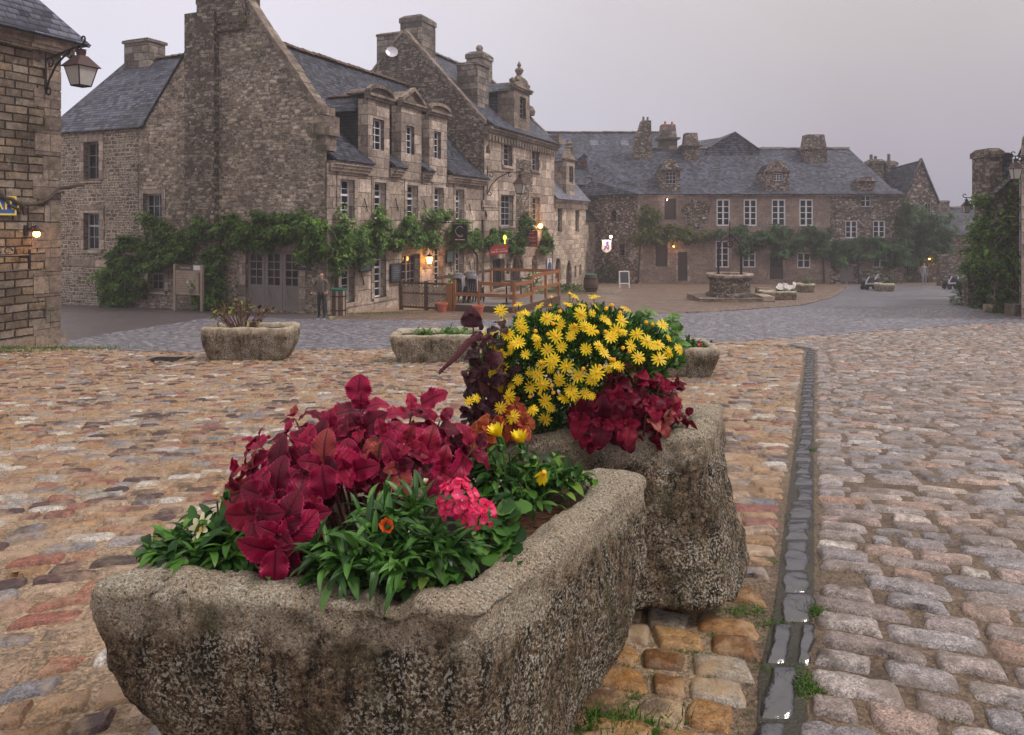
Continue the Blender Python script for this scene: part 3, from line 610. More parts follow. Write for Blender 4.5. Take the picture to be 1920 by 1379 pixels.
def gold(X, Y): return (X > .15) & (X < chx(Y)) & (Y < 3.3)
sr, sl, sg, sb = [], [], [], []
field(1, math.radians(-21), .150, (.20, .40), lambda X, Y: notroad(X, Y) & (X > chx(Y) + .08), .022, .016, sr, .25, side=1)
field(2, math.radians(9), .125, (.14, .29), lambda X, Y: notroad(X, Y) & offb1(X, Y) & (X < .25 + (Y - 2.5) * .10 - .9 * (Y > 3.4)), .014, .015, sl, .5)
field(5, math.radians(-8), .145, (.17, .30), lambda X, Y: notroad(X, Y) & (X >= .25 + (Y - 2.5) * .10 - .9 * (Y > 3.4)) & (X < chx(Y) - .08) & ~gold(X, Y), .014, .015, sl, .2, side=-1)
field(3, math.radians(-12), .150, (.15, .27), lambda X, Y: gold(X, Y) & (X < chx(Y) - .08), .010, .016, sg, .1, side=-1)
def inroad(X, Y):
    py, px = pyof(X, Y), pxof(X, Y)
    return (~notroad(X, Y)) & (py > np.interp(px, [118, 420, 480, 620, 900, 1130, 1290, 1400, 1500], [640, 592, 596, 600, 601, 596, 588, 581, 573])) & (px > 100)
field(4, math.radians(2), .170, (.22, .36), inroad, .024, .014, sb, .12, 30.0)
build_stones('granite_paving', sr, M['pinkstone'], 'rows of pinkish grey granite setts right of the drain', 3)
build_stones('cobbled_paving', sl, M['warmstone'], 'warm brown, red and purple cobbles filling the left of the square', 4)
build_stones('ochre_paving', sg, M['goldstone'], 'wet ochre setts between the trough and the drain', 5)
build_stones('sett_road_surface', sb, M['bluestone'], 'blue grey setts of the road nearest the cobbles', 6)
def channel():
    mb = MB(); y = 1.6
    while y < 16.5:
        a, b = y, y + .5; mb.face([(chx(a) - .08, a, float(gz(a)) + .001), (chx(a) + .08, a, float(gz(a)) + .001), (chx(b) + .08, b, float(gz(b)) + .001), (chx(b) - .08, b, float(gz(b)) + .001)]); y += .5
    tag(mb.build('gutter_bed', M['gutterbed']), 'dark mossy bed either side of the drain stones', kind='structure')
    r = np.random.RandomState(9); y = 1.9; U, V, H, Q = template(13, 17, 3.5); VV = []; QQ = []; k = 0
    while y < 16.4:
        L = r.uniform(.22, .42) * (1 if y < 6 else 1.2); two = 2.55 < y < 2.95
        for off, wd in ((-.045, .075), (.055, .05)) if two else ((r.uniform(-.012, .012), r.uniform(.105, .14) * (1 + (y > 8) * .25)),):
            yy = y + L / 2 + V * (L / 2 + .002); xx = chx(yy) + .012 * math.sin(y * 3.1) + off + U * wd / 2 * (1 + .12 * np.sin(yy * 23 + k))
            z = gz(yy) - .010 + H ** .5 * .024; nz = fbm(np.stack([xx * 20, yy * 20, yy * 0 + k], 1), 3); z = z + nz * .004 * H; xx = xx + nz * .006
            QQ.append(Q + len(VV) * len(U)); VV.append(np.stack([xx, yy, z], 1)); k += 1
        y += L
    tag(mesh_np('drain_channel', np.concatenate(VV), np.concatenate(QQ), None, M['channel']), 'line of glossy wet dark stones draining the square', kind='structure')
channel()
# hollow gutter slab and low kerb line of the plaza
def strip(name, px, wd, mat, z0, z1, label):
    pts = [G(*p) for p in px]; mb = MB()
    for a, b in zip(pts, pts[1:]):
        d = (b - a); d.z = 0; d.normalize(); t = Vector((-d.y, d.x, 0)) * wd / 2
        n = max(1, int((b - a).length / .5))
        for i in range(n):
            p = a.lerp(b, i / n + .004); q = a.lerp(b, (i + 1) / n - .004); p.z = float(gz(p.y)); q.z = float(gz(q.y)); j = rnd.uniform(-.006, .006)
            mb.hexa([p - t + Vector((0, 0, z0)), q - t + Vector((0, 0, z0)), q + t + Vector((0, 0, z0)), p + t + Vector((0, 0, z0)), p - t + Vector((0, 0, z1 + j)), q - t + Vector((0, 0, z1 + j)), q + t + Vector((0, 0, z1 + j)), p + t + Vector((0, 0, z1 + j))])
    tag(mb.build(name, mat), label, kind='structure')
strip('kerb', [(1290, 588), (1400, 581), (1500, 573), (1555, 560), (1575, 548), (1585, 538)], .22, M['darktrim'], -.1, .05, 'dark kerb stones edging the brown paving')
strip('gutter', [(1380, 646), (1450, 649), (1518, 655)], .12, M['channel'], -.1, .012, 'wet side gutter meeting the drain')

# ------------------------------------------------------------------ stone troughs
def ringpts(quad, r, ne, nc):
    quad = np.asarray(quad, float); out = []; seg = []
    for i in range(4):
        p, a, b = quad[i], quad[i - 1], quad[(i + 1) % 4]
        d0 = (a - p) / np.linalg.norm(a - p); d1 = (b - p) / np.linalg.norm(b - p)
        rr = min(r, .45 * np.linalg.norm(a - p), .45 * np.linalg.norm(b - p)); seg.append((p + d0 * rr, p, p + d1 * rr))
    for i in range(4):
        s0, p, s1 = seg[i]; nx = seg[(i + 1) % 4][0]
        for t in np.linspace(0, 1, nc, endpoint=False): out.append((1 - t) ** 2 * s0 + 2 * t * (1 - t) * p + t * t * s1)
        for t in np.linspace(0, 1, ne[i], endpoint=False): out.append(s1 * (1 - t) + nx * t)
    return np.array(out)
def inset(quad, d):
    q = np.asarray(quad, float); c = q[:, :2].mean(0); out = []
    lines = []
    for i in range(4):
        a, b = q[i, :2], q[(i + 1) % 4, :2]; t = (b - a) / np.linalg.norm(b - a); n = np.array([-t[1], t[0]])
        if np.dot(c - a, n) < 0: n = -n
        lines.append((a + n * d, t))
    for i in range(4):
        (p, t), (p2, t2) = lines[i - 1], lines[i]; A = np.array([t, -t2]).T; s = np.linalg.solve(A, p2 - p); out.append([*(p + t * s[0]), q[i, 2]])
    return np.array(out)
def trough(name, top, bot, zb, label, rimw=.12, r=.10, res=1.0, soil=.09, amp=1.0, power=2.2, group='hollowed granite troughs', mat='trough', mod=None, lift=0, seed=0):
    top = np.array(top, float); bot = np.array([[b[0], b[1], zb] for b in bot], float)
    L = [np.linalg.norm(top[(i + 1) % 4, :2] - top[i, :2]) for i in range(4)]
    ne = [max(4, int(l / (.011 / res))) for l in L]; nc = max(4, int(.16 / (.012 / res)))
    H = top[:, 2].mean() - zb; nl = max(6, int(H / (.011 / res))); rings = []; vv = []
    for i in range(4): rings.append(None)
    rings = []
    cen = bot.mean(0)
    for k in (.25, .55, .85): q = cen + (bot - cen) * k; rings.append(ringpts(q, r * k, ne, nc)); vv.append(0)
    for i in range(nl + 1):
        t = i / nl; e = 1 - (1 - t) ** power
        q = bot + (top - bot) * e; q[:, 2] = bot[:, 2] + (top[:, 2] - .025 - bot[:, 2]) * t
        rings.append(ringpts(q, r * (.7 + .5 * (1 - t)), ne, nc)); vv.append(t)
    nr = max(4, int(rimw / (.012 / res)))
    for i in range(1, nr + 1):
        x = i / nr; q = inset(top, rimw * x); hump = .025 * (1 - abs(2 * x - 1) ** 3)
        q[:, 2] = top[:, 2] - .025 + hump; rings.append(ringpts(q, r * (1 - .35 * x), ne, nc)); vv.append(1.02 + .1 * math.sin(math.pi * x))
    for i in range(1, 6):
        q = inset(top, rimw + .012 * i); q[:, 2] = top[:, 2] - .025 - (soil + .05) * i / 5; rings.append(ringpts(q, r * .65, ne, nc)); vv.append(1.0 - .06 * i)
    R = np.array(rings); K, N, _ = R.shape
    if mod is not None: R = mod(R, K, N)
    du = np.roll(R, -1, 1) - np.roll(R, 1, 1); dv = np.gradient(R, axis=0); n = np.cross(du, dv); n /= np.maximum(np.linalg.norm(n, axis=2, keepdims=True), 1e-9)
    p = R.reshape(-1, 3) + seed * 3.7
    d = fbm(p * 3.2, 3) * .018 + fbm(p * 14, 3) * .0085
    if res > .5: d = d + fbm(p * 48, 3) * .0048
    R = R + n * (d * amp).reshape(K, N, 1)
    i = np.arange(K - 1)[:, None] * N + np.arange(N)[None, :]; j = np.arange(K - 1)[:, None] * N + (np.arange(N)[None, :] + 1) % N
    Q = np.stack([i, j, j + N, i + N], -1).reshape(-1, 4)
    uv = np.stack([np.tile(np.arange(N) / N, K), np.repeat(vv, N)], 1)
    base = top.mean(0); root = thing(name, (base[0], base[1], zb), label, 'stone trough', group)
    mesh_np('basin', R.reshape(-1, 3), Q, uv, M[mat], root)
    q = inset(top, rimw + .02); q[:, 2] -= soil; n_ = 14; s_ = np.linspace(0, 1, n_); A, B = np.meshgrid(s_, s_)
    pts = ((1 - A) * (1 - B))[..., None] * q[0] + (A * (1 - B))[..., None] * q[1] + (A * B)[..., None] * q[2] + ((1 - A) * B)[..., None] * q[3]
    pts = pts.reshape(-1, 3); pts[:, 2] += fbm(pts * 9, 3) * .012
    i = np.arange(n_ - 1)[:, None] * n_ + np.arange(n_ - 1)[None, :]
    mesh_np('soil', pts, np.stack([i, i + 1, i + 1 + n_, i + n_], -1).reshape(-1, 4), pts[:, :2], M['soil'], root)
    return root
RZ = .65
def TA(px, py, r=.95, dz=0):        # rim point: r below the eye
    Y = r * F / (py - HY); return [(px - 960) / F * Y, Y, EYE - r + dz]
A_, B_, C_ = TA(160, 1092), TA(908, 1142), TA(1216, 884); D_ = [A_[0] + C_[0] - B_[0], A_[1] + C_[1] - B_[1], RZ]
def notchmod(R, K, N):
    x = R[..., 0]; y = R[..., 1]; z = R[..., 2]
    front = np.exp(-((y - 1.93 + .04 * x) / .15) ** 2) * (y < 2.2)
    g = np.exp(-((x + .30) / .032) ** 2) * front
    up = np.clip((z - .46) / .16, 0, 1)
    R[..., 2] = z - .050 * g * up - .012 * np.exp(-((x + .16) / .12) ** 2) * front * up * -1
    R[..., 1] = y + .020 * g * np.clip((z - .2) / .4, 0, 1)
    cr = np.exp(-((x + .885 + .03 * np.sin(z * 40)) / .006) ** 2) * front * np.clip((z - .5) / .1, 0, 1)
    R[..., 1] += .012 * cr; R[..., 2] -= .010 * cr
    return R
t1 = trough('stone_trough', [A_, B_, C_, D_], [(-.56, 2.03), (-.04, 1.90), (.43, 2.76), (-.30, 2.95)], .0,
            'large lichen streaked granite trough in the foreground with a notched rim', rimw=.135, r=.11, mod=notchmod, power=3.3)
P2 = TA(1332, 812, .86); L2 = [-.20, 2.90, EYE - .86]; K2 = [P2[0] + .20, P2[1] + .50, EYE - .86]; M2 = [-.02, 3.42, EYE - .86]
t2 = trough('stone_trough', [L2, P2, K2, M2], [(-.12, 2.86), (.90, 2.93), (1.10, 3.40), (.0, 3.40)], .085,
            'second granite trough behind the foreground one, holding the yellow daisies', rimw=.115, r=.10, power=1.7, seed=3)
def support():
    mb = MB()
    for (x, y) in ((.25, 3.15),):
        mb.box(x - .25, x + .25, y - .07, y + .12, -.03, .12)
    mb.build('support_block', M['darktrim'], t2)
support()
def small(px0, px1, pyb, h, depth, label, skew=0.0, seed=1, soil=.08, rim=.10, taper=.12, mat='trough', res=.33, power=1.8):
    Y = Yground(pyb); x0 = (px0 - 960) / F * Y; x1 = (px1 - 960) / F * Y; z = float(gz(Y)); zt = z + h
    top = [(x0, Y + skew, zt), (x1, Y - skew, zt), (x1 + .02, Y + depth - skew, zt + .01), (x0 + .02, Y + depth + skew, zt - .01)]
    bot = [(x0 + taper, Y + .03 + skew, 0), (x1 - taper, Y + .03 - skew, 0), (x1 - taper, Y + depth - .05 - skew, 0), (x0 + taper, Y + depth - .05 + skew, 0)]
    return trough('stone_trough', top, bot, z - .01, label, rimw=rim, r=.10, res=res, soil=soil, seed=seed, power=power), Y, zt
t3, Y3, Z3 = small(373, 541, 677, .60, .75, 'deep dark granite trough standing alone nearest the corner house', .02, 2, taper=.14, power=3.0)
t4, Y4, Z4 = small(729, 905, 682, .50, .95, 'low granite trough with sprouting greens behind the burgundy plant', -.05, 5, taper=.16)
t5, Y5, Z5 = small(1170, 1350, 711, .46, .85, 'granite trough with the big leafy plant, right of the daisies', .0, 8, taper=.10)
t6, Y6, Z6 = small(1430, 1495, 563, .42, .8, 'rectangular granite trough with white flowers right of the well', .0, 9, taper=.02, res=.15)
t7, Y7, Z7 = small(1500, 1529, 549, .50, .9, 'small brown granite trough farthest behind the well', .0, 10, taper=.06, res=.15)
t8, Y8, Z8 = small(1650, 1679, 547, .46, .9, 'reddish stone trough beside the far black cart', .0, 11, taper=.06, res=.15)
def drain():
    c = G(307, 677); mb = MB(); root = thing('drain_grate', (c.x, c.y, c.z), 'sunken square drain grate in the cobbles left of the lone trough', 'drain')
    z = c.z; a = .33
    for k in range(4):
        t = k * math.pi / 2; d = Vector((math.cos(t), math.sin(t), 0)); e = Vector((-d.y, d.x, 0)); p = c + d * a
        mb.hexa([p - e * (a + .05) - d * .05 + Vector((0, 0, -.05)), p + e * (a - .05) - d * .05 + Vector((0, 0, -.05)), p + e * (a - .05) + d * .05 + Vector((0, 0, -.05)), p - e * (a + .05) + d * .05 + Vector((0, 0, -.05)),
                 p - e * (a + .05) - d * .05 + Vector((0, 0, .02)), p + e * (a - .05) - d * .05 + Vector((0, 0, .02)), p + e * (a - .05) + d * .05 + Vector((0, 0, .02)), p - e * (a + .05) + d * .05 + Vector((0, 0, .02))])
    mb.build('rim', M['darktrim'], root); b = MB()
    for k in range(9): b.box(c.x - .28, c.x + .28, c.y - .28 + k * .065, c.y - .25 + k * .065, z, z + .024)
    b.build('bars', M['iron'], root)
drain()
# ------------------------------------------------------------------ building parts
U = Vector((590.0, 1387.0)).normalized(); NN = Vector((U.y, -U.x))
C0 = Vector((-6.78, 27.0))
FA = Fr(C0, U, NN)                         # the row of shop fronts, receding to the right
FG = Fr(C0, -NN, -U)                       # the gable wall facing the viewer; s runs left and away
def window(parent, f, s0, s1, z0, z1, cols, rows, mat='white', depth=.2, frame=.06, bar=.028, leaves=1, transom=None, o=0.0, poly=None, name='window', solid=0.0, label=None):
    if s1 < s0: s0, s1 = s1, s0
    mb = MB(); d = o - depth; t = .05
    f.box(mb, s0, s0 + frame, d, d + t, z0, z1); f.box(mb, s1 - frame, s1, d, d + t, z0, z1)
    f.box(mb, s0 + frame, s1 - frame, d, d + t, z0, z0 + frame); f.box(mb, s0 + frame, s1 - frame, d, d + t, z1 - frame, z1)
    a, b, zb, zt = s0 + frame, s1 - frame, z0 + frame, z1 - frame
    if solid:
        zs = zb + (zt - zb) * solid; f.box(mb, a, b, d, d + t * .8, zb, zs)
        for i in range(leaves):      # planked lower panel with a bead round it
            x0 = a + (b - a) * i / leaves + .05; x1 = a + (b - a) * (i + 1) / leaves - .05
            f.box(mb, x0, x1, d + t * .8, d + t * 1.15, zb + .06, zb + .10); f.box(mb, x0, x1, d + t * .8, d + t * 1.15, zs - .10, zs - .06)
            n = 7
            for k in range(n):
                u0 = x0 + (x1 - x0) * k / n; za = zb + .12; zc = zs - .12
                up = (zc - za) * .55
                p = [(u0, za), (u0 + .03, za), (min(u0 + .03 + up, x1), zc), (min(u0 + up, x1), zc)]
                mb.hexa([f.pt(q[0], d + t * .8, q[1]) for q in p] + [f.pt(q[0], d + t * 1.0, q[1]) for q in p])
        zb = zs
    if transom:
        zm = zb + (zt - zb) * transom; f.box(mb, a, b, d, d + t * 1.1, zm - .04, zm + .04)
    for k in range(1, leaves):
        x = a + (b - a) * k / leaves; f.box(mb, x - frame * .6, x + frame * .6, d, d + t * 1.05, zb, zt)
    for k in range(1, cols):
        if leaves > 1 and (k * leaves) % cols == 0: continue
        x = a + (b - a) * k / cols; f.box(mb, x - bar / 2, x + bar / 2, d + .006, d + t * .7, zb, zt)
    for k in range(1, rows):
        z = zb + (zt - zb) * k / rows; f.box(mb, a, b, d + .004, d + t * .74, z - bar / 2, z + bar / 2)
    w_ = mb.build(name, M[mat], parent)
    if label: w_['label'] = label
    g = MB(); f.box(g, a - .01, b + .01, d - .02, d + .002, z0 + frame, z1 - .01); g.build('pane', M['glass'], w_)
    return w_
def surround(mb, f, s0, s1, z0, z1, w=.22, o=.025, sill=True, m=0, top=.28):
    par = None
    if not isinstance(mb, MB): par = mb; mb = MB()
    if s1 < s0: s0, s1 = s1, s0
    f.box(mb, s0 - w, s0, -.05, o, z0, z1, m); f.box(mb, s1, s1 + w, -.05, o, z0, z1, m)
    f.box(mb, s0 - w, s1 + w, -.05, o + .003, z1, z1 + top, m)
    if sill: f.box(mb, s0 - w * .6, s1 + w * .6, -.2, o + .05, z0 - .14, z0, m)
    if par is not None: mb.build('window_surround', M['trim'], par)
def stack(parent, f, s0, s1, o0, o1, z0, z1, mat='chim', cap=.28, over=.07, taper=.0, name='chimney', flare=False):
    mb = MB()
    if s1 < s0: s0, s1 = s1, s0
    if o1 < o0: o0, o1 = o1, o0
    c = [(s0, o0), (s1, o0), (s1, o1), (s0, o1)]
    cs, co = (s0 + s1) / 2, (o0 + o1) / 2
    def rg(k, e=0): return [(cs + (a - cs) * k + (e if a > cs else -e), co + (b - co) * k + (e if b > co else -e)) for a, b in c]
    def seg(r0, za, r1, zb): mb.hexa([f.pt(a, b, za) for a, b in r0] + [f.pt(a, b, zb) for a, b in r1])
    zc = z1 - cap
    if flare:                     # old Breton stack: string course, then a shorter tapering head
        zc = z1 - (z1 - z0) * .5 if cap is None else z1 - cap
        seg(rg(1), z0, rg(1), zc - .14); seg(rg(1, over), zc - .14, rg(1, over), zc); seg(rg(.97), zc, rg(.8), z1)
    else:
        seg(rg(1), z0, rg(1 - taper), zc); seg(rg(1 - taper, over), zc, rg(1 - taper, over * .9), zc + cap * .6); seg(rg(1 - taper, over * .9), zc + cap * .6, rg(.78), z1)
    return mb.build(name, M[mat], parent)
def ridge_tiles(parent, a, b, r=.13, step=.42, mat='ridge', name='ridge_tiles'):
    a, b = Vector(a), Vector(b); n = max(2, int((b - a).length / step)); mb = MB(); d = (b - a).normalized(); side = Vector((-d.y, d.x, 0)).normalized(); up = side.cross(d) * -1
    if up.z < 0: up = -up
    for i in range(n):
        p = a.lerp(b, i / n); q = a.lerp(b, (i + 1.06) / n); j = rnd.uniform(-.02, .02); ra = []; rb = []
        for k in range(7):
            t = math.pi * k / 6; ra.append(p + side * math.cos(t) * r * 1.15 + up * (math.sin(t) * r + j)); rb.append(q + side * math.cos(t) * r + up * (math.sin(t) * r * .86 + j))
        for k in range(6): mb.face([ra[k], ra[k + 1], rb[k + 1], rb[k]], 0, True)
        mb.face(ra, 0)
    return mb.build(name, M[mat], parent)
def coping(parent, pts, w=.34, t=.22, rough=.06, mat='darktrim', seg=.55, name='coping', across=None):
    mb = MB(); pts = [Vector(p) for p in pts]
    for a, b in zip(pts, pts[1:]):
        n = max(1, int((b - a).length / seg)); ac = across
        for i in range(n):
            p = a.lerp(b, i / n); q = a.lerp(b, (i + .985) / n); j = rnd.uniform(-rough, rough); u = Vector((0, 0, 1)); w2 = w / 2 + rnd.uniform(0, .03)
            mb.hexa([p - ac * w2 - u * .05, q - ac * w2 - u * .05, q + ac * w2 - u * .05, p + ac * w2 - u * .05, p - ac * w2 + u * (t + j), q - ac * w2 + u * (t + j * .4), q + ac * w2 + u * (t + j * .4), p + ac * w2 + u * (t + j)])
    return mb.build(name, M[mat], parent)
def cornice(mb, f, s0, s1, z0, z1, o0, o1, steps=3, m=0):
    for k in range(steps):
        f.box(mb, s0 - .002 * k, s1 + .002 * k, -.02, o0 + (o1 - o0) * (k + 1) / steps, z0 + (z1 - z0) * k / steps, z0 + (z1 - z0) * (k + 1) / steps, m)
def lettering(parent, txt, f, sc, o, z, width, mat, height=None, name='lettering', flip=1, italic=0.0):
    cu = bpy.data.curves.new(name, 'FONT'); cu.body = txt; cu.size = 1.0; cu.align_x = 'CENTER'; cu.extrude = .01; cu.shear = italic
    tmp = bpy.data.objects.new('tmp', cu); COL.objects.link(tmp); dg = bpy.context.evaluated_depsgraph_get(); me = bpy.data.meshes.new_from_object(tmp.evaluated_get(dg))
    bpy.data.objects.remove(tmp); xs = [v.co.x for v in me.vertices]; ys = [v.co.y for v in me.vertices]
    w = max(xs) - min(xs); h = max(ys) - min(ys); k = width / w; kh = k if height is None else height / h
    for v in me.vertices: v.co = f.pt(sc + flip * v.co.x * k, o + v.co.z * .3, z + v.co.y * kh)
    me.materials.clear(); me.materials.append(M[mat]); return link(name, me, parent)

# ------------------------------------------------------------------ corner house, left edge of the photo
FB = Fr((-.611 * 17, 17.0), U, NN)
def corner_house():
    root = thing('stone_house', (FB.pt(-4, -3, -1.2)), 'coursed brown granite corner house with hipped slate roof at the left edge', 'house')
    mb = MB(); wall(mb, FB, rpoly(-9, 0, -1.6, 5.55), [], m=0)
    end = Fr(FB.pt(0, 0, 0)[:2], -NN, U); wall(mb, end, rpoly(0, 9, -1.6, 5.55), [])
    mb.build('wall', M['block'], root)
    q = MB(); z = -1.25; k = 0
    while z < 5.2:
        h = rnd.uniform(.42, .62); w_ = (.62, .36)[k % 2] + rnd.uniform(-.05, .05)
        FB.box(q, -w_, .012, -.3, .014 + .004 * (k % 3), z, z + h - .02); z += h; k += 1
    q.build('quoin', M['darktrim'], root)
    p = MB(); FB.box(p, -9, .10, -.3, .09, -1.7, -.95); p.build('plinth', M['darktrim'], root)
    c = MB(); cornice(c, FB, -9.2, .26, 5.42, 5.78, .06, .30, 3); c.build('cornice', M['trim'], root)
    r = MB(); e0 = FB.pt(.42, .48, 5.70); e1 = FB.pt(-10, .48, 5.70); t = 4.2
    h0 = FB.pt(.42 - t, .48 - t, 5.70 + t * 1.28); h1 = FB.pt(-10, .48 - t, 5.70 + t * 1.28)
    slab(r, [e1, e0, h0, h1], .09); e2 = FB.pt(.42, -9, 5.70); slab(r, [e0, e2, FB.pt(.42 - t, -9, 5.7 + t * 1.28), h0], .09)
    r.build('roof', M['slate'], root)
corner_house()

# ------------------------------------------------------------------ gabled shop house with its annex
def shop_house():
    root = thing('stone_house', FA.pt(5, -4, -1.9), 'gabled granite shop house with three stone dormers and a broad rubble gable', 'house')
    ze = 3.78; zr = 9.12; wr = 4.6; LEN = 13.35
    # gable + annex wall
    gz0 = -2.2
    outl = [(0, gz0), (15, gz0), (15, 5.5), (9.3, 5.5), (6.67, 8.7), (6.67, 9.9), (3.66, 9.9), (.28, 5.55), (-.02, 5.45)]
    outl = [(-.0, gz0)] + outl[1:]
    wins = {}
    def R(x0, y0, x1, y1): a = FG.rect(x0, y0, x1, y1); return (min(a[0], a[1]), max(a[0], a[1]), a[2], a[3])
    wa = R(158, 267, 187, 337); wb = R(158, 399.6, 188.5, 469); wc = R(269, 363.6, 304, 430); wd = R(278, 483, 309, 545); dd = R(461, 470.5, 561, 581)
    mb = MB(); wall(mb, FG, outl, [rpoly(*wa), rpoly(*wb), rpoly(*wc), rpoly(*wd), rpoly(*dd)], .3)
    mb.build('gable_wall', M['rubble'], root)
    an = MB(); 
    s9 = FG.s(262)
    # lighter repointed masonry of the annex stands 2 cm proud
    wall(an, FG, [(s9, gz0), (15, gz0), (15, 5.5), (s9 + .1, 5.5)], [rpoly(*wa), rpoly(*wb)] + ([] ), .3, o=.02)
    an.build('annex_wall', M['rubble2'], root)
    sm = MB()
    for w_ in (wa, wb): surround(root, FG, *w_, w=.26, o=.05, top=.34)
    for w_ in (wc, wd): surround(root, FG, *w_, w=.2, o=.03, top=.3)
    FG.box(sm, dd[0] - .3, dd[0], -.05, .03, gz0, dd[3]); FG.box(sm, dd[1], dd[1] + .3, -.05, .03, gz0, dd[3]); FG.box(sm, dd[0] - .3, dd[1] + .3, -.06, .033, dd[3], dd[3] + .42)
    sm.build('door_surround', M['trim'], root); sm = MB(); FG.box(sm, 9.8, 13.8, -.05, .045, FG.z(170, 500), FG.z(170, 487)); sm.build('stone_band', M['trim'], root)
    window(root, FG, *wa, 2, 3, 'greywood', .24, transom=None); window(root, FG, *wb, 3, 3, 'cream', .24, transom=.66)
    window(root, FG, *wc, 3, 3, 'cream', .24); window(root, FG, *wd, 3, 4, 'cream', .24)
    # double gate: three glazed leaves over planked panels
    s0, s1, z0, z1 = dd; third = (s1 - s0) / 3
    for k in range(3):
        window(root, FG, s0 + third * k + .01, s0 + third * (k + 1) - .01, z0, z1, 2, 4, 'greywood', .14, frame=.13, bar=.04, name='door_leaf', solid=.40)
    # the two broad shallow buttress strips of the stack
    br = MB(); FG.box(br, 5.12, 6.66, -.1, .26, FG.z(385, 436), 9.85); br.build('chimney_breast', M['darkrub'], root)
    # chimney stack with ragged edge
    st = MB(); z = 9.0
    while z < 12.4:
        h = .30; j = rnd.uniform(-.09, .09); FG.box(st, 3.72 + .2 * (z - 9) * .1, 6.12 + j, -.75, .14 + rnd.uniform(-.02, .02), z, z + h); z += h
    st.build('chimney', M['darkrub'], root)
    ax = Vector((U.x, U.y, 0))
    coping(root, [FG.pt(-.05, -.2, 5.55), FG.pt(.32, -.2, 5.62), FG.pt(3.75, -.2, 10.05)], .5, .26, .07, across=ax)
    kn = MB(); FG.box(kn, -.22, .5, -.5, .12, 4.75, 5.45); FG.box(kn, -.10, .4, -.46, .07, 4.2, 4.75); kn.build('kneeler', M['darktrim'], root)
    coping(root, [FG.pt(6.67, -.1, 8.62), FG.pt(9.35, -.1, 5.42)], .3, .05, .0, 'darkslate', name='slate_verge', across=ax, seg=3)
    # facade
    Z0 = -2.9
    W = []
    for x0, x1 in ((637, 664), (701, 723), (762.5, 783), (813.6, 831), (854, 869)):
        W.append((FA.s(x0), FA.s(x1), 1.72, 3.2))
    Gw = []
    for x0, x1 in ((637, 664), (701, 723), (813.6, 831), (854, 869)):
        Gw.append((FA.s(x0), FA.s(x1), -1.5, .38))
    dr = (FA.s(752), FA.s(786), FA.z(768, 579), FA.z(768, 477))
    f = MB(); wall(f, FA, rpoly(0, LEN, Z0, ze), [rpoly(*w_) for w_ in W + Gw + [dr]], .34)
    f.build('facade', M['ashlar'], root)
    tr = MB()
    for w_ in W + Gw:
        surround(root, FA, *w_, w=.2, o=.035, top=.3)
    surround(root, FA, *dr, w=.2, o=.035, sill=False)
    FA.box(tr, -.0, .5, -.05, .045, Z0, ze); FA.box(tr, 0, dr[0] - .2, -.05, .06, Z0, -1.62); FA.box(tr, dr[1] + .2, LEN, -.05, .06, Z0 - .3, -1.72)
    tr.build('plinth', M['trim'], root)
    for w_ in W: window(root, FA, *w_, 2, 5, 'white', .30, frame=.055, transom=.62, leaves=2 if False else 1, bar=.03)
    for w_ in Gw: window(root, FA, *w_, 2, 6, 'white', .30, frame=.055, transom=.66, bar=.03)
    window(root, FA, *dr, 4, 4, 'greywood', .26, frame=.08, solid=.38, leaves=2, name='door')
    an_ = MB()
    for px, py in ((684, 385), (742, 384), (795, 386), (678, 523), (843, 500), (880, 393), (880, 500)):
        an_ = MB(); s = FA.s(px); z = FA.z(px, py); an_.tube([FA.pt(s - .10, .05, z + .26), FA.pt(s - .03, .06, z + .05), FA.pt(s + .03, .06, z - .05), FA.pt(s + .10, .05, z - .26)], .022, 5); an_.build('wall_anchor', M['iron'], root)
    # wall dormers
    D = [(677.5, 728, 697, 718, 224, 282, 191, 168, 'arch'), (736, 788, 759, 775, 237, 290, 204, 172, 'tri'), (795, 836, 812, 825, 247, 298, 220, 201, 'arch')]
    spans = []
    for (a, b, c, d, yt, yb, yc, yp, kind) in D:
        s0, s1 = FA.s(a), FA.s(b); 
        if kind == 'arch' and a > 790: pass
        # the left face we see is the flank: the front starts where the flank ends
        fs0, fs1 = FA.s(c - 9), s1; w0, w1 = FA.s(c), FA.s(d); zt, zb = FA.z((c + d) / 2, yt), FA.z((c + d) / 2, yb)
        zc = FA.z((c + b) / 2, yc); zp = FA.z((c + b) / 2, yp); spans.append((fs0, fs1))
        dn = thing_part = MB(); wall(dn, FA, rpoly(fs0, fs1, ze - .35, zc), [rpoly(w0, w1, zb, zt)], .25, o=.06)
        FA.box(dn, fs0, w0, -.42, .055, ze - .3, zc); FA.box(dn, w1, fs1, -.42, .055, ze - .3, zc)
        FA.box(dn, w0, w1, -.41, .05, zt, zc); FA.box(dn, w0, w1, -.41, .05, ze - .3, zb)
        dob = dn.build('dormer', M['trim'], root)
        pd = MB(); cornice(pd, FA, fs0 - .16, fs1 + .16, zc - .02, zc + .2, .10, .28, 2)
        cs = (fs0 + fs1) / 2; hw = (fs1 - fs0) / 2 + .12; hp = zp - zc - .2; n = 10; prev = None
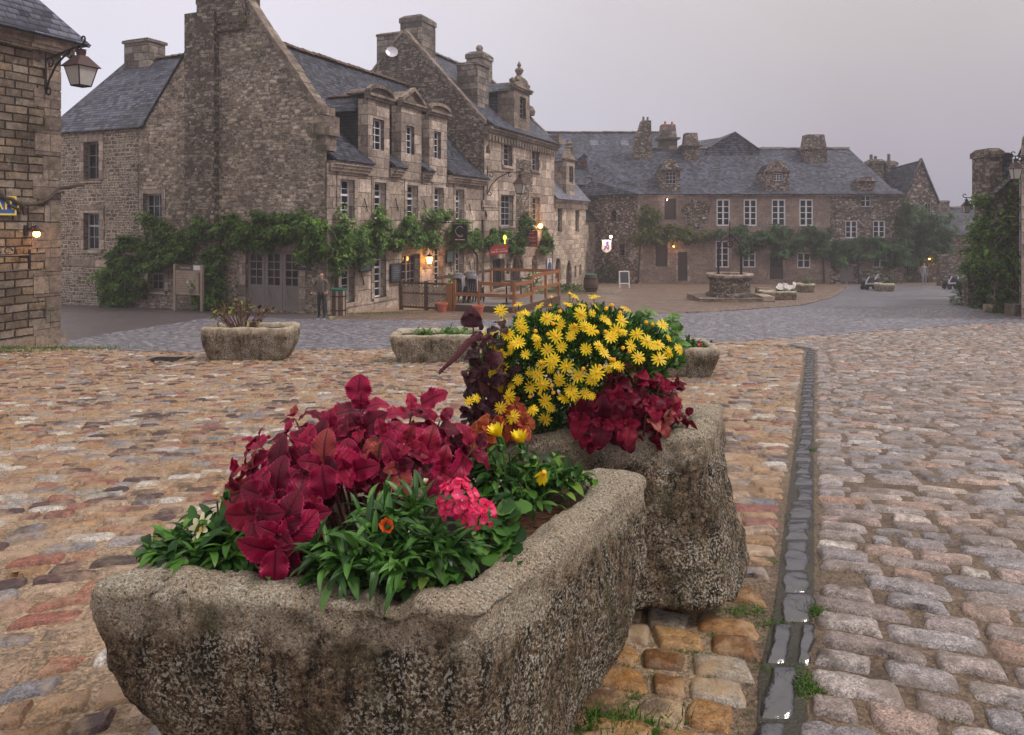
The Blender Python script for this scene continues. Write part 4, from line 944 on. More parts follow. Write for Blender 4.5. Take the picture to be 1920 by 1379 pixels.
        for k in range(n + 1):
            x = -1 + 2 * k / n
            if kind == 'arch': y = math.sqrt(max(0, 1 - x * x * .98))
            else: y = 1 - abs(x)
            cur = (cs + x * hw, zc + .2 + hp * y)
            if prev:
                (xa, za), (xb, zb_) = prev, cur
                pd.hexa([FA.pt(xa, -.9, zc + .19), FA.pt(xb, -.9, zc + .19), FA.pt(xb, .08, zc + .19), FA.pt(xa, .08, zc + .19), FA.pt(xa, -.9, za), FA.pt(xb, -.9, zb_), FA.pt(xb, .08, zb_), FA.pt(xa, .08, za)])
                pd.hexa([FA.pt(xa, .0, za - .02), FA.pt(xb, .0, zb_ - .02), FA.pt(xb, .24, zb_ - .02), FA.pt(xa, .24, za - .02), FA.pt(xa, .0, za + .13), FA.pt(xb, .0, zb_ + .13), FA.pt(xb, .24, zb_ + .13), FA.pt(xa, .24, za + .13)])
            prev = cur
        pd.build('pediment', M['darktrim'], dob)
        window(dob, FA, w0, w1, zb, zt, 2, 4, 'white', .16, frame=.05)
        # slate-hung cheeks and a little ridged roof running back into the main slope
        ck = MB(); oz = lambda o: ze + .2 + (-o) * 1.13
        zdr = zc + .10 + hp * .55; zde = zc - .42
        ob = -(zdr - ze - .2) / 1.13; obe = -(zde - ze - .2) / 1.13
        for s_ in (fs0 + .03, fs1 - .03):
            ck.face([FA.pt(s_, -1.2, ze + .1), FA.pt(s_, -1.2, zde), FA.pt(s_, obe, zde), FA.pt(s_, -1.2, oz(-1.2))]) if False else ck.face([FA.pt(s_, -.2, ze + .2), FA.pt(s_, -.2, zde), FA.pt(s_, obe - .1, zde)])
        ck.build('cheek', M['darkslate'], dob)
        dr_ = MB(); slab(dr_, [FA.pt(fs0 - .32, -.42, zde - .08), FA.pt(fs0 - .32, obe - .1, zde - .08), FA.pt(cs, ob, zdr), FA.pt(cs, -.5, zdr)], .06)
        slab(dr_, [FA.pt(fs1 + .22, -.42, zde - .08), FA.pt(fs1 + .22, obe - .1, zde - .08), FA.pt(cs, ob, zdr), FA.pt(cs, -.5, zdr)], .06)
        dr_.build('dormer_roof', M['slate'], dob)
        ridge_tiles(dob, FA.pt(cs, ob, zdr + .02), FA.pt(cs, -.55, zdr + .02), .1)
    # main roof: front slope with bell-cast eave, cut round the dormers by their stone fronts
    rf = MB(); L0, L1 = .1, LEN + .1
    gaps = [L0] + [x for sp in spans for x in sp] + [L1]
    for a, b in zip(gaps[0::2], gaps[1::2]):
        slab(rf, [FA.pt(a, .42, ze + .10), FA.pt(b, .42, ze + .10), FA.pt(b, -.75, 4.75), FA.pt(a, -.75, 4.75)], .08)
    for (a, b) in spans: slab(rf, [FA.pt(a, -.55, 4.55), FA.pt(b, -.55, 4.55), FA.pt(b, -.75, 4.75), FA.pt(a, -.75, 4.75)], .08)
    slab(rf, [FA.pt(L0, -.75, 4.75), FA.pt(L1, -.75, 4.75), FA.pt(L1, -wr, zr), FA.pt(L0, -wr, zr)], .08)
    slab(rf, [FA.pt(L0, -wr, zr), FA.pt(L1, -wr, zr), FA.pt(L1, -9.3, 4.2), FA.pt(L0, -9.3, 4.2)], .08)
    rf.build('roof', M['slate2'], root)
    ridge_tiles(root, FA.pt(L0, -wr, zr + .02), FA.pt(L1, -wr, zr + .02), .16, .38)
    for a, b in zip(gaps[0::2], gaps[1::2]): cn_ = MB(); cornice(cn_, FA, max(a, .02), b - .01, ze - .30, ze + .06, .08, .34, 3); cn_.build('cornice', M['trim'], root)
    # annex roof
    ar = MB(); slab(ar, [FG.pt(9.2, .25, 5.48), FG.pt(15.2, .25, 5.48), FG.pt(15.2, -4, 9.45), FG.pt(6.6, -4, 9.45), FG.pt(6.6, -3.2, 8.75)], .08)
    slab(ar, [FG.pt(15.2, -4, 9.45), FG.pt(6.6, -4, 9.45), FG.pt(6.6, -8.4, 5.4), FG.pt(15.2, -8.4, 5.4)], .08)
    ar.build('annex_roof', M['slate'], root)
    gb = MB(); ge = Fr(FG.pt(15, 0, 0)[:2], U, -NN); wall(gb, ge, [(0, gz0), (8.2, gz0), (8.2, 5.4), (4, 9.3), (0, 5.45)]); gb.build('annex_gable', M['rubble2'], root)
    ridge_tiles(root, FG.pt(13.3, -4, 9.47), FG.pt(6.7, -4, 9.47), .12)
    stack(root, FG, 13.0, 14.6, -3.5, -4.5, 8.6, 10.45, cap=.22, over=.08)
    return root
shop = shop_house()

# ------------------------------------------------------------------ tall house with finial dormer
SH = 13.35
def tall_house():
    root = thing('stone_house', FA.pt(18, -4, -2.8), 'tall grey granite house with corbelled cornice, finial dormer and bakery ground floor', 'house')
    L0, L1 = SH, 24.3; Z0 = -4.2; ze = 6.55; zr = 11.7; wr = 5.0
    def R(x0, y0, x1, y1): a = FA.rect(x0, y0, x1, y1, .1); return (a[0], a[1], a[2], a[3])
    w2 = [R(943, 264.5, 960, 311.7), R(997, 276, 1010, 320)]; w1 = [R(938, 366, 961.5, 424), R(993, 370, 1011, 424)]
    gd_ = R(923, 486, 945, 540); ga = R(957, 484, 975, 548); gw = R(997, 479, 1008, 506); ni = [R(911, 270, 919.5, 288), R(906, 393, 914, 412), R(948, 491, 955, 514)]
    f = MB(); wall(f, FA, rpoly(L0, L1, Z0, ze), [rpoly(*w_) for w_ in w2 + w1 + [gd_]] + [apoly(*ga)] + [apoly(*gw)] + [apoly(*n_, pointed=True) for n_ in ni], .32, o=.1)
    end = Fr(FA.pt(L1, .1, 0)[:2], -NN, U); wall(f, end, [(0, Z0), (10.2, Z0), (10.2, ze), (5.1, zr - .1), (0, ze)])
    f.build('facade', M['ashlar'], root)
    nb = MB()
    for n_ in ni: FA.box(nb, n_[0], n_[1], -.3, -.21, n_[2], n_[3])
    FA.box(nb, ga[0], ga[1], -.3, -.23, ga[2], ga[3]); FA.box(nb, gw[0], gw[1], -.3, -.22, gw[2], gw[3])
    nb.build('recess_back', M['darkrub'], root)
    rb = MB(); wall(rb, FA, [(FA.s(963), Z0), (FA.s(963) + 3.0, Z0), (FA.s(963) + 3.0, FA.z(975, 330)), (FA.s(1005), FA.z(1005, 335)), (L1, FA.z(1030, 345)), (L1, Z0)] if False else rpoly(FA.s(965), FA.s(995), FA.z(980, 440), FA.z(980, 300)), [], o=.13)
    rb.build('rubble_patch', M['darkrub'], root)
    for w_ in w2 + w1 + [gd_]: 
        a = list(w_); tr = MB()
        FA.box(tr, a[0] - .22, a[0], .05, .14, a[2], a[3]); FA.box(tr, a[1], a[1] + .22, .05, .14, a[2], a[3]); FA.box(tr, a[0] - .25, a[1] + .25, .05, .15, a[3], a[3] + .3); FA.box(tr, a[0] - .2, a[1] + .2, -.1, .22, a[2] - .14, a[2]); tr.build('window_surround', M['trim'], root)
    tr = MB(); FA.box(tr, *[FA.s(902), FA.s(928)], .05, .14, FA.z(915, 389), FA.z(915, 376)); tr.build('plaque', M['trim'], root); tr = MB()
    for k in range(9):
        t0, t1 = math.pi * k / 9, math.pi * (k + 1) / 9; c = (ga[0] + ga[1]) / 2; r = (ga[1] - ga[0]) / 2 + .12; zc = ga[3] - r * .8
        p, q = (c + r * math.cos(t0), zc + r * math.sin(t0)), (c + r * math.cos(t1), zc + r * math.sin(t1)); P_, Q_ = (c + (r + .22) * math.cos(t0), zc + (r + .22) * math.sin(t0)), (c + (r + .22) * math.cos(t1), zc + (r + .22) * math.sin(t1))
        tr.hexa([FA.pt(x[0], .08, x[1]) for x in (p, q, Q_, P_)] + [FA.pt(x[0], .26, x[1]) for x in (p, q, Q_, P_)])
    tr.build('door_arch', M['trim'], root)
    for w_ in w2: window(root, FA, *w_, 2, 4, 'cream', .16, frame=.06)
    for w_ in w1: window(root, FA, *w_, 3, 5, 'cream', .16, frame=.06)
    window(root, FA, *gd_, 2, 1, 'darkdoor', .16, frame=.10, leaves=2, name='shop_window')
    dm = MB(); FA.box(dm, ga[0] + .02, ga[1] - .02, -.2, -.12, ga[2], ga[3] - .05); dm.build('door', M['darkdoor'], root)
    cn_ = MB(); cornice(cn_, FA, L0, L1 + .1, ze - .30, ze + .12, .18, .5, 3); s = L0 + .1
    while s < L1 - .15:
        FA.box(cn_, s, s + .2, .08, .36, ze - .62, ze - .30); s += .42
    cn_.build('corbelled_cornice', M['darktrim'], root)
    # end gable with parapet seen over the shop roof
    g = Fr(FA.pt(L0, .1, 0)[:2], -NN, -U); mb = MB()
    wall(mb, g, [(0, 1), (10.2, 1), (10.2, 6.9), (5.2, 12.1), (4.75, 12.1), (.05, 6.95)]); mb.build('gable_wall', M['darkrub'], root)
    ax = Vector((U.x, U.y, 0))
    coping(root, [g.pt(.0, -.22, 6.85), g.pt(4.9, -.22, 12.15)], .46, .15, .05, across=ax); coping(root, [g.pt(5.1, -.22, 12.1), g.pt(10.3, -.22, 6.7)], .46, .15, .05, across=ax)
    rf = MB(); slab(rf, [FA.pt(L0 + .3, .62, ze + .16), FA.pt(L1 + .15, .62, ze + .16), FA.pt(L1 + .15, -.5, ze + 1.0), FA.pt(L0 + .3, -.5, ze + 1.0)], .09)
    slab(rf, [FA.pt(L0 + .3, -.5, ze + 1.0), FA.pt(L1 + .15, -.5, ze + 1.0), FA.pt(L1 + .15, -wr, zr), FA.pt(L0 + .3, -wr, zr)], .09)
    slab(rf, [FA.pt(L0 + .3, -wr, zr), FA.pt(L1 + .15, -wr, zr), FA.pt(L1 + .15, -10.2, ze), FA.pt(L0 + .3, -10.2, ze)], .09)
    rf.build('roof', M['slate'], root)
    ridge_tiles(root, FA.pt(L0 + .4, -wr, zr + .02), FA.pt(L1, -wr, zr + .02), .16, .5, 'ridgegrey')
    c1 = stack(root, g, 5.15, 6.8, -.1, -1.2, 9.0, 12.3, cap=.2, over=.04)
    c2 = stack(root, FA, 14.1, 15.7, -4.15, -5.55, 10.5, 13.35, cap=.45, over=.06)
    stack(root, FA, 14.8, 16.3, -1.0, -2.3, 7.4, 10.55, cap=.2, over=.07)
    c3 = stack(root, FA, 22.6, 24.2, -4.4, -5.6, 10.9, 13.1, cap=.5, over=.07)
    fn = MB(); fn.lathe(FA.pt(23.4, -5, 13.05), [(.0, 0), (.14, .02), (.10, .12), (.22, .25), (.25, .4), (.18, .55), (0, .62)], 10); fn.build('ball_finial', M['darktrim'], c3)
    ds = MB(); o_ = g.pt(6.0, .25, FA.z(740, 132)); 
    dish = MB(); c = g.pt(5.55, .3, 11.0); nd_ = (-Vector((U.x, U.y, 0)) * .8 + Vector((.5, -.2, .35))).normalized(); a = nd_.orthogonal().normalized(); b = nd_.cross(a)
    ring = [[c + (a * math.cos(t * .524) + b * math.sin(t * .524)) * r + nd_ * (r * r * .9) for t in range(12)] for r in (.02, .14, .26, .34)]
    for i in range(3):
        for k in range(12): dish.face([ring[i][k], ring[i][(k + 1) % 12], ring[i + 1][(k + 1) % 12], ring[i + 1][k]], 0, True); dish.face([q - nd_ * .02 for q in (ring[i][k], ring[i + 1][k], ring[i + 1][(k + 1) % 12], ring[i][(k + 1) % 12])], 0, True)
    dish.tube([c - nd_ * .02, c - nd_ * .45], .025, 5); dish.tube([c + nd_ * .02 - b * .2, c + nd_ * .34], .012, 4)
    dt = dish.build('satellite_dish', M['silver']); tag(dt, 'small white satellite dish bracketed to the tall house chimney', 'satellite dish')
    # the tall dormer
    s0, s1 = FA.s(963, .1), FA.s(992, .1); w0, w1 = FA.s(974, .1), FA.s(985, .1); zb, zt = 7.75, 9.0; zc = 9.35
    dn = MB(); wall(dn, FA, rpoly(s0, s1, ze - .3, zc), [rpoly(w0, w1, zb, zt)], .3, o=.14); FA.box(dn, s0, w0, -.9, .135, ze, zc); FA.box(dn, w1, s1, -.9, .135, ze, zc); FA.box(dn, w0, w1, -.9, .13, zt, zc); FA.box(dn, w0, w1, -.9, .13, ze, zb)
    dob = dn.build('dormer', M['darktrim'], root); pm = MB(); cornice(pm, FA, s0 - .15, s1 + .15, zc, zc + .22, .18, .34, 2)
    cs = (s0 + s1) / 2; hw = (s1 - s0) / 2
    pm.hexa([FA.pt(s0, -.3, zc + .2), FA.pt(s1, -.3, zc + .2), FA.pt(s1, .2, zc + .2), FA.pt(s0, .2, zc + .2), FA.pt(cs - .25, -.3, 10.15), FA.pt(cs + .25, -.3, 10.15), FA.pt(cs + .25, .2, 10.15), FA.pt(cs - .25, .2, 10.15)])
    for k in (-1, 1):
        pm.lathe(FA.pt(cs + k * hw * .95, 0, zc + .2), [(.16, 0), (.10, .1), (.19, .22), (.19, .34), (0, .48)], 8)
        pm.lathe(FA.pt(cs + k * hw * .5, .05, zc + .55), [(.22, 0), (.18, .15), (0, .35)], 8)
    pm.lathe(FA.pt(cs, -.05, 10.1), [(.28, 0), (.22, .1), (.12, .2), (.2, .35), (.27, .5), (.2, .62), (.07, .70), (.13, .8), (.10, .9), (0, 1.08)], 10)
    pm.build('finial', M['darktrim'], dob); window(dob, FA, w0, w1, zb, zt, 2, 4, 'greywood', .1, frame=.05)
    cs2 = cs; zd = 9.95; zde = 9.2; sl = (zr - ze - 1.0) / (wr - .5); ob = -(.5 + (zd - ze - 1.0) / sl); obe = -(.5 + (zde - ze - 1.0) / sl)
    rr = MB(); slab(rr, [FA.pt(s0 - .15, -.2, zde), FA.pt(s0 - .15, obe, zde), FA.pt(cs, ob, zd), FA.pt(cs, -.2, zd)], .07); slab(rr, [FA.pt(s1 + .15, -.2, zde), FA.pt(s1 + .15, obe, zde), FA.pt(cs, ob, zd), FA.pt(cs, -.2, zd)], .07)
    rr.build('dormer_roof', M['slate'], dob)
    ck = MB()
    for s_ in (s0 + .04, s1 - .04): ck.face([FA.pt(s_, 0, ze + .3), FA.pt(s_, 0, zde), FA.pt(s_, obe - .05, zde), FA.pt(s_, -.5, ze + 1.0)])
    ck.build('cheek', M['slate2'], dob)
    kb = MB(); FA.box(kb, L1 - .5, L1 + .3, -.3, .6, ze + .1, ze + .75); kb.box(0, 0, 0, 0, 0, 0) if False else None; kb.build('kneeler', M['darktrim'], root)
    FE = [FA.pt(L1, -.2, ze + .6), FA.pt(L1, -wr, zr + .1)]; coping(root, FE, .4, .16, .05, across=ax)
    nb2 = MB(); s_ = L1 - .1; nb2.lathe(FA.pt(L1 - .1, -1.6, ze + 2.2), [(.3, 0), (.36, .3), (.2, .6), (0, .7)], 8); nb2.build('coping_knob', M['darktrim'], root)
    return root
tall = tall_house()

# ------------------------------------------------------------------ pale low house and its small end bay
def pale_house():
    root = thing('stone_house', FA.pt(28, -3, -3.2), 'pale golden granite low house with narrow windows and a finial dormer', 'house')
    L0, L1 = 24.3, 31.6; Z0 = -4.6; ze = 3.0; wr = 3.4; zr = 7.4; o = .0
    def R(x0, y0, x1, y1): return FA.rect(x0, y0, x1, y1)
    w1 = [R(1046, 390, 1054, 436), R(1079, 394, 1085.5, 435)]; dA = [R(1041.5, 484, 1051, 523), R(1061.5, 487, 1072, 535)]; wg = [R(1077, 498, 1081, 521), R(1086, 496, 1090.5, 517)]
    f = MB(); wall(f, FA, rpoly(L0, L1, Z0, ze), [rpoly(*w_) for w_ in w1] + [apoly(*dA[0]), apoly(*dA[1], pointed=True)] + [apoly(*w_) for w_ in wg], .3)
    end = Fr(FA.pt(L1, 0, 0)[:2], -NN, U); wall(f, end, [(0, Z0), (6.8, Z0), (6.8, ze), (3.4, zr), (0, ze)])
    f.build('facade', M['pale'], root)
    for w_ in w1: window(root, FA, *w_, 2, 5, 'greywood', .2, frame=.06)
    for w_ in dA: 
        d_ = MB(); FA.box(d_, w_[0], w_[1], -.26, -.18, w_[2], w_[3]); d_.build('door', M['darkdoor'], root)
    for w_ in wg: window(root, FA, *w_, 2, 3, 'greywood', .2, frame=.05)
    cn_ = MB(); cornice(cn_, FA, L0, L1, ze - .2, ze + .1, .08, .3, 3); s = L0 + .1
    while s < L1 - .2: FA.box(cn_, s, s + .16, .0, .22, ze - .5, ze - .2); s += .36
    cn_.build('corbelled_cornice', M['trim'], root)
    rf = MB(); slab(rf, [FA.pt(L0 - .05, .4, ze + .12), FA.pt(L1 + .1, .4, ze + .12), FA.pt(L1 + .1, -wr, zr), FA.pt(L0 - .05, -wr, zr)], .08); slab(rf, [FA.pt(L0, -wr, zr), FA.pt(L1 + .1, -wr, zr), FA.pt(L1 + .1, -6.9, ze), FA.pt(L0, -6.9, ze)], .08); rf.build('roof', M['slate3'], root)
    coping(root, [FA.pt(L1, .2, ze + .05), FA.pt(L1, -wr, zr + .05)], .35, .2, .08, across=Vector((U.x, U.y, 0)))
    # dormer
    s0, s1 = FA.s(1060), FA.s(1075.5); w0, w1_ = FA.s(1065.5), FA.s(1072.5); zb, zt = FA.z(1069, 343), FA.z(1069, 312); zc = FA.z(1069, 303)
    dn = MB(); wall(dn, FA, rpoly(s0, s1, ze - .3, zc), [rpoly(w0, w1_, zb, zt)], .25, o=.08); FA.box(dn, s0, w0, -.8, .07, ze, zc); FA.box(dn, w1_, s1, -.8, .07, ze, zc); FA.box(dn, w0, w1_, -.8, .06, zt, zc); FA.box(dn, w0, w1_, -.8, .06, ze, zb)
    dob = dn.build('dormer', M['trim'], root); cs = (s0 + s1) / 2; pm = MB(); cornice(pm, FA, s0 - .1, s1 + .1, zc, zc + .16, .12, .26, 2)
    pm.hexa([FA.pt(s0, -.3, zc + .15), FA.pt(s1, -.3, zc + .15), FA.pt(s1, .14, zc + .15), FA.pt(s0, .14, zc + .15), FA.pt(cs - .15, -.3, zc + .95), FA.pt(cs + .15, -.3, zc + .95), FA.pt(cs + .15, .14, zc + .95), FA.pt(cs - .15, .14, zc + .95)])
    pm.lathe(FA.pt(cs, 0, zc + .85), [(.25, 0), (.3, .15), (.12, .25), (.24, .4), (.1, .55), (0, .7)], 8); pm.build('finial', M['darktrim'], dob)
    window(dob, FA, w0, w1_, zb, zt, 1, 3, 'greywood', .08, frame=.05)
    sl = (zr - ze) / (wr + .4); zd = zc + .55; ob = .4 - (zd - ze) / sl; obe = .4 - (zc - ze) / sl
    rr = MB(); slab(rr, [FA.pt(s0 - .15, -.1, zc - .05), FA.pt(s0 - .15, obe, zc - .05), FA.pt(cs, ob, zd), FA.pt(cs, -.1, zd)], .06); slab(rr, [FA.pt(s1 + .1, -.1, zc - .05), FA.pt(s1 + .1, obe, zc - .05), FA.pt(cs, ob, zd), FA.pt(cs, -.1, zd)], .06); rr.build('dormer_roof', M['slate'], dob)
    ck = MB()
    for s_ in (s0 + .03, s1 - .03): ck.face([FA.pt(s_, 0, ze + .3), FA.pt(s_, 0, zc - .05), FA.pt(s_, obe, zc - .05)])
    ck.build('cheek', M['slate2'], dob)
    # end bay
    bay = thing('stone_house', FA.pt(33, -2, -3.2), 'narrow lean-to end bay of pale stone with a steep slate roof by the alley', 'house')
    a, b = 31.6, 35.4; zt = 1.65; wA = R(1106, 421, 1110, 453.5); wB = R(1106, 492, 1110, 520)
    f = MB(); wall(f, FA, rpoly(a, b, Z0, zt), [rpoly(*wA), rpoly(*wB)], .25, o=-.1); end = Fr(FA.pt(b, -.1, 0)[:2], -NN, U); wall(f, end, rpoly(0, 5, Z0, zt)); f.build('wall', M['pale'], bay)
    for w_ in (wA, wB): window(bay, FA, *w_, 1, 4, 'greywood', .3, frame=.04)
    rf = MB(); slab(rf, [FA.pt(a, .15, zt), FA.pt(b + .2, .15, zt), FA.pt(b + .2 - 2.6, -3.4, zt + 3.4), FA.pt(a, -3.4, zt + 3.4)], .08); rf.build('roof', M['darkslate'], bay)
pale_house()

# ------------------------------------------------------------------ far frontal row
def fr_front(Y): return Fr((0, Y), (1, 0), (0, -1))
FF = fr_front(56.0)
def hip_roof(parent, pts, mat, name='roof'):
    mb = MB()
    for p in pts: slab(mb, p, .1)
    return mb.build(name, M[mat], parent)
def dormer_front(root, f, x0, x1, yt, yb, wx0, wx1, wy0, wy1, mat, wmat, slope, zeave, body='patchy'):
    s0, s1 = f.s(x0), f.s(x1); xm = (x0 + x1) / 2; zt, zb = f.z(xm, yt), f.z(xm, yb); h = zt - zb; zc = zb + h * .66
    w0, w1 = f.s(wx0), f.s(wx1); za, zw = f.z(xm, wy1), f.z(xm, wy0)
    za = max(za, zb + .02) if zb < za else za; zbb = min(zb, za - .05)
    mb = MB(); wall(mb, f, rpoly(s0, s1, zbb, zc), [rpoly(w0, w1, za, zw)], .2, o=.05)
    back = -(zc - zeave) / slope - .1
    f.box(mb, s0, w0, back, .045, zbb, zc); f.box(mb, w1, s1, back, .045, zbb, zc); f.box(mb, w0, w1, back, .04, zw, zc)
    if za - zbb > .05: f.box(mb, w0, w1, back, .04, zbb, za)
    d = mb.build('dormer', M[body], root); cs = (s0 + s1) / 2; hw = (s1 - s0) / 2 + .0; pm = MB(); hd_ = MB(); cornice(pm, f, s0 - .12, s1 + .12, zc, zc + .14, .1, .22, 2); hp = zt - zc - .14; prev = None
    for k in range(11):
        x = -1 + k / 5; y = math.sqrt(max(0, 1 - .98 * x * x)); cur = (cs + x * hw, zc + .13 + hp * (y if abs(x) < .62 else y * .55))
        for m2_, o_a, o_b, dz in ((pm, -.25, .16, 0), (hd_, back, -.26, -.1)):
            if prev: m2_.hexa([f.pt(prev[0], o_a, zc + .02), f.pt(cur[0], o_a, zc + .02), f.pt(cur[0], o_b, zc + .02), f.pt(prev[0], o_b, zc + .02), f.pt(prev[0], o_a, prev[1] + dz), f.pt(cur[0], o_a, cur[1] + dz), f.pt(cur[0], o_b, cur[1] + dz), f.pt(prev[0], o_b, prev[1] + dz)])
        prev = cur
    pm.build('pediment', M['patchy'], d); hd_.build('hood_roof', M['slate2'], d); window(d, f, w0, w1, za, zw, 2 if wy1 - wy0 > 25 else 3, 3, wmat, .1, frame=.05, bar=.035, leaves=2 if wy1 - wy0 > 25 else 1)
def far_house():
    root = thing('stone_house', (12, 60, -3.2), 'long two storey far house with four white casements over a creeper and two round dormers', 'house')
    f = FF; Z0 = -4.2; x0, x1 = f.s(1196), f.s(1556); ze = f.z(1400, 364); zr = 1.6 + 138 / F * 60.5; yr = -5.2
    up = [f.rect(a, 374, b, 424) for a, b in ((1343.5, 1369), (1394.5, 1419.5), (1447, 1473), (1499, 1525))]
    lo = [f.rect(1342, 452, 1367, 502), f.rect(1392.5, 452, 1417, 502), f.rect(1495, 474, 1520, 503)]
    dk = f.rect(1246, 373, 1268, 412); op = f.rect(1229, 452, 1251.5, 500); d1 = f.rect(1271, 473, 1289, 527); d2 = f.rect(1443, 474, 1468, 524)
    holes = [rpoly(*w_) for w_ in up + lo + [dk, op, d1, d2]]
    mb = MB(); wall(mb, f, rpoly(x0, x1, Z0, ze), holes, .22); mb.build('facade', M['render'], root)
    # patch of bare lichened rubble, proud of the facade
    pt_ = MB(); wall(pt_, f, [(f.s(a), f.z(1300, b)) for a, b in ((1276, 392), (1300, 372), (1332, 385), (1326, 430), (1290, 432))], [], o=.02); pt_.build('rubble_patch', M['patchy'], root)
    for w_ in up: window(root, f, *w_, 2, 4, 'white', .1, frame=.10, bar=.06, leaves=2)
    for w_ in lo: window(root, f, *w_, 2, 4 if w_[3] - w_[2] > 1.5 else 2, 'white', .1, frame=.08, bar=.045, leaves=2)
    window(root, f, *d2, 2, 3, 'darkdoor', .16, frame=.08, name='door', solid=.45); 
    for d_ in (d1, dk, op):
        m_ = MB(); f.box(m_, d_[0], d_[1], -.2, -.14, d_[2], d_[3])
        for k in range(5): f.box(m_, d_[0] + (d_[1] - d_[0]) * (k + .12) / 5, d_[0] + (d_[1] - d_[0]) * (k + .88) / 5, -.14, -.125, d_[2] + .03, d_[3] - .04)
        m_.build('shutter' if d_ is not d1 else 'door', M['darkdoor'], root)
    tr = MB(); cornice(tr, f, x0, f.s(1692), ze - .18, ze + .06, .05, .25, 2)
    for w_ in (d1, d2, op): f.box(tr, w_[0] - .16, w_[0], -.03, .035, w_[2], w_[3]); f.box(tr, w_[1], w_[1] + .16, -.03, .035, w_[2], w_[3]); f.box(tr, w_[0] - .2, w_[1] + .2, -.03, .04, w_[3], w_[3] + .2)
    f.box(tr, f.s(1196), f.s(1206), -.02, .03, Z0, ze); tr.build('stone_trim', M['trim'], root)
    # canted left flank and roof with a swept hip
    fl = Fr((x0, 56.0), Vector((-1, .95)), Vector((-.95, -1))); zb = MB(); wall(zb, fl, rpoly(0, 6, Z0, ze), [rpoly(2.0, 2.5, f.z(1196, 415), f.z(1196, 395)), rpoly(1.2, 1.7, f.z(1196, 480), f.z(1196, 460))], .2); 
    for w_ in ((1.9, 2.6, f.z(1196, 416), f.z(1196, 394)), (1.1, 1.8, f.z(1196, 481), f.z(1196, 459))): pass
    zb.build('flank_wall', M['patchy'], root)
    xa, xb = x0 - .1, f.s(1692); rx0, rx1 = (1222 - 960) / F * 61.2, (1592 - 960) / F * 61.2; e = .45
    hip_roof(root, [[f.pt(xa, e, ze), f.pt(xb, e, ze), f.pt(xb - .6, -.6, ze + .55), f.pt(xa + .3, -.6, ze + .55)], [f.pt(xa + .3, -.6, ze + .55), f.pt(xb - .6, -.6, ze + .55), f.pt(rx1, yr, zr), f.pt(rx0, yr, zr)],
                    [f.pt(xb - .6, -.6, ze + .55), f.pt(xb, e, ze), f.pt(xb, -9, ze), f.pt(rx1, yr, zr)], [f.pt(rx0, yr, zr), f.pt(rx1, yr, zr), f.pt(xb, -10.5, ze), f.pt(xa, -10.5, ze)],
                    [f.pt(xa, e, ze), f.pt(xa + .3, -.6, ze + .55), fl.pt(4.5, -.2, ze + 1.2), fl.pt(6.2, .4, ze - .05)], [f.pt(xa + .3, -.6, ze + .55), f.pt(rx0, yr, zr), fl.pt(6.2, -1.6, ze + 3.2), fl.pt(4.5, -.2, ze + 1.2)]], 'slate')
    rg = MB(); rg.build('x', M['ridge']) if False else ridge_tiles(root, f.pt(rx0, yr, zr + .02), f.pt(rx1, yr, zr + .02), .14, .6, 'ridgegrey')
    sl = (zr - ze - .55) / (-yr - .6)
    dormer_front(root, f, 1240, 1275, 299, 364, 1248, 1268, 322, 345, 'patchy', 'cream', sl, ze + .2)
    dormer_front(root, f, 1435, 1479, 303, 366, 1450, 1468, 325, 339, 'patchy', 'white', sl, ze + .2)
    g = Fr((0, 59.5), (1, 0), (0, -1))
    def ch(px0, px1, pyt, pyb, Y, dep, **k):
        q = Fr((0, Y), (1, 0), (0, -1)); return stack(root, q, q.s(px0), q.s(px1), 0, -dep, q.z((px0 + px1) / 2, pyb), q.z((px0 + px1) / 2, pyt), **k)
    ch(1239, 1270, 233, 290, 61, 1.2, mat='chim', flare=True, cap=1.1, over=.22)
    ch(1284, 1311, 249, 345, 59.6, 1.2, mat='darkrub', flare=True, cap=.95, over=.2)
    ch(1511, 1551, 252, 345, 59.4, 1.3, mat='darkrub', flare=True, cap=1.05, over=.18)
    # tall curved parapet stack between the two roofs
    q = Fr((0, 60), (1, 0), (0, -1)); c = MB(); prev = None
    for t in range(9):
        y = 226 + (345 - 226) * t / 8; xl = 1204 - 4 * t / 8 - (12 if t > 0 else 0) * (1 if t > 1 else .3); xr = 1221 + (14 * ((t / 8) ** 2.2)) - max(0, t - 5) * 9
        cur = (q.s(xl), q.s(xr), q.z(1210, y))
        if prev: c.hexa([q.pt(cur[0], -1.1, cur[2]), q.pt(cur[1], -1.1, cur[2]), q.pt(cur[1], 0, cur[2]), q.pt(cur[0], 0, cur[2]), q.pt(prev[0], -1.1, prev[2]), q.pt(prev[1], -1.1, prev[2]), q.pt(prev[1], 0, prev[2]), q.pt(prev[0], 0, prev[2])])
        prev = cur
    c.build('parapet_stack', M['darkrub'], root)
    for px, py in ((1208, 224), (1216, 225), (1249, 233), (1262, 234)):
        pb = MB(); pb.lathe(q.pt(q.s(px), -.4, q.z(px, py) - .1), [(.10, 0), (.08, .3), (.11, .34), (.05, .38)], 8); pb.build('chimney_pot', M['terracotta'] if px > 1240 else M['chim'], root)
    # cross gable hung with slate
    q = Fr((0, 60.4), (1, 0), (0, -1)); cg = MB(); A = [(q.s(x), q.z(x, y)) for x, y in ((1310, 300), (1424, 300), (1424, 281), (1378, 249), (1352, 262), (1331, 278))]
    wall(cg, q, A, [], .1); slab(cg, [q.pt(*[q.s(1331), .1, q.z(1331, 276)]), q.pt(q.s(1378), .1, q.z(1378, 247)), q.pt(q.s(1378), -6, q.z(1378, 247)), q.pt(q.s(1331), -6, q.z(1331, 276))], .1)
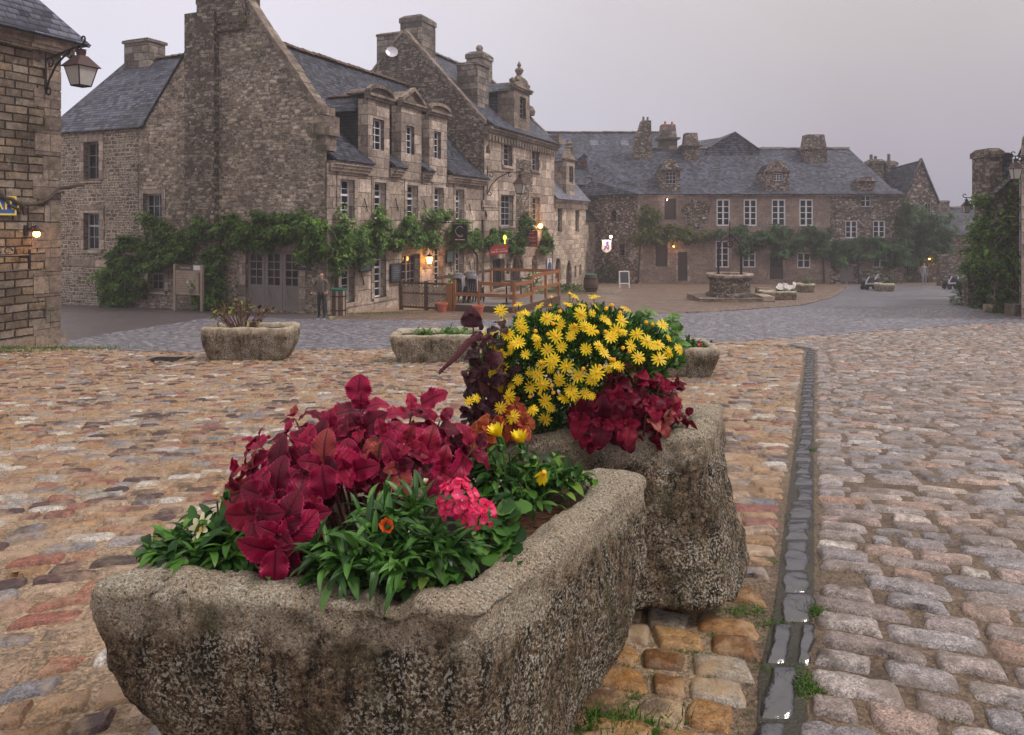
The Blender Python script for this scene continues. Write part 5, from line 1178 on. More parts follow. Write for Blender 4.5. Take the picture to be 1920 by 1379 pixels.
    slab(cg, [q.pt(q.s(1426), .1, q.z(1426, 281)), q.pt(q.s(1378), .1, q.z(1378, 247)), q.pt(q.s(1378), -6, q.z(1378, 247)), q.pt(q.s(1426), -6, q.z(1426, 281))], .1)
    slab(cg, [q.pt(q.s(1312), -1, q.z(1312, 275)), q.pt(q.s(1345), -1, q.z(1345, 274)), q.pt(q.s(1378), -2.5, q.z(1378, 250)), q.pt(q.s(1318), -2.5, q.z(1318, 259))], .1)
    cg.build('cross_gable', M['slate'], root)
    # right part: lichen-spotted rubble
    r2 = thing('stone_house', (27, 60, -3.2), 'lichen spotted rubble right part of the far row with one white wall dormer', 'house')
    xa, xb = f.s(1556), f.s(1692); wr_ = [f.rect(1585, 414, 1608, 447), f.rect(1637, 414, 1660, 446)]; wl = f.rect(1637, 476, 1664, 502); dm = f.rect(1614, 355, 1633, 388); gg = f.rect(1575, 500, 1602, 528)
    mb = MB(); wall(mb, f, rpoly(xa, xb, Z0, ze), [rpoly(*w_) for w_ in wr_ + [wl, gg]] + [rpoly(dm[0], dm[1], dm[2], ze - .01)], .22, o=.02); en = Fr((xb, 56 - .02), Vector((0, 1)), Vector((1, 0))); wall(mb, en, rpoly(0, 8, Z0, ze)); mb.build('facade', M['patchy'], r2)
    for w_ in wr_: window(r2, f, *w_, 2, 3, 'white', .1, frame=.08, bar=.04, leaves=2)
    window(r2, f, *wl, 2, 2, 'white', .1, frame=.06, bar=.04, leaves=2, label='white window with an iron railing'); m_ = MB(); f.box(m_, gg[0], gg[1], -.2, -.13, gg[2], gg[3]); m_.build('door', M['greywood'], r2)
    dormer_front(r2, f, 1608, 1640, 331, 364, 1614, 1633, 355, 388, 'patchy', 'white', sl, ze + .2)
far_house()
def church_roof_house():
    root = thing('stone_house', (9, 70, -2), 'big plain slate roofed building behind the alley with three skylights', 'house')
    q = Fr((0, 66), (1, 0), (0, -1)); zt = 1.6 + 167 / F * 73; ze = q.z(1100, 347); x0, x1 = (1020 - 960) / F * 66, (1235 - 960) / F * 66
    hip_roof(root, [[q.pt(x0 - 1, .3, ze), q.pt(x1 + 2, .3, ze), q.pt(x1 + 3, -7, zt), q.pt(x0 - 1, -7, zt)], [q.pt(x0 - 1, -7, zt), q.pt(x1 + 3, -7, zt), q.pt(x1 + 3, -14, ze), q.pt(x0 - 1, -14, ze)]], 'slate')
    mb = MB(); wall(mb, q, rpoly(x0 - 1, x1 + 2, -4.6, ze), [rpoly(q.s(1126), q.s(1158), -4.5, q.z(1140, 462))], .4); mb.build('wall', M['darkrub'], root)
    dk = MB(); q.box(dk, q.s(1126), q.s(1158), -.5, -.38, -4.5, q.z(1140, 462)); dk.build('passage_gate', M['darkdoor'], root)
    ridge_tiles(root, q.pt(x0 - 1, -7, zt), q.pt(x1 + 3, -7, zt), .15, .7, 'ridge')
    for px, py in ((1054, 268), (1114, 269), (1171, 270), (1086, 312)):
        t = (347 - py) / (347 - 249); s_ = MB(); o = .3 - 7.3 * t; z = ze + (zt - ze) * t; Y = 66 - o; x = (px - 960) / F * Y; a, n = Vector((0, 1, (zt - ze) / 7.3)).normalized(), Vector((0, -(zt - ze) / 7.3, 1)).normalized(); c = Vector((x, Y, 1.6 - (py - HY) / F * Y))
        s_.hexa([c + Vector((i * .38, 0, 0)) + a * j * .45 + n * k for k in (-.1, .1) for i, j in ((-1, -1), (1, -1), (1, 1), (-1, 1))]); s_.build('skylight', M['slate3'], root)
    # small dormer
    d = Fr((0, 67.5), (1, 0), (0, -1)); m_ = MB(); wall(m_, d, [(d.s(1083), d.z(1095, 312)), (d.s(1107), d.z(1095, 312)), (d.s(1107), d.z(1095, 300)), (d.s(1095), d.z(1095, 290)), (d.s(1083), d.z(1095, 300))], [rpoly(d.s(1088), d.s(1101), d.z(1095, 310), d.z(1095, 302))], .1)
    slab(m_, [d.pt(d.s(1081), .2, d.z(1095, 301)), d.pt(d.s(1095), .2, d.z(1095, 288)), d.pt(d.s(1095), -3, d.z(1095, 288)), d.pt(d.s(1081), -3, d.z(1095, 301))], .08); slab(m_, [d.pt(d.s(1109), .2, d.z(1095, 301)), d.pt(d.s(1095), .2, d.z(1095, 288)), d.pt(d.s(1095), -3, d.z(1095, 288)), d.pt(d.s(1109), -3, d.z(1095, 301))], .08)
    dd = m_.build('dormer', M['slate'], root); window(dd, d, d.s(1088), d.s(1101), d.z(1095, 310), d.z(1095, 302), 3, 2, 'maroon', .05, frame=.05)
    # stair turret with slate front
    e = Fr((0, 62), (1, 0), (0, -1)); t = MB(); e.box(t, e.s(1112), e.s(1142), -4, 0, -4.4, e.z(1127, 340)); cornice(t, e, e.s(1112) - .2, e.s(1142) + .2, e.z(1127, 340), e.z(1127, 332), .1, .3, 2)
    tt = t.build('turret', M['patchy'], root); u = MB(); e.box(u, e.s(1117), e.s(1137), -.1, .06, e.z(1127, 374), e.z(1127, 341)); u.build('slate_panel', M['darkslate'], tt)
    v = MB(); v.lathe(e.pt(e.s(1127), -1, e.z(1127, 332)), [(1.15, 0), (.8, .3), (.75, .5), (.3, .7), (.25, .9), (0, 1.0)], 10); v.build('finial', M['patchy'], tt)
    w_ = MB(); g = Fr((0, 63), (1, 0), (0, -1)); g.box(w_, g.s(1142), g.s(1192), -3, 0, -4.4, g.z(1170, 351)); w_.build('side_wall', M['darkrub'], root)
church_roof_house()
def right_gable_house():
    root = thing('stone_house', (34, 62, -3), 'steep gabled house at the right end of the square with creeper over its front', 'house')
    q = Fr((0, 58.5), (1, 0), (0, -1)); Z0 = -4.6
    A = [(q.s(x), q.z(x, y)) for x, y in ((1760, 380), (1728, 300), (1694, 378))]; mb = MB()
    w1 = (q.s(1735), q.s(1747), q.z(1740, 412), q.z(1740, 381)); w2 = (q.s(1735), q.s(1747), q.z(1740, 470), q.z(1740, 443)); dr = (q.s(1731), q.s(1741), q.z(1735, 530), q.z(1735, 497)); wn = (q.s(1700), q.s(1714), q.z(1705, 520), q.z(1705, 492))
    wall(mb, q, [(q.s(1694), Z0), (q.s(1760), Z0)] + A, [rpoly(*w1), rpoly(*w2), rpoly(*dr), rpoly(*wn)], .25)
    en = Fr((q.s(1760), 58.5), Vector((0, 1)), Vector((1, 0))); wall(mb, en, rpoly(0, 9, Z0, q.z(1760, 380))); mb.build('gable_wall', M['patchy'], root)
    for w_ in (w1, w2): window(root, q, *w_, 2, 3, 'cream', .15, frame=.06)
    window(root, q, *wn, 3, 3, 'cream', .15, frame=.06); m_ = MB(); q.box(m_, dr[0], dr[1], -.2, -.1, dr[2], dr[3]); m_.build('door', M['darkdoor'], root)
    zr = q.z(1728, 300); e = q.z(1694, 378)
    # ridge runs back and left; the left slope is visible above the far row
    hip_roof(root, [[q.pt(q.s(1692), .1, e), q.pt(q.s(1728), .1, zr), q.pt(q.s(1728) - 2.6, -8, zr - 1.2), q.pt(q.s(1692) - 3.0, -8, e + .4)], [q.pt(q.s(1762), .1, e - .1), q.pt(q.s(1728), .1, zr), q.pt(q.s(1728) - 2.6, -8, zr - 1.2), q.pt(q.s(1762), -8, e - .1)]], 'slate2')
    coping(root, [q.pt(q.s(1694), -.1, e), q.pt(q.s(1728), -.1, zr), q.pt(q.s(1761), -.1, e - .1)], .35, .14, .03, across=Vector((0, 1, 0)))
    h = Fr((0, 62), (1, 0), (0, -1))
    b = MB(); slab(b, [h.pt(h.s(1590), 1, h.z(1600, 350)), h.pt(h.s(1700), 1, h.z(1600, 350)), h.pt(h.s(1690), -3, h.z(1650, 313)), h.pt(h.s(1612), -3, h.z(1600, 308))], .1); b.build('rear_roof', M['slate2'], root)
    for a in ((1626, 1648, 300, 345), (1654, 1672, 303, 380)):
        stack(root, h, h.s(a[0]), h.s(a[1]), .8, -.3, h.z(1640, a[3]), h.z(1640, a[2]), cap=.4, over=.1, mat='darkrub')
    for a in ((1630, 290), (1638, 293), (1663, 289)):
        p_ = MB(); p_.lathe(h.pt(h.s(a[0]), .3, h.z(a[0], a[1] + 14)), [(.14, 0), (.12, .5), (.15, .56), (.08, .6)], 8); p_.build('chimney_pot', M['chim'], root)
    low = thing('stone_house', (41, 68, -3), 'low slate roofed house closing the street at the right', 'house'); k = Fr((0, 65), (1, 0), (0, -1))
    b = MB(); wall(b, k, rpoly(k.s(1740), k.s(1880), -5, k.z(1790, 440)), [], .2); b.build('wall', M['darkrub'], low)
    b = MB(); slab(b, [k.pt(k.s(1738), .3, k.z(1790, 441)), k.pt(k.s(1885), .3, k.z(1790, 441)), k.pt(k.s(1885), -4, 1.6 + 26 / F * 69), k.pt(k.s(1738), -4, 1.6 + 26 / F * 69)], .1); b.build('roof', M['slate2'], low); ridge_tiles(low, k.pt(k.s(1738), -4, 1.6 + 26 / F * 69), k.pt(k.s(1885), -4, 1.6 + 26 / F * 69), .14, .6, 'ridgegrey')
    stack(low, k, k.s(1802), k.s(1818), -3, -4, k.z(1810, 400), k.z(1810, 374), cap=.2, over=.05)
    lw = MB(); w_ = Fr((0, 52), (1, 0), (0, -1)); wall(lw, w_, [(w_.s(1762), -5), (w_.s(1835), -5), (w_.s(1835), w_.z(1800, 470)), (w_.s(1762), w_.z(1800, 478))], [], o=0); w_.box(lw, w_.s(1762), w_.s(1835), -.4, -.01, -5, w_.z(1800, 478)); tag(lw.build('garden_wall', M['darkrub']), 'dark stone garden wall behind the right hand black cart', 'wall')
right_gable_house()
def right_houses():
    q = Fr((0, 28.5), (1, 0), (0, -1)); root = thing('stone_house', (20, 31, -2), 'narrow lichened house with an arched doorway at the right edge', 'house'); Z0 = -2.6
    x0, x1 = q.s(1857), q.s(1912); zt = q.z(1880, 345); dr = (q.s(1871), q.s(1896), q.z(1884, 592), q.z(1884, 452))
    mb = MB(); wn = (q.s(1890), q.s(1896), q.z(1893, 430), q.z(1893, 372))
    wall(mb, q, [(x0, Z0), (x1, Z0), (x1, q.z(1880, 300)), (q.s(1890), q.z(1880, 330)), (x0, q.z(1880, 362))], [apoly(*dr), rpoly(*wn)], .3)
    wall(mb, Fr((x0, 28.5), Vector((.66, 1)), Vector((-1, .66))), rpoly(0, 9, Z0, q.z(1880, 362))); mb.build('wall', M['patchy'], root)
    b = MB(); q.box(b, dr[0], dr[1], -.36, -.28, dr[2], dr[3]); b.build('door', M['darkdoor'], root); b = MB(); q.box(b, wn[0], wn[1], -.3, -.25, wn[2], wn[3]); b.build('pane', M['glass'], root)
    t = MB(); q.box(t, q.s(1868), q.s(1910), -.02, .06, q.z(1880, 447), q.z(1880, 443)); q.box(t, q.s(1902), q.s(1909), -.02, .08, Z0, q.z(1905, 447)); q.box(t, q.s(1864), q.s(1870), -.02, .05, Z0, q.z(1870, 480)); t.build('stone_trim', M['trim'], root)
    g = MB(); g.tube([q.pt(q.s(1912), .1, Z0), q.pt(q.s(1912), .1, q.z(1912, 300))], .045, 8); g.build('drainpipe', M['iron'], root)
    fan = MB(); q.box(fan, q.s(1874), q.s(1893), -.28, -.24, q.z(1884, 478), q.z(1884, 458)); fan.build('fanlight', M['silver'], root)
    r = MB(); slab(r, [q.pt(q.s(1852), .3, q.z(1852, 362)), q.pt(q.s(1890), .3, q.z(1890, 328)), q.pt(q.s(1890) + 4.2, -6, q.z(1890, 328)), q.pt(q.s(1852) + 4.2, -6, q.z(1852, 362))], .08); r.build('roof', M['slate3'], root)
    stack(root, q, q.s(1865), q.s(1889), -.3, -1.4, q.z(1880, 370), q.z(1880, 276), mat='darkrub', cap=.35, over=.06); stack(root, q, q.s(1895), q.s(1925), -.8, -1.9, q.z(1880, 360), q.z(1880, 282), mat='slate2', cap=.2, over=.02, name='roof_ridge')
    k = Fr((0, 24.5), (1, 0), (0, -1)); e = thing('stone_house', (18, 26, -2), 'smooth grey house front cut by the right edge', 'house'); mb = MB(); wall(mb, k, [(k.s(1916), -2.4), (k.s(2200), -2.4), (k.s(2200), k.z(1930, 180)), (k.s(1955), k.z(1930, 180)), (k.s(1916), k.z(1930, 262))], [])
    wall(mb, Fr((k.s(1916), 24.5), Vector((.68, 1)), Vector((-1, .68))), rpoly(0, 5, -2.4, k.z(1916, 262))); mb.build('wall', M['trim'], e)
    m_ = MB(); slab(m_, [k.pt(k.s(1912), .3, k.z(1912, 264)), k.pt(k.s(1960), .3, k.z(1960, 160)), k.pt(k.s(1960) + 4, -6, k.z(1960, 160)), k.pt(k.s(1912) + 4, -6, k.z(1912, 264))], .08); m_.build('roof', M['slate2'], e)
    h = Fr((0, 38), (1, 0), (0, -1)); n = thing('stone_house', (25, 40, -3), 'small crow stepped stone gable above the right hand creeper', 'house'); mb = MB()
    wall(mb, h, [(h.s(1841), -3.5), (h.s(1905), -3.5), (h.s(1905), h.z(1860, 308)), (h.s(1851), h.z(1851, 308)), (h.s(1848), h.z(1848, 299)), (h.s(1844), h.z(1845, 300)), (h.s(1841), h.z(1841, 335))], [])
    h.box(mb, h.s(1841), h.s(1905), -.6, -.01, -3.5, h.z(1860, 335)); mb.build('gable_wall', M['darkrub'], n)
    h = Fr((0, 44), (1, 0), (0, -1)); n = thing('garden_wall', (30, 44, -3), 'low rubble garden wall in front of the right hand creeper', 'wall'); mb = MB(); w_ = Fr((0, 31.5), (1, 0), (0, -1)); w_.box(mb, w_.s(1815), w_.s(1862), -.4, 0, -3, w_.z(1840, 506)); mb.build('masonry', M['darkrub'], n)
right_houses()
# ------------------------------------------------------------------ lanterns, lamps, signs
def arc(c, a, b, r0, r1, t0, t1, n=14):
    return [Vector(c) + Vector(a) * math.cos(t0 + (t1 - t0) * i / n) * (r0 + (r1 - r0) * i / n) + Vector(b) * math.sin(t0 + (t1 - t0) * i / n) * (r0 + (r1 - r0) * i / n) for i in range(n + 1)]
def lantern(wallp, out, top, h, hw, label, group='old wrought iron bracket lanterns', k=1.0, glass='glassy'):
    # wallp: point on the wall; out: horizontal unit vector along the arm; top: the hanging point at the arm's end
    wallp, out, top = Vector(wallp), Vector(out).normalized(), Vector(top); L = (top - wallp).length; Z = Vector((0, 0, 1))
    root = thing('street_lantern', wallp, label, 'lantern', group)
    b = MB(); arm = top - wallp; am = arm.normalized(); r = .022 * k
    b.tube([wallp - am * .03, wallp + arm * .5, top + am * .05], r, 6)
    b.tube(arc(top + am * .05 + Z * .10 * k, Z * -1, am, .10 * k, .04 * k, 0, 4.6), r * .9, 6)
    low = wallp - Z * (.62 * L); b.tube([low + (wallp + arm * .62 - low) * 0, low + arm * .10 + Z * .22 * L, low + arm * .30 + Z * .44 * L, wallp + arm * .62 - Z * .05, wallp + arm * .72], r, 6)
    b.tube(arc(low + am * .09 * k - Z * .02, Z, am, .10 * k, .035 * k, -.2, 4.9), r * .85, 6)
    b.tube(arc(wallp + am * .16 * k - Z * .13 * k, Z, am, .12 * k, .04 * k, 0, 5.2), r * .8, 6); b.tube(arc(wallp + arm * .7 - Z * .13 * k, Z, am * -1, .10 * k, .03 * k, 0, 5.0), r * .8, 6)
    b.tube([wallp - am * .02 + Z * .25 * k, wallp - am * .02 - Z * .66 * L], r * 1.2, 6); b.tube([top, top - Z * h * .14], r * .8, 6)
    b.build('bracket', M['iron'], root)
    c = top - Z * h * .12; body = MB(); side = Vector((-out.y, out.x, 0)); d1, d2 = (out + side).normalized() * 1.414, (out - side).normalized() * 1.414
    def sq(w, z): return [c + d1 * w * s + Z * z for s in (1,)] + [c + d2 * w * -1 + Z * z] + [c - d1 * w + Z * z] + [c + d2 * w + Z * z]
    hw_ = hw / 1.2; zt, zb = -h * .42, -h * .86
    def frustum(mb, w0, z0, w1, z1): mb.hexa(sq(w0, z0)[::-1] + sq(w1, z1)[::-1])
    cap = MB(); cap.lathe(c, [(hw * .30, -h * .17), (hw * .38, -h * .03), (hw * .30, -.01), (hw * .42, 0), (0, .02)], 10); frustum(cap, hw_ * 1.25, -h * .42, hw_ * 1.05, -h * .36); frustum(cap, hw_ * 1.05, -h * .36, hw_ * .42, -h * .15)
    cap.build('lamp_cap', M['copper'], root)
    fr = MB(); t_, b_ = sq(hw_ * .98, zt), sq(hw_ * .60, zb)
    for i in range(4): fr.tube([t_[i], b_[i]], .016 * k, 4); fr.tube([t_[i], t_[(i + 1) % 4]], .014 * k, 4); fr.tube([b_[i], b_[(i + 1) % 4]], .018 * k, 4)
    frb = fr.build('frame', M['iron'], root)
    for i in range(4):
        g = MB(); A, B, C, D = t_[i], t_[(i + 1) % 4], b_[(i + 1) % 4], b_[i]; n = (B - A).cross(D - A).normalized() * .005
        g.hexa([A - n, B - n, C - n, D - n, A + n, B + n, C + n, D + n]); g.build('pane', M[glass], frb)
    return root
lantern(FB.pt(-.35, .02, 5.25), Vector((NN.x, NN.y, 0)), P(152, 84, 16.2), .92, .275, 'big lantern with pale glass on a scrolled bracket high on the corner house')
lantern(FA.pt(SH + .35, .12, FA.z(908, 322, .1)), Vector((NN.x, NN.y, 0)), FA.pt(SH + .35, 2.0, FA.z(908, 324, .1)) , 1.15, .30, 'copper topped lantern on a bracket between the shop and the tall house', k=1.3)
lantern(P(1925, 292, 24.4), Vector((-1, .1, 0)), P(1904, 293, 24.6), .78, .17, 'lantern at the right edge near the arched doorway', k=.9)
lantern(P(1842, 372, 30), Vector((-1, .1, 0)), P(1812, 371, 30.2), 0.62, .15, 'small lantern sticking out of the right hand creeper', k=.9)
def bulb_lamp(p, d, r, mat, label, shade=True, watt=0, col=(1, .5, .15)):
    p, d = Vector(p), Vector(d); root = thing('wall_lamp', p, label, 'wall lamp'); b = MB()
    b.tube([p, p + d * .28 + Vector((0, 0, .10)), p + d * .34 + Vector((0, 0, .04))], .016, 6); b.lathe(p - Vector((0, 0, .12)), [(.05, 0), (.05, .24)], 8); b.build('bracket', M['iron'], root); q = p + d * .34
    if shade: s = MB(); s.lathe(q, [(.17, -.02), (.05, .06), (.03, .12), (0, .13)], 14); s.build('lamp_shade', M['copper'], root)
    g = MB(); g.lathe(q - Vector((0, 0, r * 1.9)), [(0, 0), (r * .7, r * .3), (r, r), (r * .7, r * 1.6), (r * .4, r * 1.9)], 12); g.build('bulb', M[mat], root)
    if watt:
        l = bpy.data.lights.new('lamp_glow', 'POINT'); l.energy = watt; l.color = col; l.shadow_soft_size = r; lo = bpy.data.objects.new('lamp_glow', l); COL.objects.link(lo); lo.location = q - Vector((0, 0, r)) + d * (r + .05)
        lo.parent = root; lo.matrix_parent_inverse = Matrix.Translation(-Vector(root.location))
    return root
N3 = Vector((NN.x, NN.y, 0)); U3 = Vector((U.x, U.y, 0))
bulb_lamp(FB.pt(FB.s(48), .02, FB.z(48, 433)), N3, .075, 'warm', 'lit amber bulb under a small shade on the corner house wall', True, 9)
bulb_lamp(FA.pt(FA.s(1003, .1), .12, FA.z(1003, 420, .1)), N3, .15, 'warm', 'bright orange spot above the dark red bakery sign', False, 45)
bulb_lamp(P(1147, 442, 54), Vector((-.3, -1, 0)), .10, 'whitelamp', 'glaring white lamp above the cream shield sign', False, 55, (1, .8, .7))
bulb_lamp(FF.pt(FF.s(1261), .02, FF.z(1261, 461)), Vector((0, -1, 0)), .06, 'warm', 'tiny orange lamp over the far house doorway', False, 6)
bulb_lamp(FF.pt(FF.s(1249), .02, FF.z(1249, 374)), Vector((0, -1, 0)), .045, 'whitelamp', 'tiny white lamp above the far dark opening', False, 3, (1, .8, .7))
bulb_lamp(P(1738, 484, 58.3), Vector((0, -1, 0)), .06, 'warm', 'tiny orange lamp over the steep gabled house door', False, 6)
def wall_lantern(s, z, label, f=FA):
    root = thing('wall_lamp', f.pt(s, 0, z), label, 'wall lamp'); c = f.pt(s, .22, z); b = MB(); b.tube([f.pt(s, .03, z - .1), f.pt(s, .22, z - .42), c - Vector((0, 0, .3))], .018, 6)
    b.lathe(c, [(.04, -.34), (.07, -.30)], 8); b.lathe(c, [(.17, 0), (.13, .06), (.05, .12), (0, .2)], 6, smooth=False); b.build('bracket', M['iron'], root); g = MB(); g.lathe(c, [(.08, -.30), (.15, -.01)], 6, smooth=False); g.build('glass', M['warm'], root)
    l = bpy.data.lights.new('lamp_glow', 'POINT'); l.energy = 26; l.color = (1, .45, .12); l.shadow_soft_size = .1; lo = bpy.data.objects.new('lamp_glow', l); COL.objects.link(lo); lo.location = f.pt(s, .48, z - .1); lo.parent = root; lo.matrix_parent_inverse = Matrix.Translation(-Vector(root.location))
wall_lantern(FA.s(797), FA.z(799, 482), 'lit amber lantern beside the grey shop door')
y_ = thing('wall_lamp', P(947, 446, 38), 'small yellow green lamp just above the café sign', 'wall lamp'); b_ = MB(); b_.lathe(P(946.5, 458, 38.3), [(.03, 0), (.03, .22), (.07, .24), (.10, .34), (.06, .44), (0, .48)], 8); b_.build('bulb', M['yellowlamp'], y_)
b2 = MB(); b2.tube([P(946.5, 458, 38.3), FA.pt(FA.s(946.5, .1), .1, FA.z(946, 459, .1))], .02, 5); b2.build('bracket', M['iron'], y_)

def flat_sign(name, f, px0, py0, px1, py1, o, mat, label, frame=None, cat='sign', depth=.05):
    s0, s1, z0, z1 = f.rect(px0, py0, px1, py1, o); root = thing(name, f.pt((s0 + s1) / 2, o, z0), label, cat); b = MB(); e = .05 if frame else 0
    f.box(b, s0 + e, s1 - e, o, o + depth, z0 + e, z1 - e); b.build('panel', M[mat], root)
    if frame:
        b = MB()
        f.box(b, s0, s0 + e, o, o + depth + .02, z0, z1); f.box(b, s1 - e, s1, o, o + depth + .02, z0, z1); f.box(b, s0 + e, s1 - e, o, o + depth + .02, z0, z0 + e); f.box(b, s0 + e, s1 - e, o, o + depth + .02, z1 - e, z1); b.build('frame', M[frame], root)
    return root, s0, s1, z0, z1
def scribble(root, f, s0, s1, z0, z1, o, n, mat='chalk', seed=1, th=.02):
    r = random.Random(seed); b = MB()      # illegible handwriting: short ragged strokes in rows
    for i in range(n):
        z = z1 - (z1 - z0) * (i + .5) / n; s = s0 + r.uniform(0, .1) * (s1 - s0); e = s1 - r.uniform(0, .3) * (s1 - s0)
        while s < e:
            l = r.uniform(.04, .12) * (s1 - s0); f.box(b, s, min(s + l, e), o, o + .006, z - th * r.uniform(.2, .7), z + th * r.uniform(.2, .7)); s += l + r.uniform(.02, .05) * (s1 - s0)
    b.build('writing', M[mat], root)
r_, a, b, c, d = flat_sign('menu_board', FG, 560.5, 471, 580, 507, .05, 'board', 'dark chalkboard right of the double gate', 'black'); a, b = min(a, b), max(a, b)
scribble(r_, FG, a + .08, b - .08, c + .1, c + (d - c) * .45, .11, 3, 'chalk', 2, .035); scribble(r_, FG, a + .1, b - .12, c + (d - c) * .55, d - .08, .11, 3, 'chalk', 3, .012)
r_, a, b, c, d = flat_sign('menu_board', FA, 672, 483, 694.5, 510, .07, 'menu', 'glazed menu case under the vine between the first two shop windows', 'black'); scribble(r_, FA, a + .1, b - .1, c + .1, c + .35, .125, 1, 'chalk', 4, .05); scribble(r_, FA, a + .1, b - .1, c + .4, d - .1, .125, 5, 'smallgreen' if False else 'chalk', 5, .012)
r_, a, b, c, d = flat_sign('menu_board', FA, 731, 494, 751, 530, .07, 'board', 'tilted dark chalkboard left of the grey shop door', 'black'); scribble(r_, FA, a + .12, b - .1, c + .15, d - .12, .125, 7, 'chalk', 6, .01)
r_, a, b, c, d = flat_sign('menu_board', FA, 835.5, 469, 849.5, 493, .07, 'menu', 'pale green menu case right of the amber lantern', 'black'); scribble(r_, FA, a + .12, b - .1, c + .12, d - .12, .125, 6, 'chalk', 7, .01)
# black hanging sign with a white scroll, perpendicular to the front
def hanging():
    s = FA.s(818); f = Fr(FA.pt(s, 0, 0)[:2], NN, -U); root = thing('hanging_sign', f.pt(.9, 0, FA.z(818, 455)), 'black hanging sign with a white looped initial among the vine', 'sign'); Y = f.pt(1.2, 0, 0).y
    zt, zb = EYE - (421 - HY) / F * Y, EYE - (456 - HY) / F * Y; b = MB(); f.box(b, .85, 1.62, -.03, .03, zb, zt); b.build('panel', M['black'], root); b = MB(); f.box(b, 0, 1.75, -.02, .02, zt + .05, zt + .09); f.tube if False else None; b.build('bracket', M['iron'], root)
    w = MB(); pts = [f.pt(1.23 + .20 * math.cos(t), .04, (zt + zb) / 2 + .12 + .22 * math.sin(t) * (1 + .2 * math.cos(t))) for t in [i * .3 for i in range(2, 20)]] + [f.pt(1.42, .04, (zt + zb) / 2 - .12), f.pt(1.25, .04, (zt + zb) / 2 - .16), f.pt(1.12, .04, (zt + zb) / 2 - .05)]
    w.tube(pts, .010, 4); f.box(w, 1.0, 1.18, .031, .036, zb + .14, zb + .17); f.box(w, 1.22, 1.5, .031, .036, zb + .14, zb + .17); w.build('emblem', M['chalk'], root)
hanging()
def perp_sign(px0, px1, py0, py1, o0, s, mat, label, lines, tmat):
    f = Fr(FA.pt(s, 0, 0)[:2], NN, -U); a = f.s(px0); b = f.s(px1); Y = f.pt((a + b) / 2, 0, 0).y; z0, z1 = EYE - (py1 - HY) / F * Y, EYE - (py0 - HY) / F * Y
    root = thing('hanging_sign', f.pt((a + b) / 2, 0, z0), label, 'sign'); m = MB(); f.box(m, a, b, -.03, .03, z0, z1); m.build('panel', M[mat], root)
    m = MB(); f.box(m, min(0, a), max(b, 0) + .1, -.025, .025, z1 + .04, z1 + .08)
    for x in (a + .1, b - .1): f.box(m, x, x + .03, -.015, .015, z1, z1 + .05)
    m.build('bracket', M['iron'], root)
    for txt, fz, w, h, it in lines: lettering(root, txt, f, (a + b) / 2, .034, z0 + (z1 - z0) * fz, (b - a) * w, tmat, h * (z1 - z0), italic=it)
sB = FA.s(981)
perp_sign(981, 1008, 433, 463, .1, FA.s(975, .1), 'maroon', 'dark red bakery sign reading Boulanger Pâtissier under the orange spot', [('Artisan', .80, .5, .11, .3), ('Boulanger', .54, .92, .18, .3), ('Pâtissier', .32, .84, .18, .3), ('Ici on torréfie' if False else 'La maison', .08, .8, .11, .3)], 'pinktext')
r_, a, b, c, d = flat_sign('shop_sign', FA, 917.5, 459, 951, 477.5, .6, 'maroon', 'dark red café sign reading Café Bar Journaux over the shop window', None)
lettering(r_, 'Café Bar Journaux', FA, (a + b) / 2, .66, c + .12, (b - a) * .93, 'pinktext', (d - c) * .26); lettering(r_, 'Tabac Loto' if False else 'salon de thé', FA, (a + b) / 2 + .1, .66, c + (d - c) * .48, (b - a) * .55, 'pinktext', (d - c) * .12)
m_ = MB(); FA.box(m_, a + .1, a + .14, .1, .6, d - .1, d - .06); FA.box(m_, b - .14, b - .1, .1, .6, d - .1, d - .06); m_.build('bracket', M['iron'], r_)
# parking restriction sign on the wall
r_, a, b, c, d = flat_sign('traffic_sign', FA, 1025, 485, 1033.5, 513, .15, 'signwhite', 'narrow white no parking sign with a dark oval on the tall house corner', None)
m_ = MB(); cc = (a + b) / 2
for (rx, rz, o_, mt) in ((.36, .34, .205, 0), (.26, .25, .212, 1)):
    ring = [FA.pt(cc + rx * math.cos(t * .314), o_, c + (d - c) * .42 + rz * math.sin(t * .314)) for t in range(20)]; m_.face(ring, mt)
m_.build('disc', [M['copper'], M['blue']], r_); lettering(r_, 'P', FA, cc, .205, c + (d - c) * .78, .18, 'black', .18)
m_ = MB(); m_.tube([FA.pt(FA.s(1034.5, .16), .2, FA.z(1034, 555, .16)), FA.pt(FA.s(1034.5, .16), .2, FA.z(1034, 438, .16)), FA.pt(FA.s(1027, .16), .2, FA.z(1027, 438, .16))], .025, 6); m_.build('pole', M['iron'], r_)
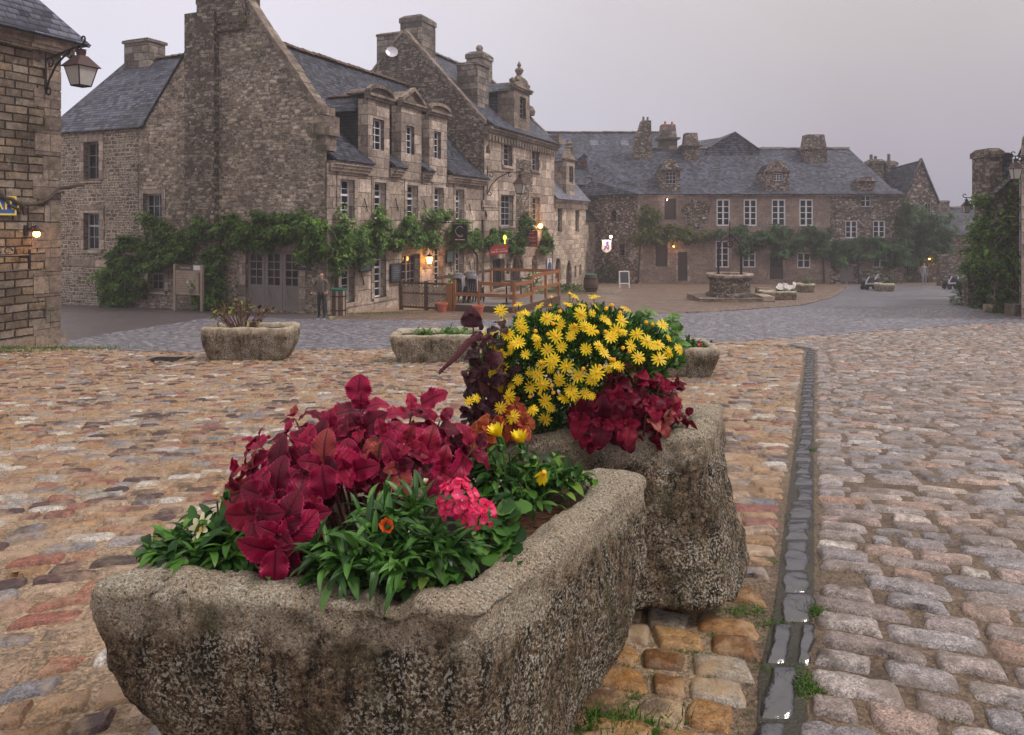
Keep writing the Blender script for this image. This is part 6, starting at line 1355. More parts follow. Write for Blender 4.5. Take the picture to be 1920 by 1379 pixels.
# cream shield sign at the alley
def shield():
    f = Fr((0, 54.2), (1, 0), (0, -1)); root = thing('hanging_sign', f.pt(f.s(1137), 0, f.z(1137, 474)), 'cream shield shaped hanging sign with a purple figure by the alley', 'sign')
    out = [(1128, 449), (1131, 451), (1134, 449.5), (1137.5, 451), (1141, 449.5), (1144, 451), (1147, 449), (1146, 454), (1145.5, 460), (1146.5, 466), (1144, 471), (1137.5, 474.5), (1131, 471.5), (1128, 466.5), (1129, 460), (1128.8, 454)]
    P2 = [(f.s(x), f.z(x, y)) for x, y in out]; m = MB(); wall(m, f, P2[::-1] if False else P2, [], o=.03); n = len(P2)
    m.face([f.pt(a, -.03, b) for a, b in P2]); 
    for i in range(n): a, b = P2[i], P2[(i + 1) % n]; m.face([f.pt(a[0], .03, a[1]), f.pt(b[0], .03, b[1]), f.pt(b[0], -.03, b[1]), f.pt(a[0], -.03, a[1])])
    m.build('panel', M['signcream'], root); m = MB()
    for pts, w in ((((1141, 454), (1138.5, 459), (1135, 465), (1133, 469)), .05), (((1136, 455), (1139, 458), (1141.5, 462), (1140, 467)), .05), (((1133, 462), (1137, 463), (1141, 468)), .035), (((1138, 453), (1140, 456)), .07)):
        m.tube([f.pt(f.s(x), .045, f.z(x, y)) for x, y in pts], w, 5)
    m.build('emblem', M['purple'], root); m = MB(); m.tube([f.pt(f.s(1127), 0, f.z(1127, 444)), f.pt(f.s(1148), 0, f.z(1127, 444))], .03, 5)
    for x in (1130, 1145): m.tube([f.pt(f.s(x), 0, f.z(x, 444)), f.pt(f.s(x), 0, f.z(x, 450))], .015, 4)
    m.build('bracket', M['iron'], root)
shield()
# blue shop sign and empty iron frame on the corner house
def blue_sign():
    s0, s1 = FB.s(-55), FB.s(24.5); z0, z1 = FB.z(12, 404), FB.z(12, 368); root = thing('shop_sign', FB.pt((s0 + s1) / 2, 0, z0), 'blue sign with yellow letters and border on the corner house, cut by the left edge', 'sign')
    m = MB(); FB.box(m, s0, s1, .03, .10, z0, z1); m.build('panel', M['blue'], root); m = MB(); e = .035
    FB.box(m, s0, s1, .10, .115, z0, z0 + e); FB.box(m, s0, s1, .10, .115, z1 - e, z1); FB.box(m, s1 - e, s1, .10, .114, z0 + e, z0 + .12); FB.box(m, s1 - e, s1, .10, .114, z1 - .12, z1 - e); FB.box(m, s1 - e, s1 + .05, .10, .113, z0 + .12, z0 + .15); FB.box(m, s1 + .02, s1 + .05, .03, .113, z0 + .12, z1 - .12); m.build('border', M['gold'], root)
    sa, sb_ = FB.s(-40), FB.s(19); lettering(root, 'BAR', FB, (sa + sb_) / 2, .11, z0 + .12, sb_ - sa, 'gold', (z1 - z0) * .55)
    root = thing('iron_sign_frame', FB.pt(FB.s(20), .3, FB.z(20, 508)), 'empty black iron sign frame with scrolls sticking out of the corner house', 'sign'); m = MB(); a, b, z1, z0 = FB.s(-30), FB.s(38), FB.z(20, 479), FB.z(20, 507)
    for p, q in (((a, z1), (b, z1)), ((b, z1 + .12), (b, z0)), ((a, z0), (b, z0))): m.tube([FB.pt(p[0], .30, p[1]), FB.pt(q[0], .30, q[1])], .028, 6)
    m.build('frame', M['iron'], root); w = MB()
    for k in range(4): c = FB.pt(b - .22 - k * .24, .30, z1 + .10); w.tube(arc(c, U3, (0, 0, 1), .10, .03, 0, 5.5 if k % 2 else -5.5), .012, 5)
    w.tube([FB.pt(b, .0, z1 - .05), FB.pt(b, .30, z1 - .05)], .02, 5); w.build('scroll', M['iron'], root)
blue_sign()
def vine_branch():
    m = MB(); pts = [(-20, 350), (2, 372), (14, 373), (24, 380), (34, 383), (52, 384), (72, 380), (88, 370), (104, 354), (118, 346), (126, 347)]
    m.tube([FB.pt(FB.s(x), .10 + .03 * (i % 2), FB.z(x, y)) for i, (x, y) in enumerate(pts[:-2])] + [FB.pt(.05, .2, FB.z(108, 352)), FB.pt(.18, .3, FB.z(108, 348)), FB.pt(.3, .42, FB.z(108, 347))], [.05, .05, .045, .045, .05, .045, .04, .04, .035, .05, .03, .02], 7)
    m.tube([FB.pt(FB.s(x), .12, FB.z(x, y)) for x, y in ((3, 374), (12, 386), (26, 392), (33, 402))], .03, 6); m.tube([FB.pt(FB.s(x), .12, FB.z(x, y)) for x, y in ((30, 380), (38, 390), (40, 404))], [.05, .04, .03], 6); m.tube([FB.pt(FB.s(x), .14, FB.z(x, y)) for x, y in ((80, 376), (96, 362), (112, 361))], .025, 5)
    tag(m.build('bare_vine_branch', M['bark']), 'bare twisted vine branch crossing the corner house wall and the blue sign', 'branch')
vine_branch()

# ------------------------------------------------------------------ information board, bin, people, pots
def info_board():
    f = Fr(FG.pt(0, .7, 0)[:2], -NN, -U); s0, s1 = f.s(379), f.s(328.5); z0 = float(gz(f.pt((s0 + s1) / 2, 0, 0).y)); zt = f.z(353, 497); zb = f.z(353, 553)
    root = thing('information_board', f.pt((s0 + s1) / 2, 0, z0), 'beige information board on two wooden posts in front of the vine', 'information board')
    for s in (s0, s1): m = MB(); f.box(m, s - .05, s + .05, -.05, .05, z0 - .1, zt + .02); m.build('post', M['oldwood'], root)
    m = MB(); f.box(m, s0 + .05, s1 - .05, -.02, .03, zb, zt - .22); m.build('panel', M['oldwood'], root); m = MB(); f.box(m, s0 + .05, s1 - .05, -.02, .04, zt - .21, zt); m.build('header_panel', M['brownwood'], root)
    m = MB(); f.box(m, s0 + .06, s0 + .40, .04, .05, zt - .20, zt - .01); m.build('map_sticker', M['signwhite'], root)
    g = Fr(f.pt(0, 0, 0)[:2], NN, -U)
    lettering(root, 'Locronan', g, -(s0 + s1) / 2 - .12, .045, zt - .15, .5, 'chalk', .09)
    for i, y in enumerate(np.linspace(zb + .12, zt - .34, 8)):
        r = random.Random(i); m_ = MB(); w = r.uniform(.45, .62) if i > 1 else .8; f.box(m_, s1 - .12 - w, s1 - .12, .03, .034, y, y + .012)
        if i == 0: mm = m_
        else: mm.v += m_.v; n0 = len(mm.v) - len(m_.v); mm.f += [tuple(q + n0 for q in t) for t in m_.f]; mm.m += m_.m; mm.sm += m_.sm; mm.uv += m_.uv
    f.box(mm, s0 + .07, s0 + .15, .03, .034, zb + .05, zt - .28); mm.build('writing', M['brownwood'], root)
    m = MB(); c = f.pt((s0 + s1) / 2 + .02, .035, (zb + zt) / 2 - .12); u = Vector((f.u.x, f.u.y, 0)); m.face([c - u * .06, c + u * .06, c + Vector((0, 0, .12))]); m.build('arrow', M['signwhite'], root)
info_board()
def litter_bin():
    c = G(635, 592); c.z -= .02; root = thing('litter_bin', c, 'round slatted wooden litter bin with a green liner at the shop corner', 'litter bin')
    for k in range(20):
        t = 2 * math.pi * k / 20; d = Vector((math.cos(t), math.sin(t), 0)); e = Vector((-d.y, d.x, 0)) * .036; m = MB(); p = c + d * .26; q = c + d * .28; h = Vector((0, 0, .92))
        m.hexa([p - e, q - e, q + e, p + e, p - e + h, q - e + h, q + e + h, p + e + h]); m.build('slat', M['brownwood'] if k % 3 else M['oldwood'], root)
    m = MB(); m.lathe(c, [(.0, .05), (.245, .06), (.25, .93), (.29, .95), (.29, .99), (.23, .99), (.22, .9)], 20); m.build('liner', M['green'], root); m = MB(); m.lathe(c, [(.285, .2), (.29, .2), (.29, .24), (.285, .24)], 20); m.lathe(c, [(.285, .7), (.29, .7), (.29, .74), (.285, .74)], 20); m.build('hoop', M['iron'], root)
litter_bin()
def skin_mesh(name, verts, edges, radii, mats, parent=None, sub=1, root=0):
    me = bpy.data.meshes.new(name); me.from_pydata([tuple(v) for v in verts], edges, []); o = bpy.data.objects.new(name, me); COL.objects.link(o)
    mo = o.modifiers.new('s', 'SKIN'); mo.use_smooth_shade = True; 
    for i, r in enumerate(radii):
        me.skin_vertices[0].data[i].radius = (r, r) if isinstance(r, (int, float)) else r; me.skin_vertices[0].data[i].use_root = (i == root)
    s = o.modifiers.new('d', 'SUBSURF'); s.levels = sub; s.render_levels = sub
    dg = bpy.context.evaluated_depsgraph_get(); new = bpy.data.meshes.new_from_object(o.evaluated_get(dg)); bpy.data.objects.remove(o); new.materials.clear()
    for m in (mats if isinstance(mats, list) else [mats]): new.materials.append(m)
    for p in new.polygons: p.use_smooth = True
    return new
M['skin'] = simple('skin', (.48, .27, .19), .55, var=.05); M['hair'] = simple('dark_hair', (.03, .02, .016), .6); M['jacket'] = simple('grey_brown_jacket', (.13, .10, .085), .85); M['trousers'] = simple('dark_blue_trousers', (.018, .020, .028), .8); M['shoe'] = simple('dark_shoe', (.03, .03, .035), .5)
M['palecoat'] = simple('pale_grey_coat', (.32, .32, .33), .8)
def person(base, yaw, H, label, top='jacket', legs='trousers', arms=((-.30, -.02, .92), (.16, .18, .95)), lean=.0):
    base = Vector(base); root = thing('person', base, label, 'person'); R = Matrix.Rotation(yaw, 3, 'Z'); k = H / 1.72
    def w(p): return base + R @ (Vector(p) * k)
    # one continuous body: pelvis, spine, neck, head, legs, arms, hands with five fingers each
    V = [(0, 0, .93), (0, .01 + lean * .3, 1.12), (0, .0 + lean * .7, 1.32), (0, lean, 1.46), (0, lean, 1.53), (0, .01 + lean * 1.1, 1.60), (0, .012 + lean * 1.1, 1.68)]
    E = [(0, 1), (1, 2), (2, 3), (3, 4), (4, 5), (5, 6)]; Rr = [(.15, .11), (.135, .10), (.165, .11), (.06, .055), (.055, .055), (.082, .095), (.06, .07)]
    mi = {}
    for s in (-1, 1):
        b = len(V); V += [(s * .09, 0, .86), (s * .10, .02, .48), (s * .10, -.01, .10), (s * .11, .12, .04)]; E += [(0, b), (b, b + 1), (b + 1, b + 2), (b + 2, b + 3)]; Rr += [(.09), (.062), (.045), (.042)]
        hx, hy, hz = arms[0] if s < 0 else arms[1]; b = len(V); sh = Vector((s * .18, lean, 1.42)); hd = Vector((hx, hy, hz)); el_ = (sh + hd) / 2 + Vector((s * .07, -.04, -.05)); V += [tuple(sh), tuple(el_), tuple(hd)]
        E += [(2, b), (b, b + 1), (b + 1, b + 2)]; Rr += [.058, .042, .028]; d = (hd - el_).normalized(); side = d.cross(Vector((0, 1, .2))).normalized(); fwd = side.cross(d).normalized()
        pm = len(V); V.append(tuple(hd + d * .075)); E.append((b + 2, pm)); Rr.append((.036, .022))
        for q, (o_, L) in enumerate(((-.03, .07), (-.01, .085), (.01, .08), (.03, .062))): i = len(V); V += [tuple(hd + d * (.10) + side * o_), tuple(hd + d * (.10 + L * .6) + side * o_ + fwd * .02), tuple(hd + d * (.10 + L * .85) + side * o_ + fwd * .05)]; E += [(pm, i), (i, i + 1), (i + 1, i + 2)]; Rr += [.010, .009, .008]
        i = len(V); V += [tuple(hd + d * .05 - side * .045 * s), tuple(hd + d * .09 - side * .06 * s + fwd * .02)]; E += [(b + 2, i), (i, i + 1)]; Rr += [.012, .009]
    me = skin_mesh('body', [w(v) for v in V], E, [tuple(x * k for x in r) if isinstance(r, tuple) else r * k for r in Rr], [M['skin'], M[top], M[legs], M['shoe'], M['hair']], sub=1)
    inv = R.transposed()
    for p in me.polygons:
        c = inv @ (p.center - base) / k; hand = any((c - Vector(a)).length < .035 or (c - Vector(a)).length > 0 and (c - Vector(a)).dot(Vector(a) - Vector((.18 if a is arms[1] else -.18, lean, 1.42))) > 0 and (c - Vector(a)).length < .22 for a in arms)
        p.material_index = 3 if c.z < .09 else 2 if c.z < .93 else 0 if hand else 1 if c.z < 1.49 else 4 if (c.z > 1.655 or (c.y < lean - .01 and c.z > 1.54)) else 0
    body = link('body', me, root)
    for s in (-1, 1):
        e = MB(); e.lathe(w((s * .03, .085 + lean * 1.1, 1.605)), [(0, -.008), (.008, 0), (0, .008)], 6); e.build('eye', M['iron'], root); e = MB(); e.lathe(w((s * .083, .0 + lean * 1.1, 1.59)), [(0, -.03), (.012, -.01), (.014, .02), (0, .03)], 6); e.build('ear', M['skin'], root)
        sh = MB(); q = w((s * .11, .07, .0)); sh.lathe(q, [(.055, 0), (.058, .022)], 10, sx=1, sy=1.9); sh.build('shoe_sole', M['signwhite'], root)
    e = MB(); e.lathe(w((0, .098 + lean * 1.1, 1.575)), [(.014, -.01), (.012, .0), (.006, .03)], 6); e.build('nose', M['skin'], root); e = MB(); e.box(*(lambda c: (c.x - .02, c.x + .02, c.y - .004, c.y + .004, c.z - .003, c.z + .003))(w((0, .093 + lean * 1.1, 1.545)))); e.build('mouth', M['copper'], root)
    return root
person(G(603, 599), math.radians(168), 1.58, 'person in dark trousers and grey brown jacket standing by the litter bin', arms=((-.26, .06, 1.02), (.34, .10, .98)))
person(P(1733, 553, 53) * 1.0 + Vector((0, 0, float(gz(53.0)) - P(1733, 553, 53).z)), math.radians(180), 1.62, 'distant person in a pale grey coat by the steep gabled house', top='palecoat', legs='palecoat', arms=((-.24, .05, .85), (.24, .05, .85)))
def pot(px, py, label, Y=None):
    c = G(px, py); root = thing('flower_pot', c, label, 'flower pot', 'terracotta pots in front of the terrace'); m = MB(); m.lathe(c, [(.13, 0), (.20, .30), (.22, .30), (.22, .36), (.19, .36), (.18, .30)], 16); m.build('pot', M['terracotta'], root); m = MB(); m.lathe(c, [(0, .32), (.18, .31)], 12); m.build('soil', M['soil'], root)
pot(829, 586, 'terracotta pot at the foot of the lattice fence'); pot(897, 592, 'terracotta pot before the terrace deck')
# ------------------------------------------------------------------ terrace
def terrace():
    O = FA; z = -1.6; root = thing('wooden_terrace', O.pt(5.5, 4.5, -2), 'raised wooden cafe terrace with orange stained rails', 'terrace'); s0, s1, o0, o1 = 3.3, 8.3, 3.3, 6.1
    m = MB(); n = 22
    for k in range(n): O.box(m, s0 + (s1 - s0) * k / n, s0 + (s1 - s0) * (k + .93) / n, 2.7, o1, z - .04, z)
    m.build('deck', M['greywood'], root); m = MB(); O.box(m, s0 - .03, s0, 2.7, o1 + .03, z - .42, z - .02); O.box(m, s0, s1, o1, o1 + .03, z - .5, z - .02); m.build('skirt', M['brownwood'], root)
    def post(s, o, h, w=.05, m_='orangewood'): p = MB(); O.box(p, s - w, s + w, o - w, o + w, z - .4, z + h); p.build('post', M[m_], root)
    def rail(s_a, o_a, s_b, o_b, za, mt='orangewood'): 
        p = MB(); a, b = O.pt(s_a, o_a, z + za), O.pt(s_b, o_b, z + za); d = (b - a).normalized(); t = Vector((-d.y, d.x, 0)) * .02; h = Vector((0, 0, .13)); p.hexa([a - t, b - t, b + t, a + t, a - t + h, b - t + h, b + t + h, a + t + h]); p.build('rail', M[mt], root)
    post(s0, 3.55, .95); post(s0, o1 - .05, .95); post(s0, 4.6, .95, .035)
    rail(s0, 4.6, s0, o1, .78); rail(s0, 3.55, s0, o1, .34)
    S_ = [s0, 5.0, 6.6, 8.2]
    for i, s in enumerate(S_[1:]): post(s, o1 - .02, 1.05 + .1 * (i > 0), .045)
    rail(S_[0], o1, S_[1], o1, .78); rail(S_[0], o1, S_[1], o1, .30)
    rail(S_[1], o1, S_[2], o1, .98); rail(S_[1], o1, S_[2], o1, .45); rail(S_[2], o1, S_[3], o1, .98); rail(S_[2], o1, S_[3], o1, .45)
    rail(s1, 2.8, s1, o1, .98); rail(s0, 2.75, s1, 2.75, .92, 'brownwood'); post(s0 + 3.2, 2.75, .95, .035, 'brownwood'); post(s1, 2.8, 1.0, .04)
    # lattice fence next to the terrace
    r2 = thing('lattice_fence', O.pt(s0, 2, -2), 'brown lattice fence panel closing the near end of the terrace', 'fence'); L0, L1 = O.s(0) if False else 1.15, 3.35; zz = float(gz(O.pt(s0, 2, 0).y))
    for o in (L0, 2.3): p = MB(); O.box(p, s0 - .07, s0 + .07, o - .06, o + .06, zz - .1, zz + 1.15); p.build('post', M['brownwood'], r2)
    p = MB(); O.box(p, s0 - .10, s0 + .10, L1 - .12, L1 + .12, zz - .1, zz + 1.10); p.build('post', M['orangewood'], r2)
    for zz_ in (.06, .62, 1.02): p = MB(); O.box(p, s0 - .02, s0 + .02, L0, L1, zz + zz_, zz + zz_ + .08); p.build('rail', M['brownwood'], r2)
    p = MB(); n = 17
    for k in range(-7, n):
        for sg in (1, -1):
            o = L0 + (L1 - L0) * k / n; pts = []
            a = (o, .14); b = (o + .86, 1.0)
            if sg < 0: a = (o + .86, .14); b = (o, 1.0)
            def cl(a, b):
                (x0, y0), (x1, y1) = a, b
                if x0 > x1: (x0, y0), (x1, y1) = (x1, y1), (x0, y0)
                if x1 <= L0 or x0 >= L1: return None
                if x0 < L0: y0 += (y1 - y0) * (L0 - x0) / (x1 - x0); x0 = L0
                if x1 > L1: y1 = y0 + (y1 - y0) * (L1 - x0) / (x1 - x0); x1 = L1
                return (x0, y0), (x1, y1)
            c = cl(a, b)
            if c: p.tube([O.pt(s0 - .012 * sg, c[0][0], zz + c[0][1]), O.pt(s0 - .012 * sg, c[1][0], zz + c[1][1])], .022, 4)
    p.build('lattice', M['oldwood'], r2)
terrace()
TD = -1.6
def chair_stack():
    c = FA.pt(4.0, 3.3, TD); first = None
    def chair(loc):
        root = thing('stacked_chair', loc, 'x', 'chair', 'black terrace chairs stacked by the lattice fence'); l = Vector(loc); a = N3; b = U3; Z = Vector((0, 0, 1))
        def q(x, y, z): return l + a * x + b * y + Z * z
        m = MB(); m.hexa([q(-.22, -.22, .38), q(.22, -.22, .38), q(.22, .22, .38), q(-.22, .22, .38), q(-.22, -.22, .46), q(.22, -.22, .46), q(.22, .22, .46), q(-.22, .22, .46)]); m.build('seat', M['black'], root)
        m = MB(); m.tube([q(-.2, -.22, .45), q(-.2, -.30, .95), q(-.1, -.32, 1.0), q(.1, -.32, 1.0), q(.2, -.30, .95), q(.2, -.22, .45)], .013, 5)
        for k in range(5): m.tube([q(-.15 + .075 * k, -.23, .46), q(-.15 + .075 * k, -.31, .98)], .008, 4)
        m.hexa([q(-.2, -.235, .5), q(.2, -.235, .5), q(.2, -.22, .5), q(-.2, -.22, .5), q(-.2, -.315, .96), q(.2, -.315, .96), q(.2, -.30, .96), q(-.2, -.30, .96)], 1); m.build('backrest', [M['silver'], M['black']], root)
        for sx in (-1, 1):
            for sy in (-1, 1): m = MB(); m.tube([q(.2 * sx, .2 * sy, .44), q(.24 * sx, .25 * sy, 0)], .020, 5); m.build('leg', M['black'], root)
        return root
    for k, (o, s, n) in enumerate(((0.0, 0.0, 5), (.60, .1, 4), (.2, .7, 6))):
        for i in range(n):
            p = FA.pt(4.0 + s, 3.45 + o, TD) + Vector((0, 0, .045 * i)) + U3 * .03 * i
            if first is None: r = first = chair(p)
            else:
                r = first.copy(); r.location = p; COL.objects.link(r)
                for ch in first.children: cc = ch.copy(); cc.parent = r; cc.matrix_parent_inverse = ch.matrix_parent_inverse.copy(); COL.objects.link(cc)
            r['label'] = '%s black metal terrace chair in the %s stack behind the lattice fence' % (('lowest', 'second lowest', 'third lowest', 'fourth lowest', 'fifth lowest', 'sixth lowest')[i] if i < n - 1 else 'topmost', ('left', 'right', 'rear')[k])
chair_stack()
def table(s, o, label):
    c = FA.pt(s, o, TD); root = thing('cafe_table', c, label, 'table', 'round pedestal tables on the terrace'); m = MB(); m.lathe(c, [(.42, .72), (.42, .75), (0, .75)], 18); m.build('tabletop', M['black'], root); m = MB(); m.lathe(c, [(.24, 0), (.20, .03), (.035, .05), (.03, .72)], 12); m.build('pedestal', M['black'], root)
table(4.2, 5.35, 'round black pedestal table at the near front of the terrace'); table(6.0, 4.9, 'round black pedestal table at the middle of the terrace'); table(7.5, 4.6, 'round black pedestal table at the far end of the terrace')
def a_board():
    c = G(1170, 540); root = thing('pavement_sign', c, 'white framed A board with a grey panel at the alley mouth', 'A board'); w, h = .34, 1.12; k = c.y / 52.0
    for sgn, nm in ((-1, 0), (1, 1)):
        m = MB()
        def q(x, z, t=0): return c + Vector((x, sgn * (.28 * (1 - z / h) + .02) + t, z))
        for (x0, x1, z0, z1) in ((-w, -w + .06, 0, h), (w - .06, w, 0, h), (-w + .06, w - .06, h - .07, h), (-w + .06, w - .06, .28, .34)): m.hexa([q(x0, z0, -.02), q(x1, z0, -.02), q(x1, z0, .02), q(x0, z0, .02), q(x0, z1, -.02), q(x1, z1, -.02), q(x1, z1, .02), q(x0, z1, .02)])
        m.build('frame', M['signwhite'], root); m = MB(); m.hexa([q(-w + .06, .34, -.008), q(w - .06, .34, -.008), q(w - .06, .34, .008), q(-w + .06, .34, .008), q(-w + .06, h - .07, -.008), q(w - .06, h - .07, -.008), q(w - .06, h - .07, .008), q(-w + .06, h - .07, .008)]); m.build('panel', M['board'], root)
a_board()
def barrel():
    c = G(1108, 548); root = thing('wooden_barrel', c, 'dark wooden barrel with a green lid near the low pale house', 'barrel'); m = MB(); m.lathe(c, [(.34, 0), (.42, .3), (.44, .5), (.42, .7), (.36, 1.0)], 18); m.build('staves', M['brownwood'], root); m = MB(); m.lathe(c, [(.37, 1.0), (.37, 1.05), (0, 1.07)], 18); m.build('lid', M['green'], root)
    m = MB()
    for z, r in ((.2, .405), (.78, .415)): m.lathe(c, [(r, z), (r + .012, z), (r + .012, z + .06), (r, z + .06)], 18)
    m.build('hoop', M['iron'], root)
barrel()
# ------------------------------------------------------------------ the old well
def well():
    Y = 34.6; c = Vector(((1380 - 960) / F * Y, Y + 1.0, float(gz(Y)))); root = thing('stone_well', c, 'old round granite well with a wrought iron dome and hanging pulley', 'well'); z = c.z
    m = MB(); m.box(c.x - 1.75, c.x + 1.15, c.y - 1.35, c.y + 1.3, z - .2, z + .17); m.build('step', M['darktrim'], root); m = MB(); m.box(c.x + 1.153, c.x + 1.75, c.y - 1.2, c.y + .2, z - .2, z + .26); m.build('side_slab', M['trim'], root)
    m = MB(); m.lathe(c, [(1.12, .17), (1.12, .30), (1.02, .34), (.96, .40), (.95, .95), (1.02, 1.0), (1.04, 1.06), (1.08, 1.10)], 30); b = m.build('well_shaft', M['darkrub'], root)
    m = MB(); m.lathe(c, [(.78, .9), (.78, 1.24), (1.10, 1.25), (1.13, 1.20), (1.10, 1.10), (1.0, 1.08)], 30); m.build('rim', M['trim'], root); m = MB(); m.lathe(c, [(0, .8), (.8, .8)], 20); m.build('water', M['glass'], root)
    ztop = 3.22
    for k in range(4):
        t = math.pi * (.16 + .5 * k); d = Vector((math.cos(t), math.sin(t), 0)); m = MB()
        pts = [c + d * r + Vector((0, 0, h)) for r, h in ((.74, 1.2), (.74, 2.3), (.70, 2.55), (.58, 2.78), (.40, 2.95), (.22, 3.05), (.08, 3.14), (.0, ztop))]; m.tube(pts, .05, 7); m.build('iron_rib', M['iron'], root)
    m = MB(); m.lathe(c, [(.05, 3.14), (.07, 3.2), (.03, 3.28), (.06, 3.36), (.02, 3.45), (.03, 3.6), (0, 3.85)], 8)
    for k in range(4): t = math.pi * (.16 + .5 * k); d = Vector((math.cos(t), math.sin(t), 0)); m.tube(arc(c + Vector((0, 0, 3.36)) + d * .09, d, (0, 0, 1), .09, .03, -1.5, 3), .012, 4)
    m.build('finial', M['iron'], root); m = MB(); a = Vector((1, .2, 0)).normalized(); m.tube([c + Vector((0, 0, 3.1)), c + Vector((0, 0, 2.82))], .02, 5); m.tube(arc(c + Vector((0, 0, 2.66)), a, (0, 0, 1), .15, .15, 0, 6.283, 18), .03, 6)
    for k in range(3): t = k * 1.05; m.tube([c + Vector((0, 0, 2.66)) + a * .15 * math.cos(t) + Vector((0, 0, .15 * math.sin(t))), c + Vector((0, 0, 2.66)) - a * .15 * math.cos(t) - Vector((0, 0, .15 * math.sin(t)))], .016, 4)
    m.build('pulley', M['iron'], root)
well()
def slab_bench(px0, px1, py, h, d, label, Yo=0):
    Y = Yground(py) + Yo; x0, x1 = (px0 - 960) / F * Y, (px1 - 960) / F * Y; z = float(gz(Y)); root = thing('stone_slab', (x0, Y, z), label, 'stone slab'); m = MB(); m.hexa([(x0 + .05, Y, z - .05), (x1 - .04, Y + .05, z - .05), (x1, Y + d, z - .05), (x0, Y + d, z - .05), (x0 + .08, Y + .03, z + h), (x1 - .07, Y + .08, z + h * .95), (x1 - .05, Y + d, z + h), (x0 + .03, Y + d, z + h)]); m.build('block', M['darktrim'], root)
slab_bench(1422, 1450, 556, .42, .6, 'low mossy stone slab between the well and the flower trough')
slab_bench(1858, 1886, 588, .3, .5, 'loose stone block at the foot of the right hand creeper'); slab_bench(1900, 1935, 594, .4, .5, 'stone block at the right edge beside the drainpipe')
def cart(px, py, label):
    c = G(px, py); root = thing('covered_cart', c, label, 'cart', 'small black covered carts with pale handles'); s = 1.0
    def q(x, y, z): return c + Vector((x, y, z)) * s
    m = MB(); m.hexa([q(-.35, -.25, .22), q(.45, -.25, .22), q(.5, .3, .22), q(-.35, .3, .22), q(-.42, -.28, .34), q(.5, -.28, .36), q(.55, .32, .36), q(-.42, .32, .34)]); m.build('chassis', M['black'], root)
    m = MB(); m.lathe(q(.22, .02, .3), [(.42, 0), (.44, .2), (.36, .45), (.2, .58), (0, .62)], 14); m.lathe(q(-.28, .1, .3), [(.24, 0), (.22, .25), (0, .42)], 10); m.build('hood', M['black'], root)
    m = MB(); m.tube([q(-.45, -.3, .42), q(-.22, -.32, .86)], .035, 6); m.tube([q(.0, -.3, .44), q(.32, -.34, 1.0)], .04, 6); m.build('handle', M['silver'], root); m = MB(); m.hexa([q(-.48, -.34, .36), q(.08, -.34, .36), q(.08, -.30, .36), q(-.48, -.30, .36), q(-.42, -.36, .47), q(.04, -.36, .47), q(.04, -.32, .47), q(-.42, -.32, .47)]); m.build('footrest', M['silver'], root)
    for x in (-.35, .38):
        for y in (-.27, .3): m = MB(); m.tube([q(x, y - .03, .14), q(x, y + .03, .14)], .14, 12); m.build('wheel', M['black'], root)
cart(1632, 544, 'black covered cart with pale handle left of the reddish trough'); cart(1786, 543, 'black covered cart with pale handle near the right hand creeper')
# ------------------------------------------------------------------ leaves
def leaf_t(nl, nw, wfn, bend=.6, fold=.25, serr=0.0, curl=0.0, wave=0.0):
    V, UV = [], []; y = z = 0.0; ph = 0
    ts = np.linspace(0, 1, nl + 1)
    for i, t in enumerate(ts):
        a = bend * (t - .15) ** 1 + curl * t * t
        if i: y += math.cos(a) / nl; z -= math.sin(a) / nl
        w_ = wfn(t) * (1 + (serr if i % 2 else -serr) * (0 < t < 1))
        for j in range(-nw, nw + 1):
            x = j / nw; wi = wfn(t) if abs(j) < nw else w_
            V.append((x * wi, y, z + fold * abs(x) * wi + wave * math.sin(t * 14) * x * x * wi)); UV.append((.5 + x / 2, t))
    m = 2 * nw + 1; Q = [(i * m + j, i * m + j + 1, (i + 1) * m + j + 1, (i + 1) * m + j) for i in range(nl) for j in range(2 * nw)]
    return np.array(V), np.array(Q), np.array(UV)
ovate = lambda t: max(.012, .43 * math.sin(math.pi * min(1, t ** .70)) ** .62 * (1 - .25 * t)) if t < 1 else .004
lance = lambda t: max(.010, .115 * math.sin(math.pi * min(1, .06 + t ** 1.35 * .93)) ** .8) if t < 1 else .003
ell = lambda t: max(.02, .24 * math.sin(math.pi * t) ** .8) if 0 < t < 1 else .01
blade = lambda t: .04 * (1 - t) ** .6 + .001
class Bag:
    def __init__(s, temps): s.t = temps; s.d = [[] for _ in temps]
    def add(s, k, pos, d, up, size, wid=1.0): s.d[k].append((*pos, *d, *up, size, wid))
    def build(s, name, mat, parent=None, smooth=True):
        Vs, Qs, Us, b = [], [], [], 0
        for (V, Q, UV), d in zip(s.t, s.d):
            if not d: continue
            a = np.array(d, float); n = len(a); Y = a[:, 3:6]; Y /= np.linalg.norm(Y, axis=1, keepdims=True) + 1e-9; Zp = a[:, 6:9]; X = np.cross(Y, Zp); X /= np.linalg.norm(X, axis=1, keepdims=True) + 1e-9; Z = np.cross(X, Y)
            sz = a[:, 9:10]; wd = a[:, 10:11]
            W = a[:, None, 0:3] + sz[:, :, None] * (V[None, :, 0:1] * wd[:, :, None] * X[:, None] + V[None, :, 1:2] * Y[:, None] + V[None, :, 2:3] * Z[:, None])
            Vs.append(W.reshape(-1, 3)); Qs.append((Q[None] + (np.arange(n) * len(V))[:, None, None]).reshape(-1, Q.shape[1]) + b); Us.append(np.tile(UV, (n, 1))); b += n * len(V)
        return mesh_np(name, np.concatenate(Vs), np.concatenate(Qs), np.concatenate(Us), mat, parent, smooth)
def rv3(r): v = r.normal(size=3); return v / np.linalg.norm(v)
def unit(v): v = np.array(v, float); return v / (np.linalg.norm(v) + 1e-9)
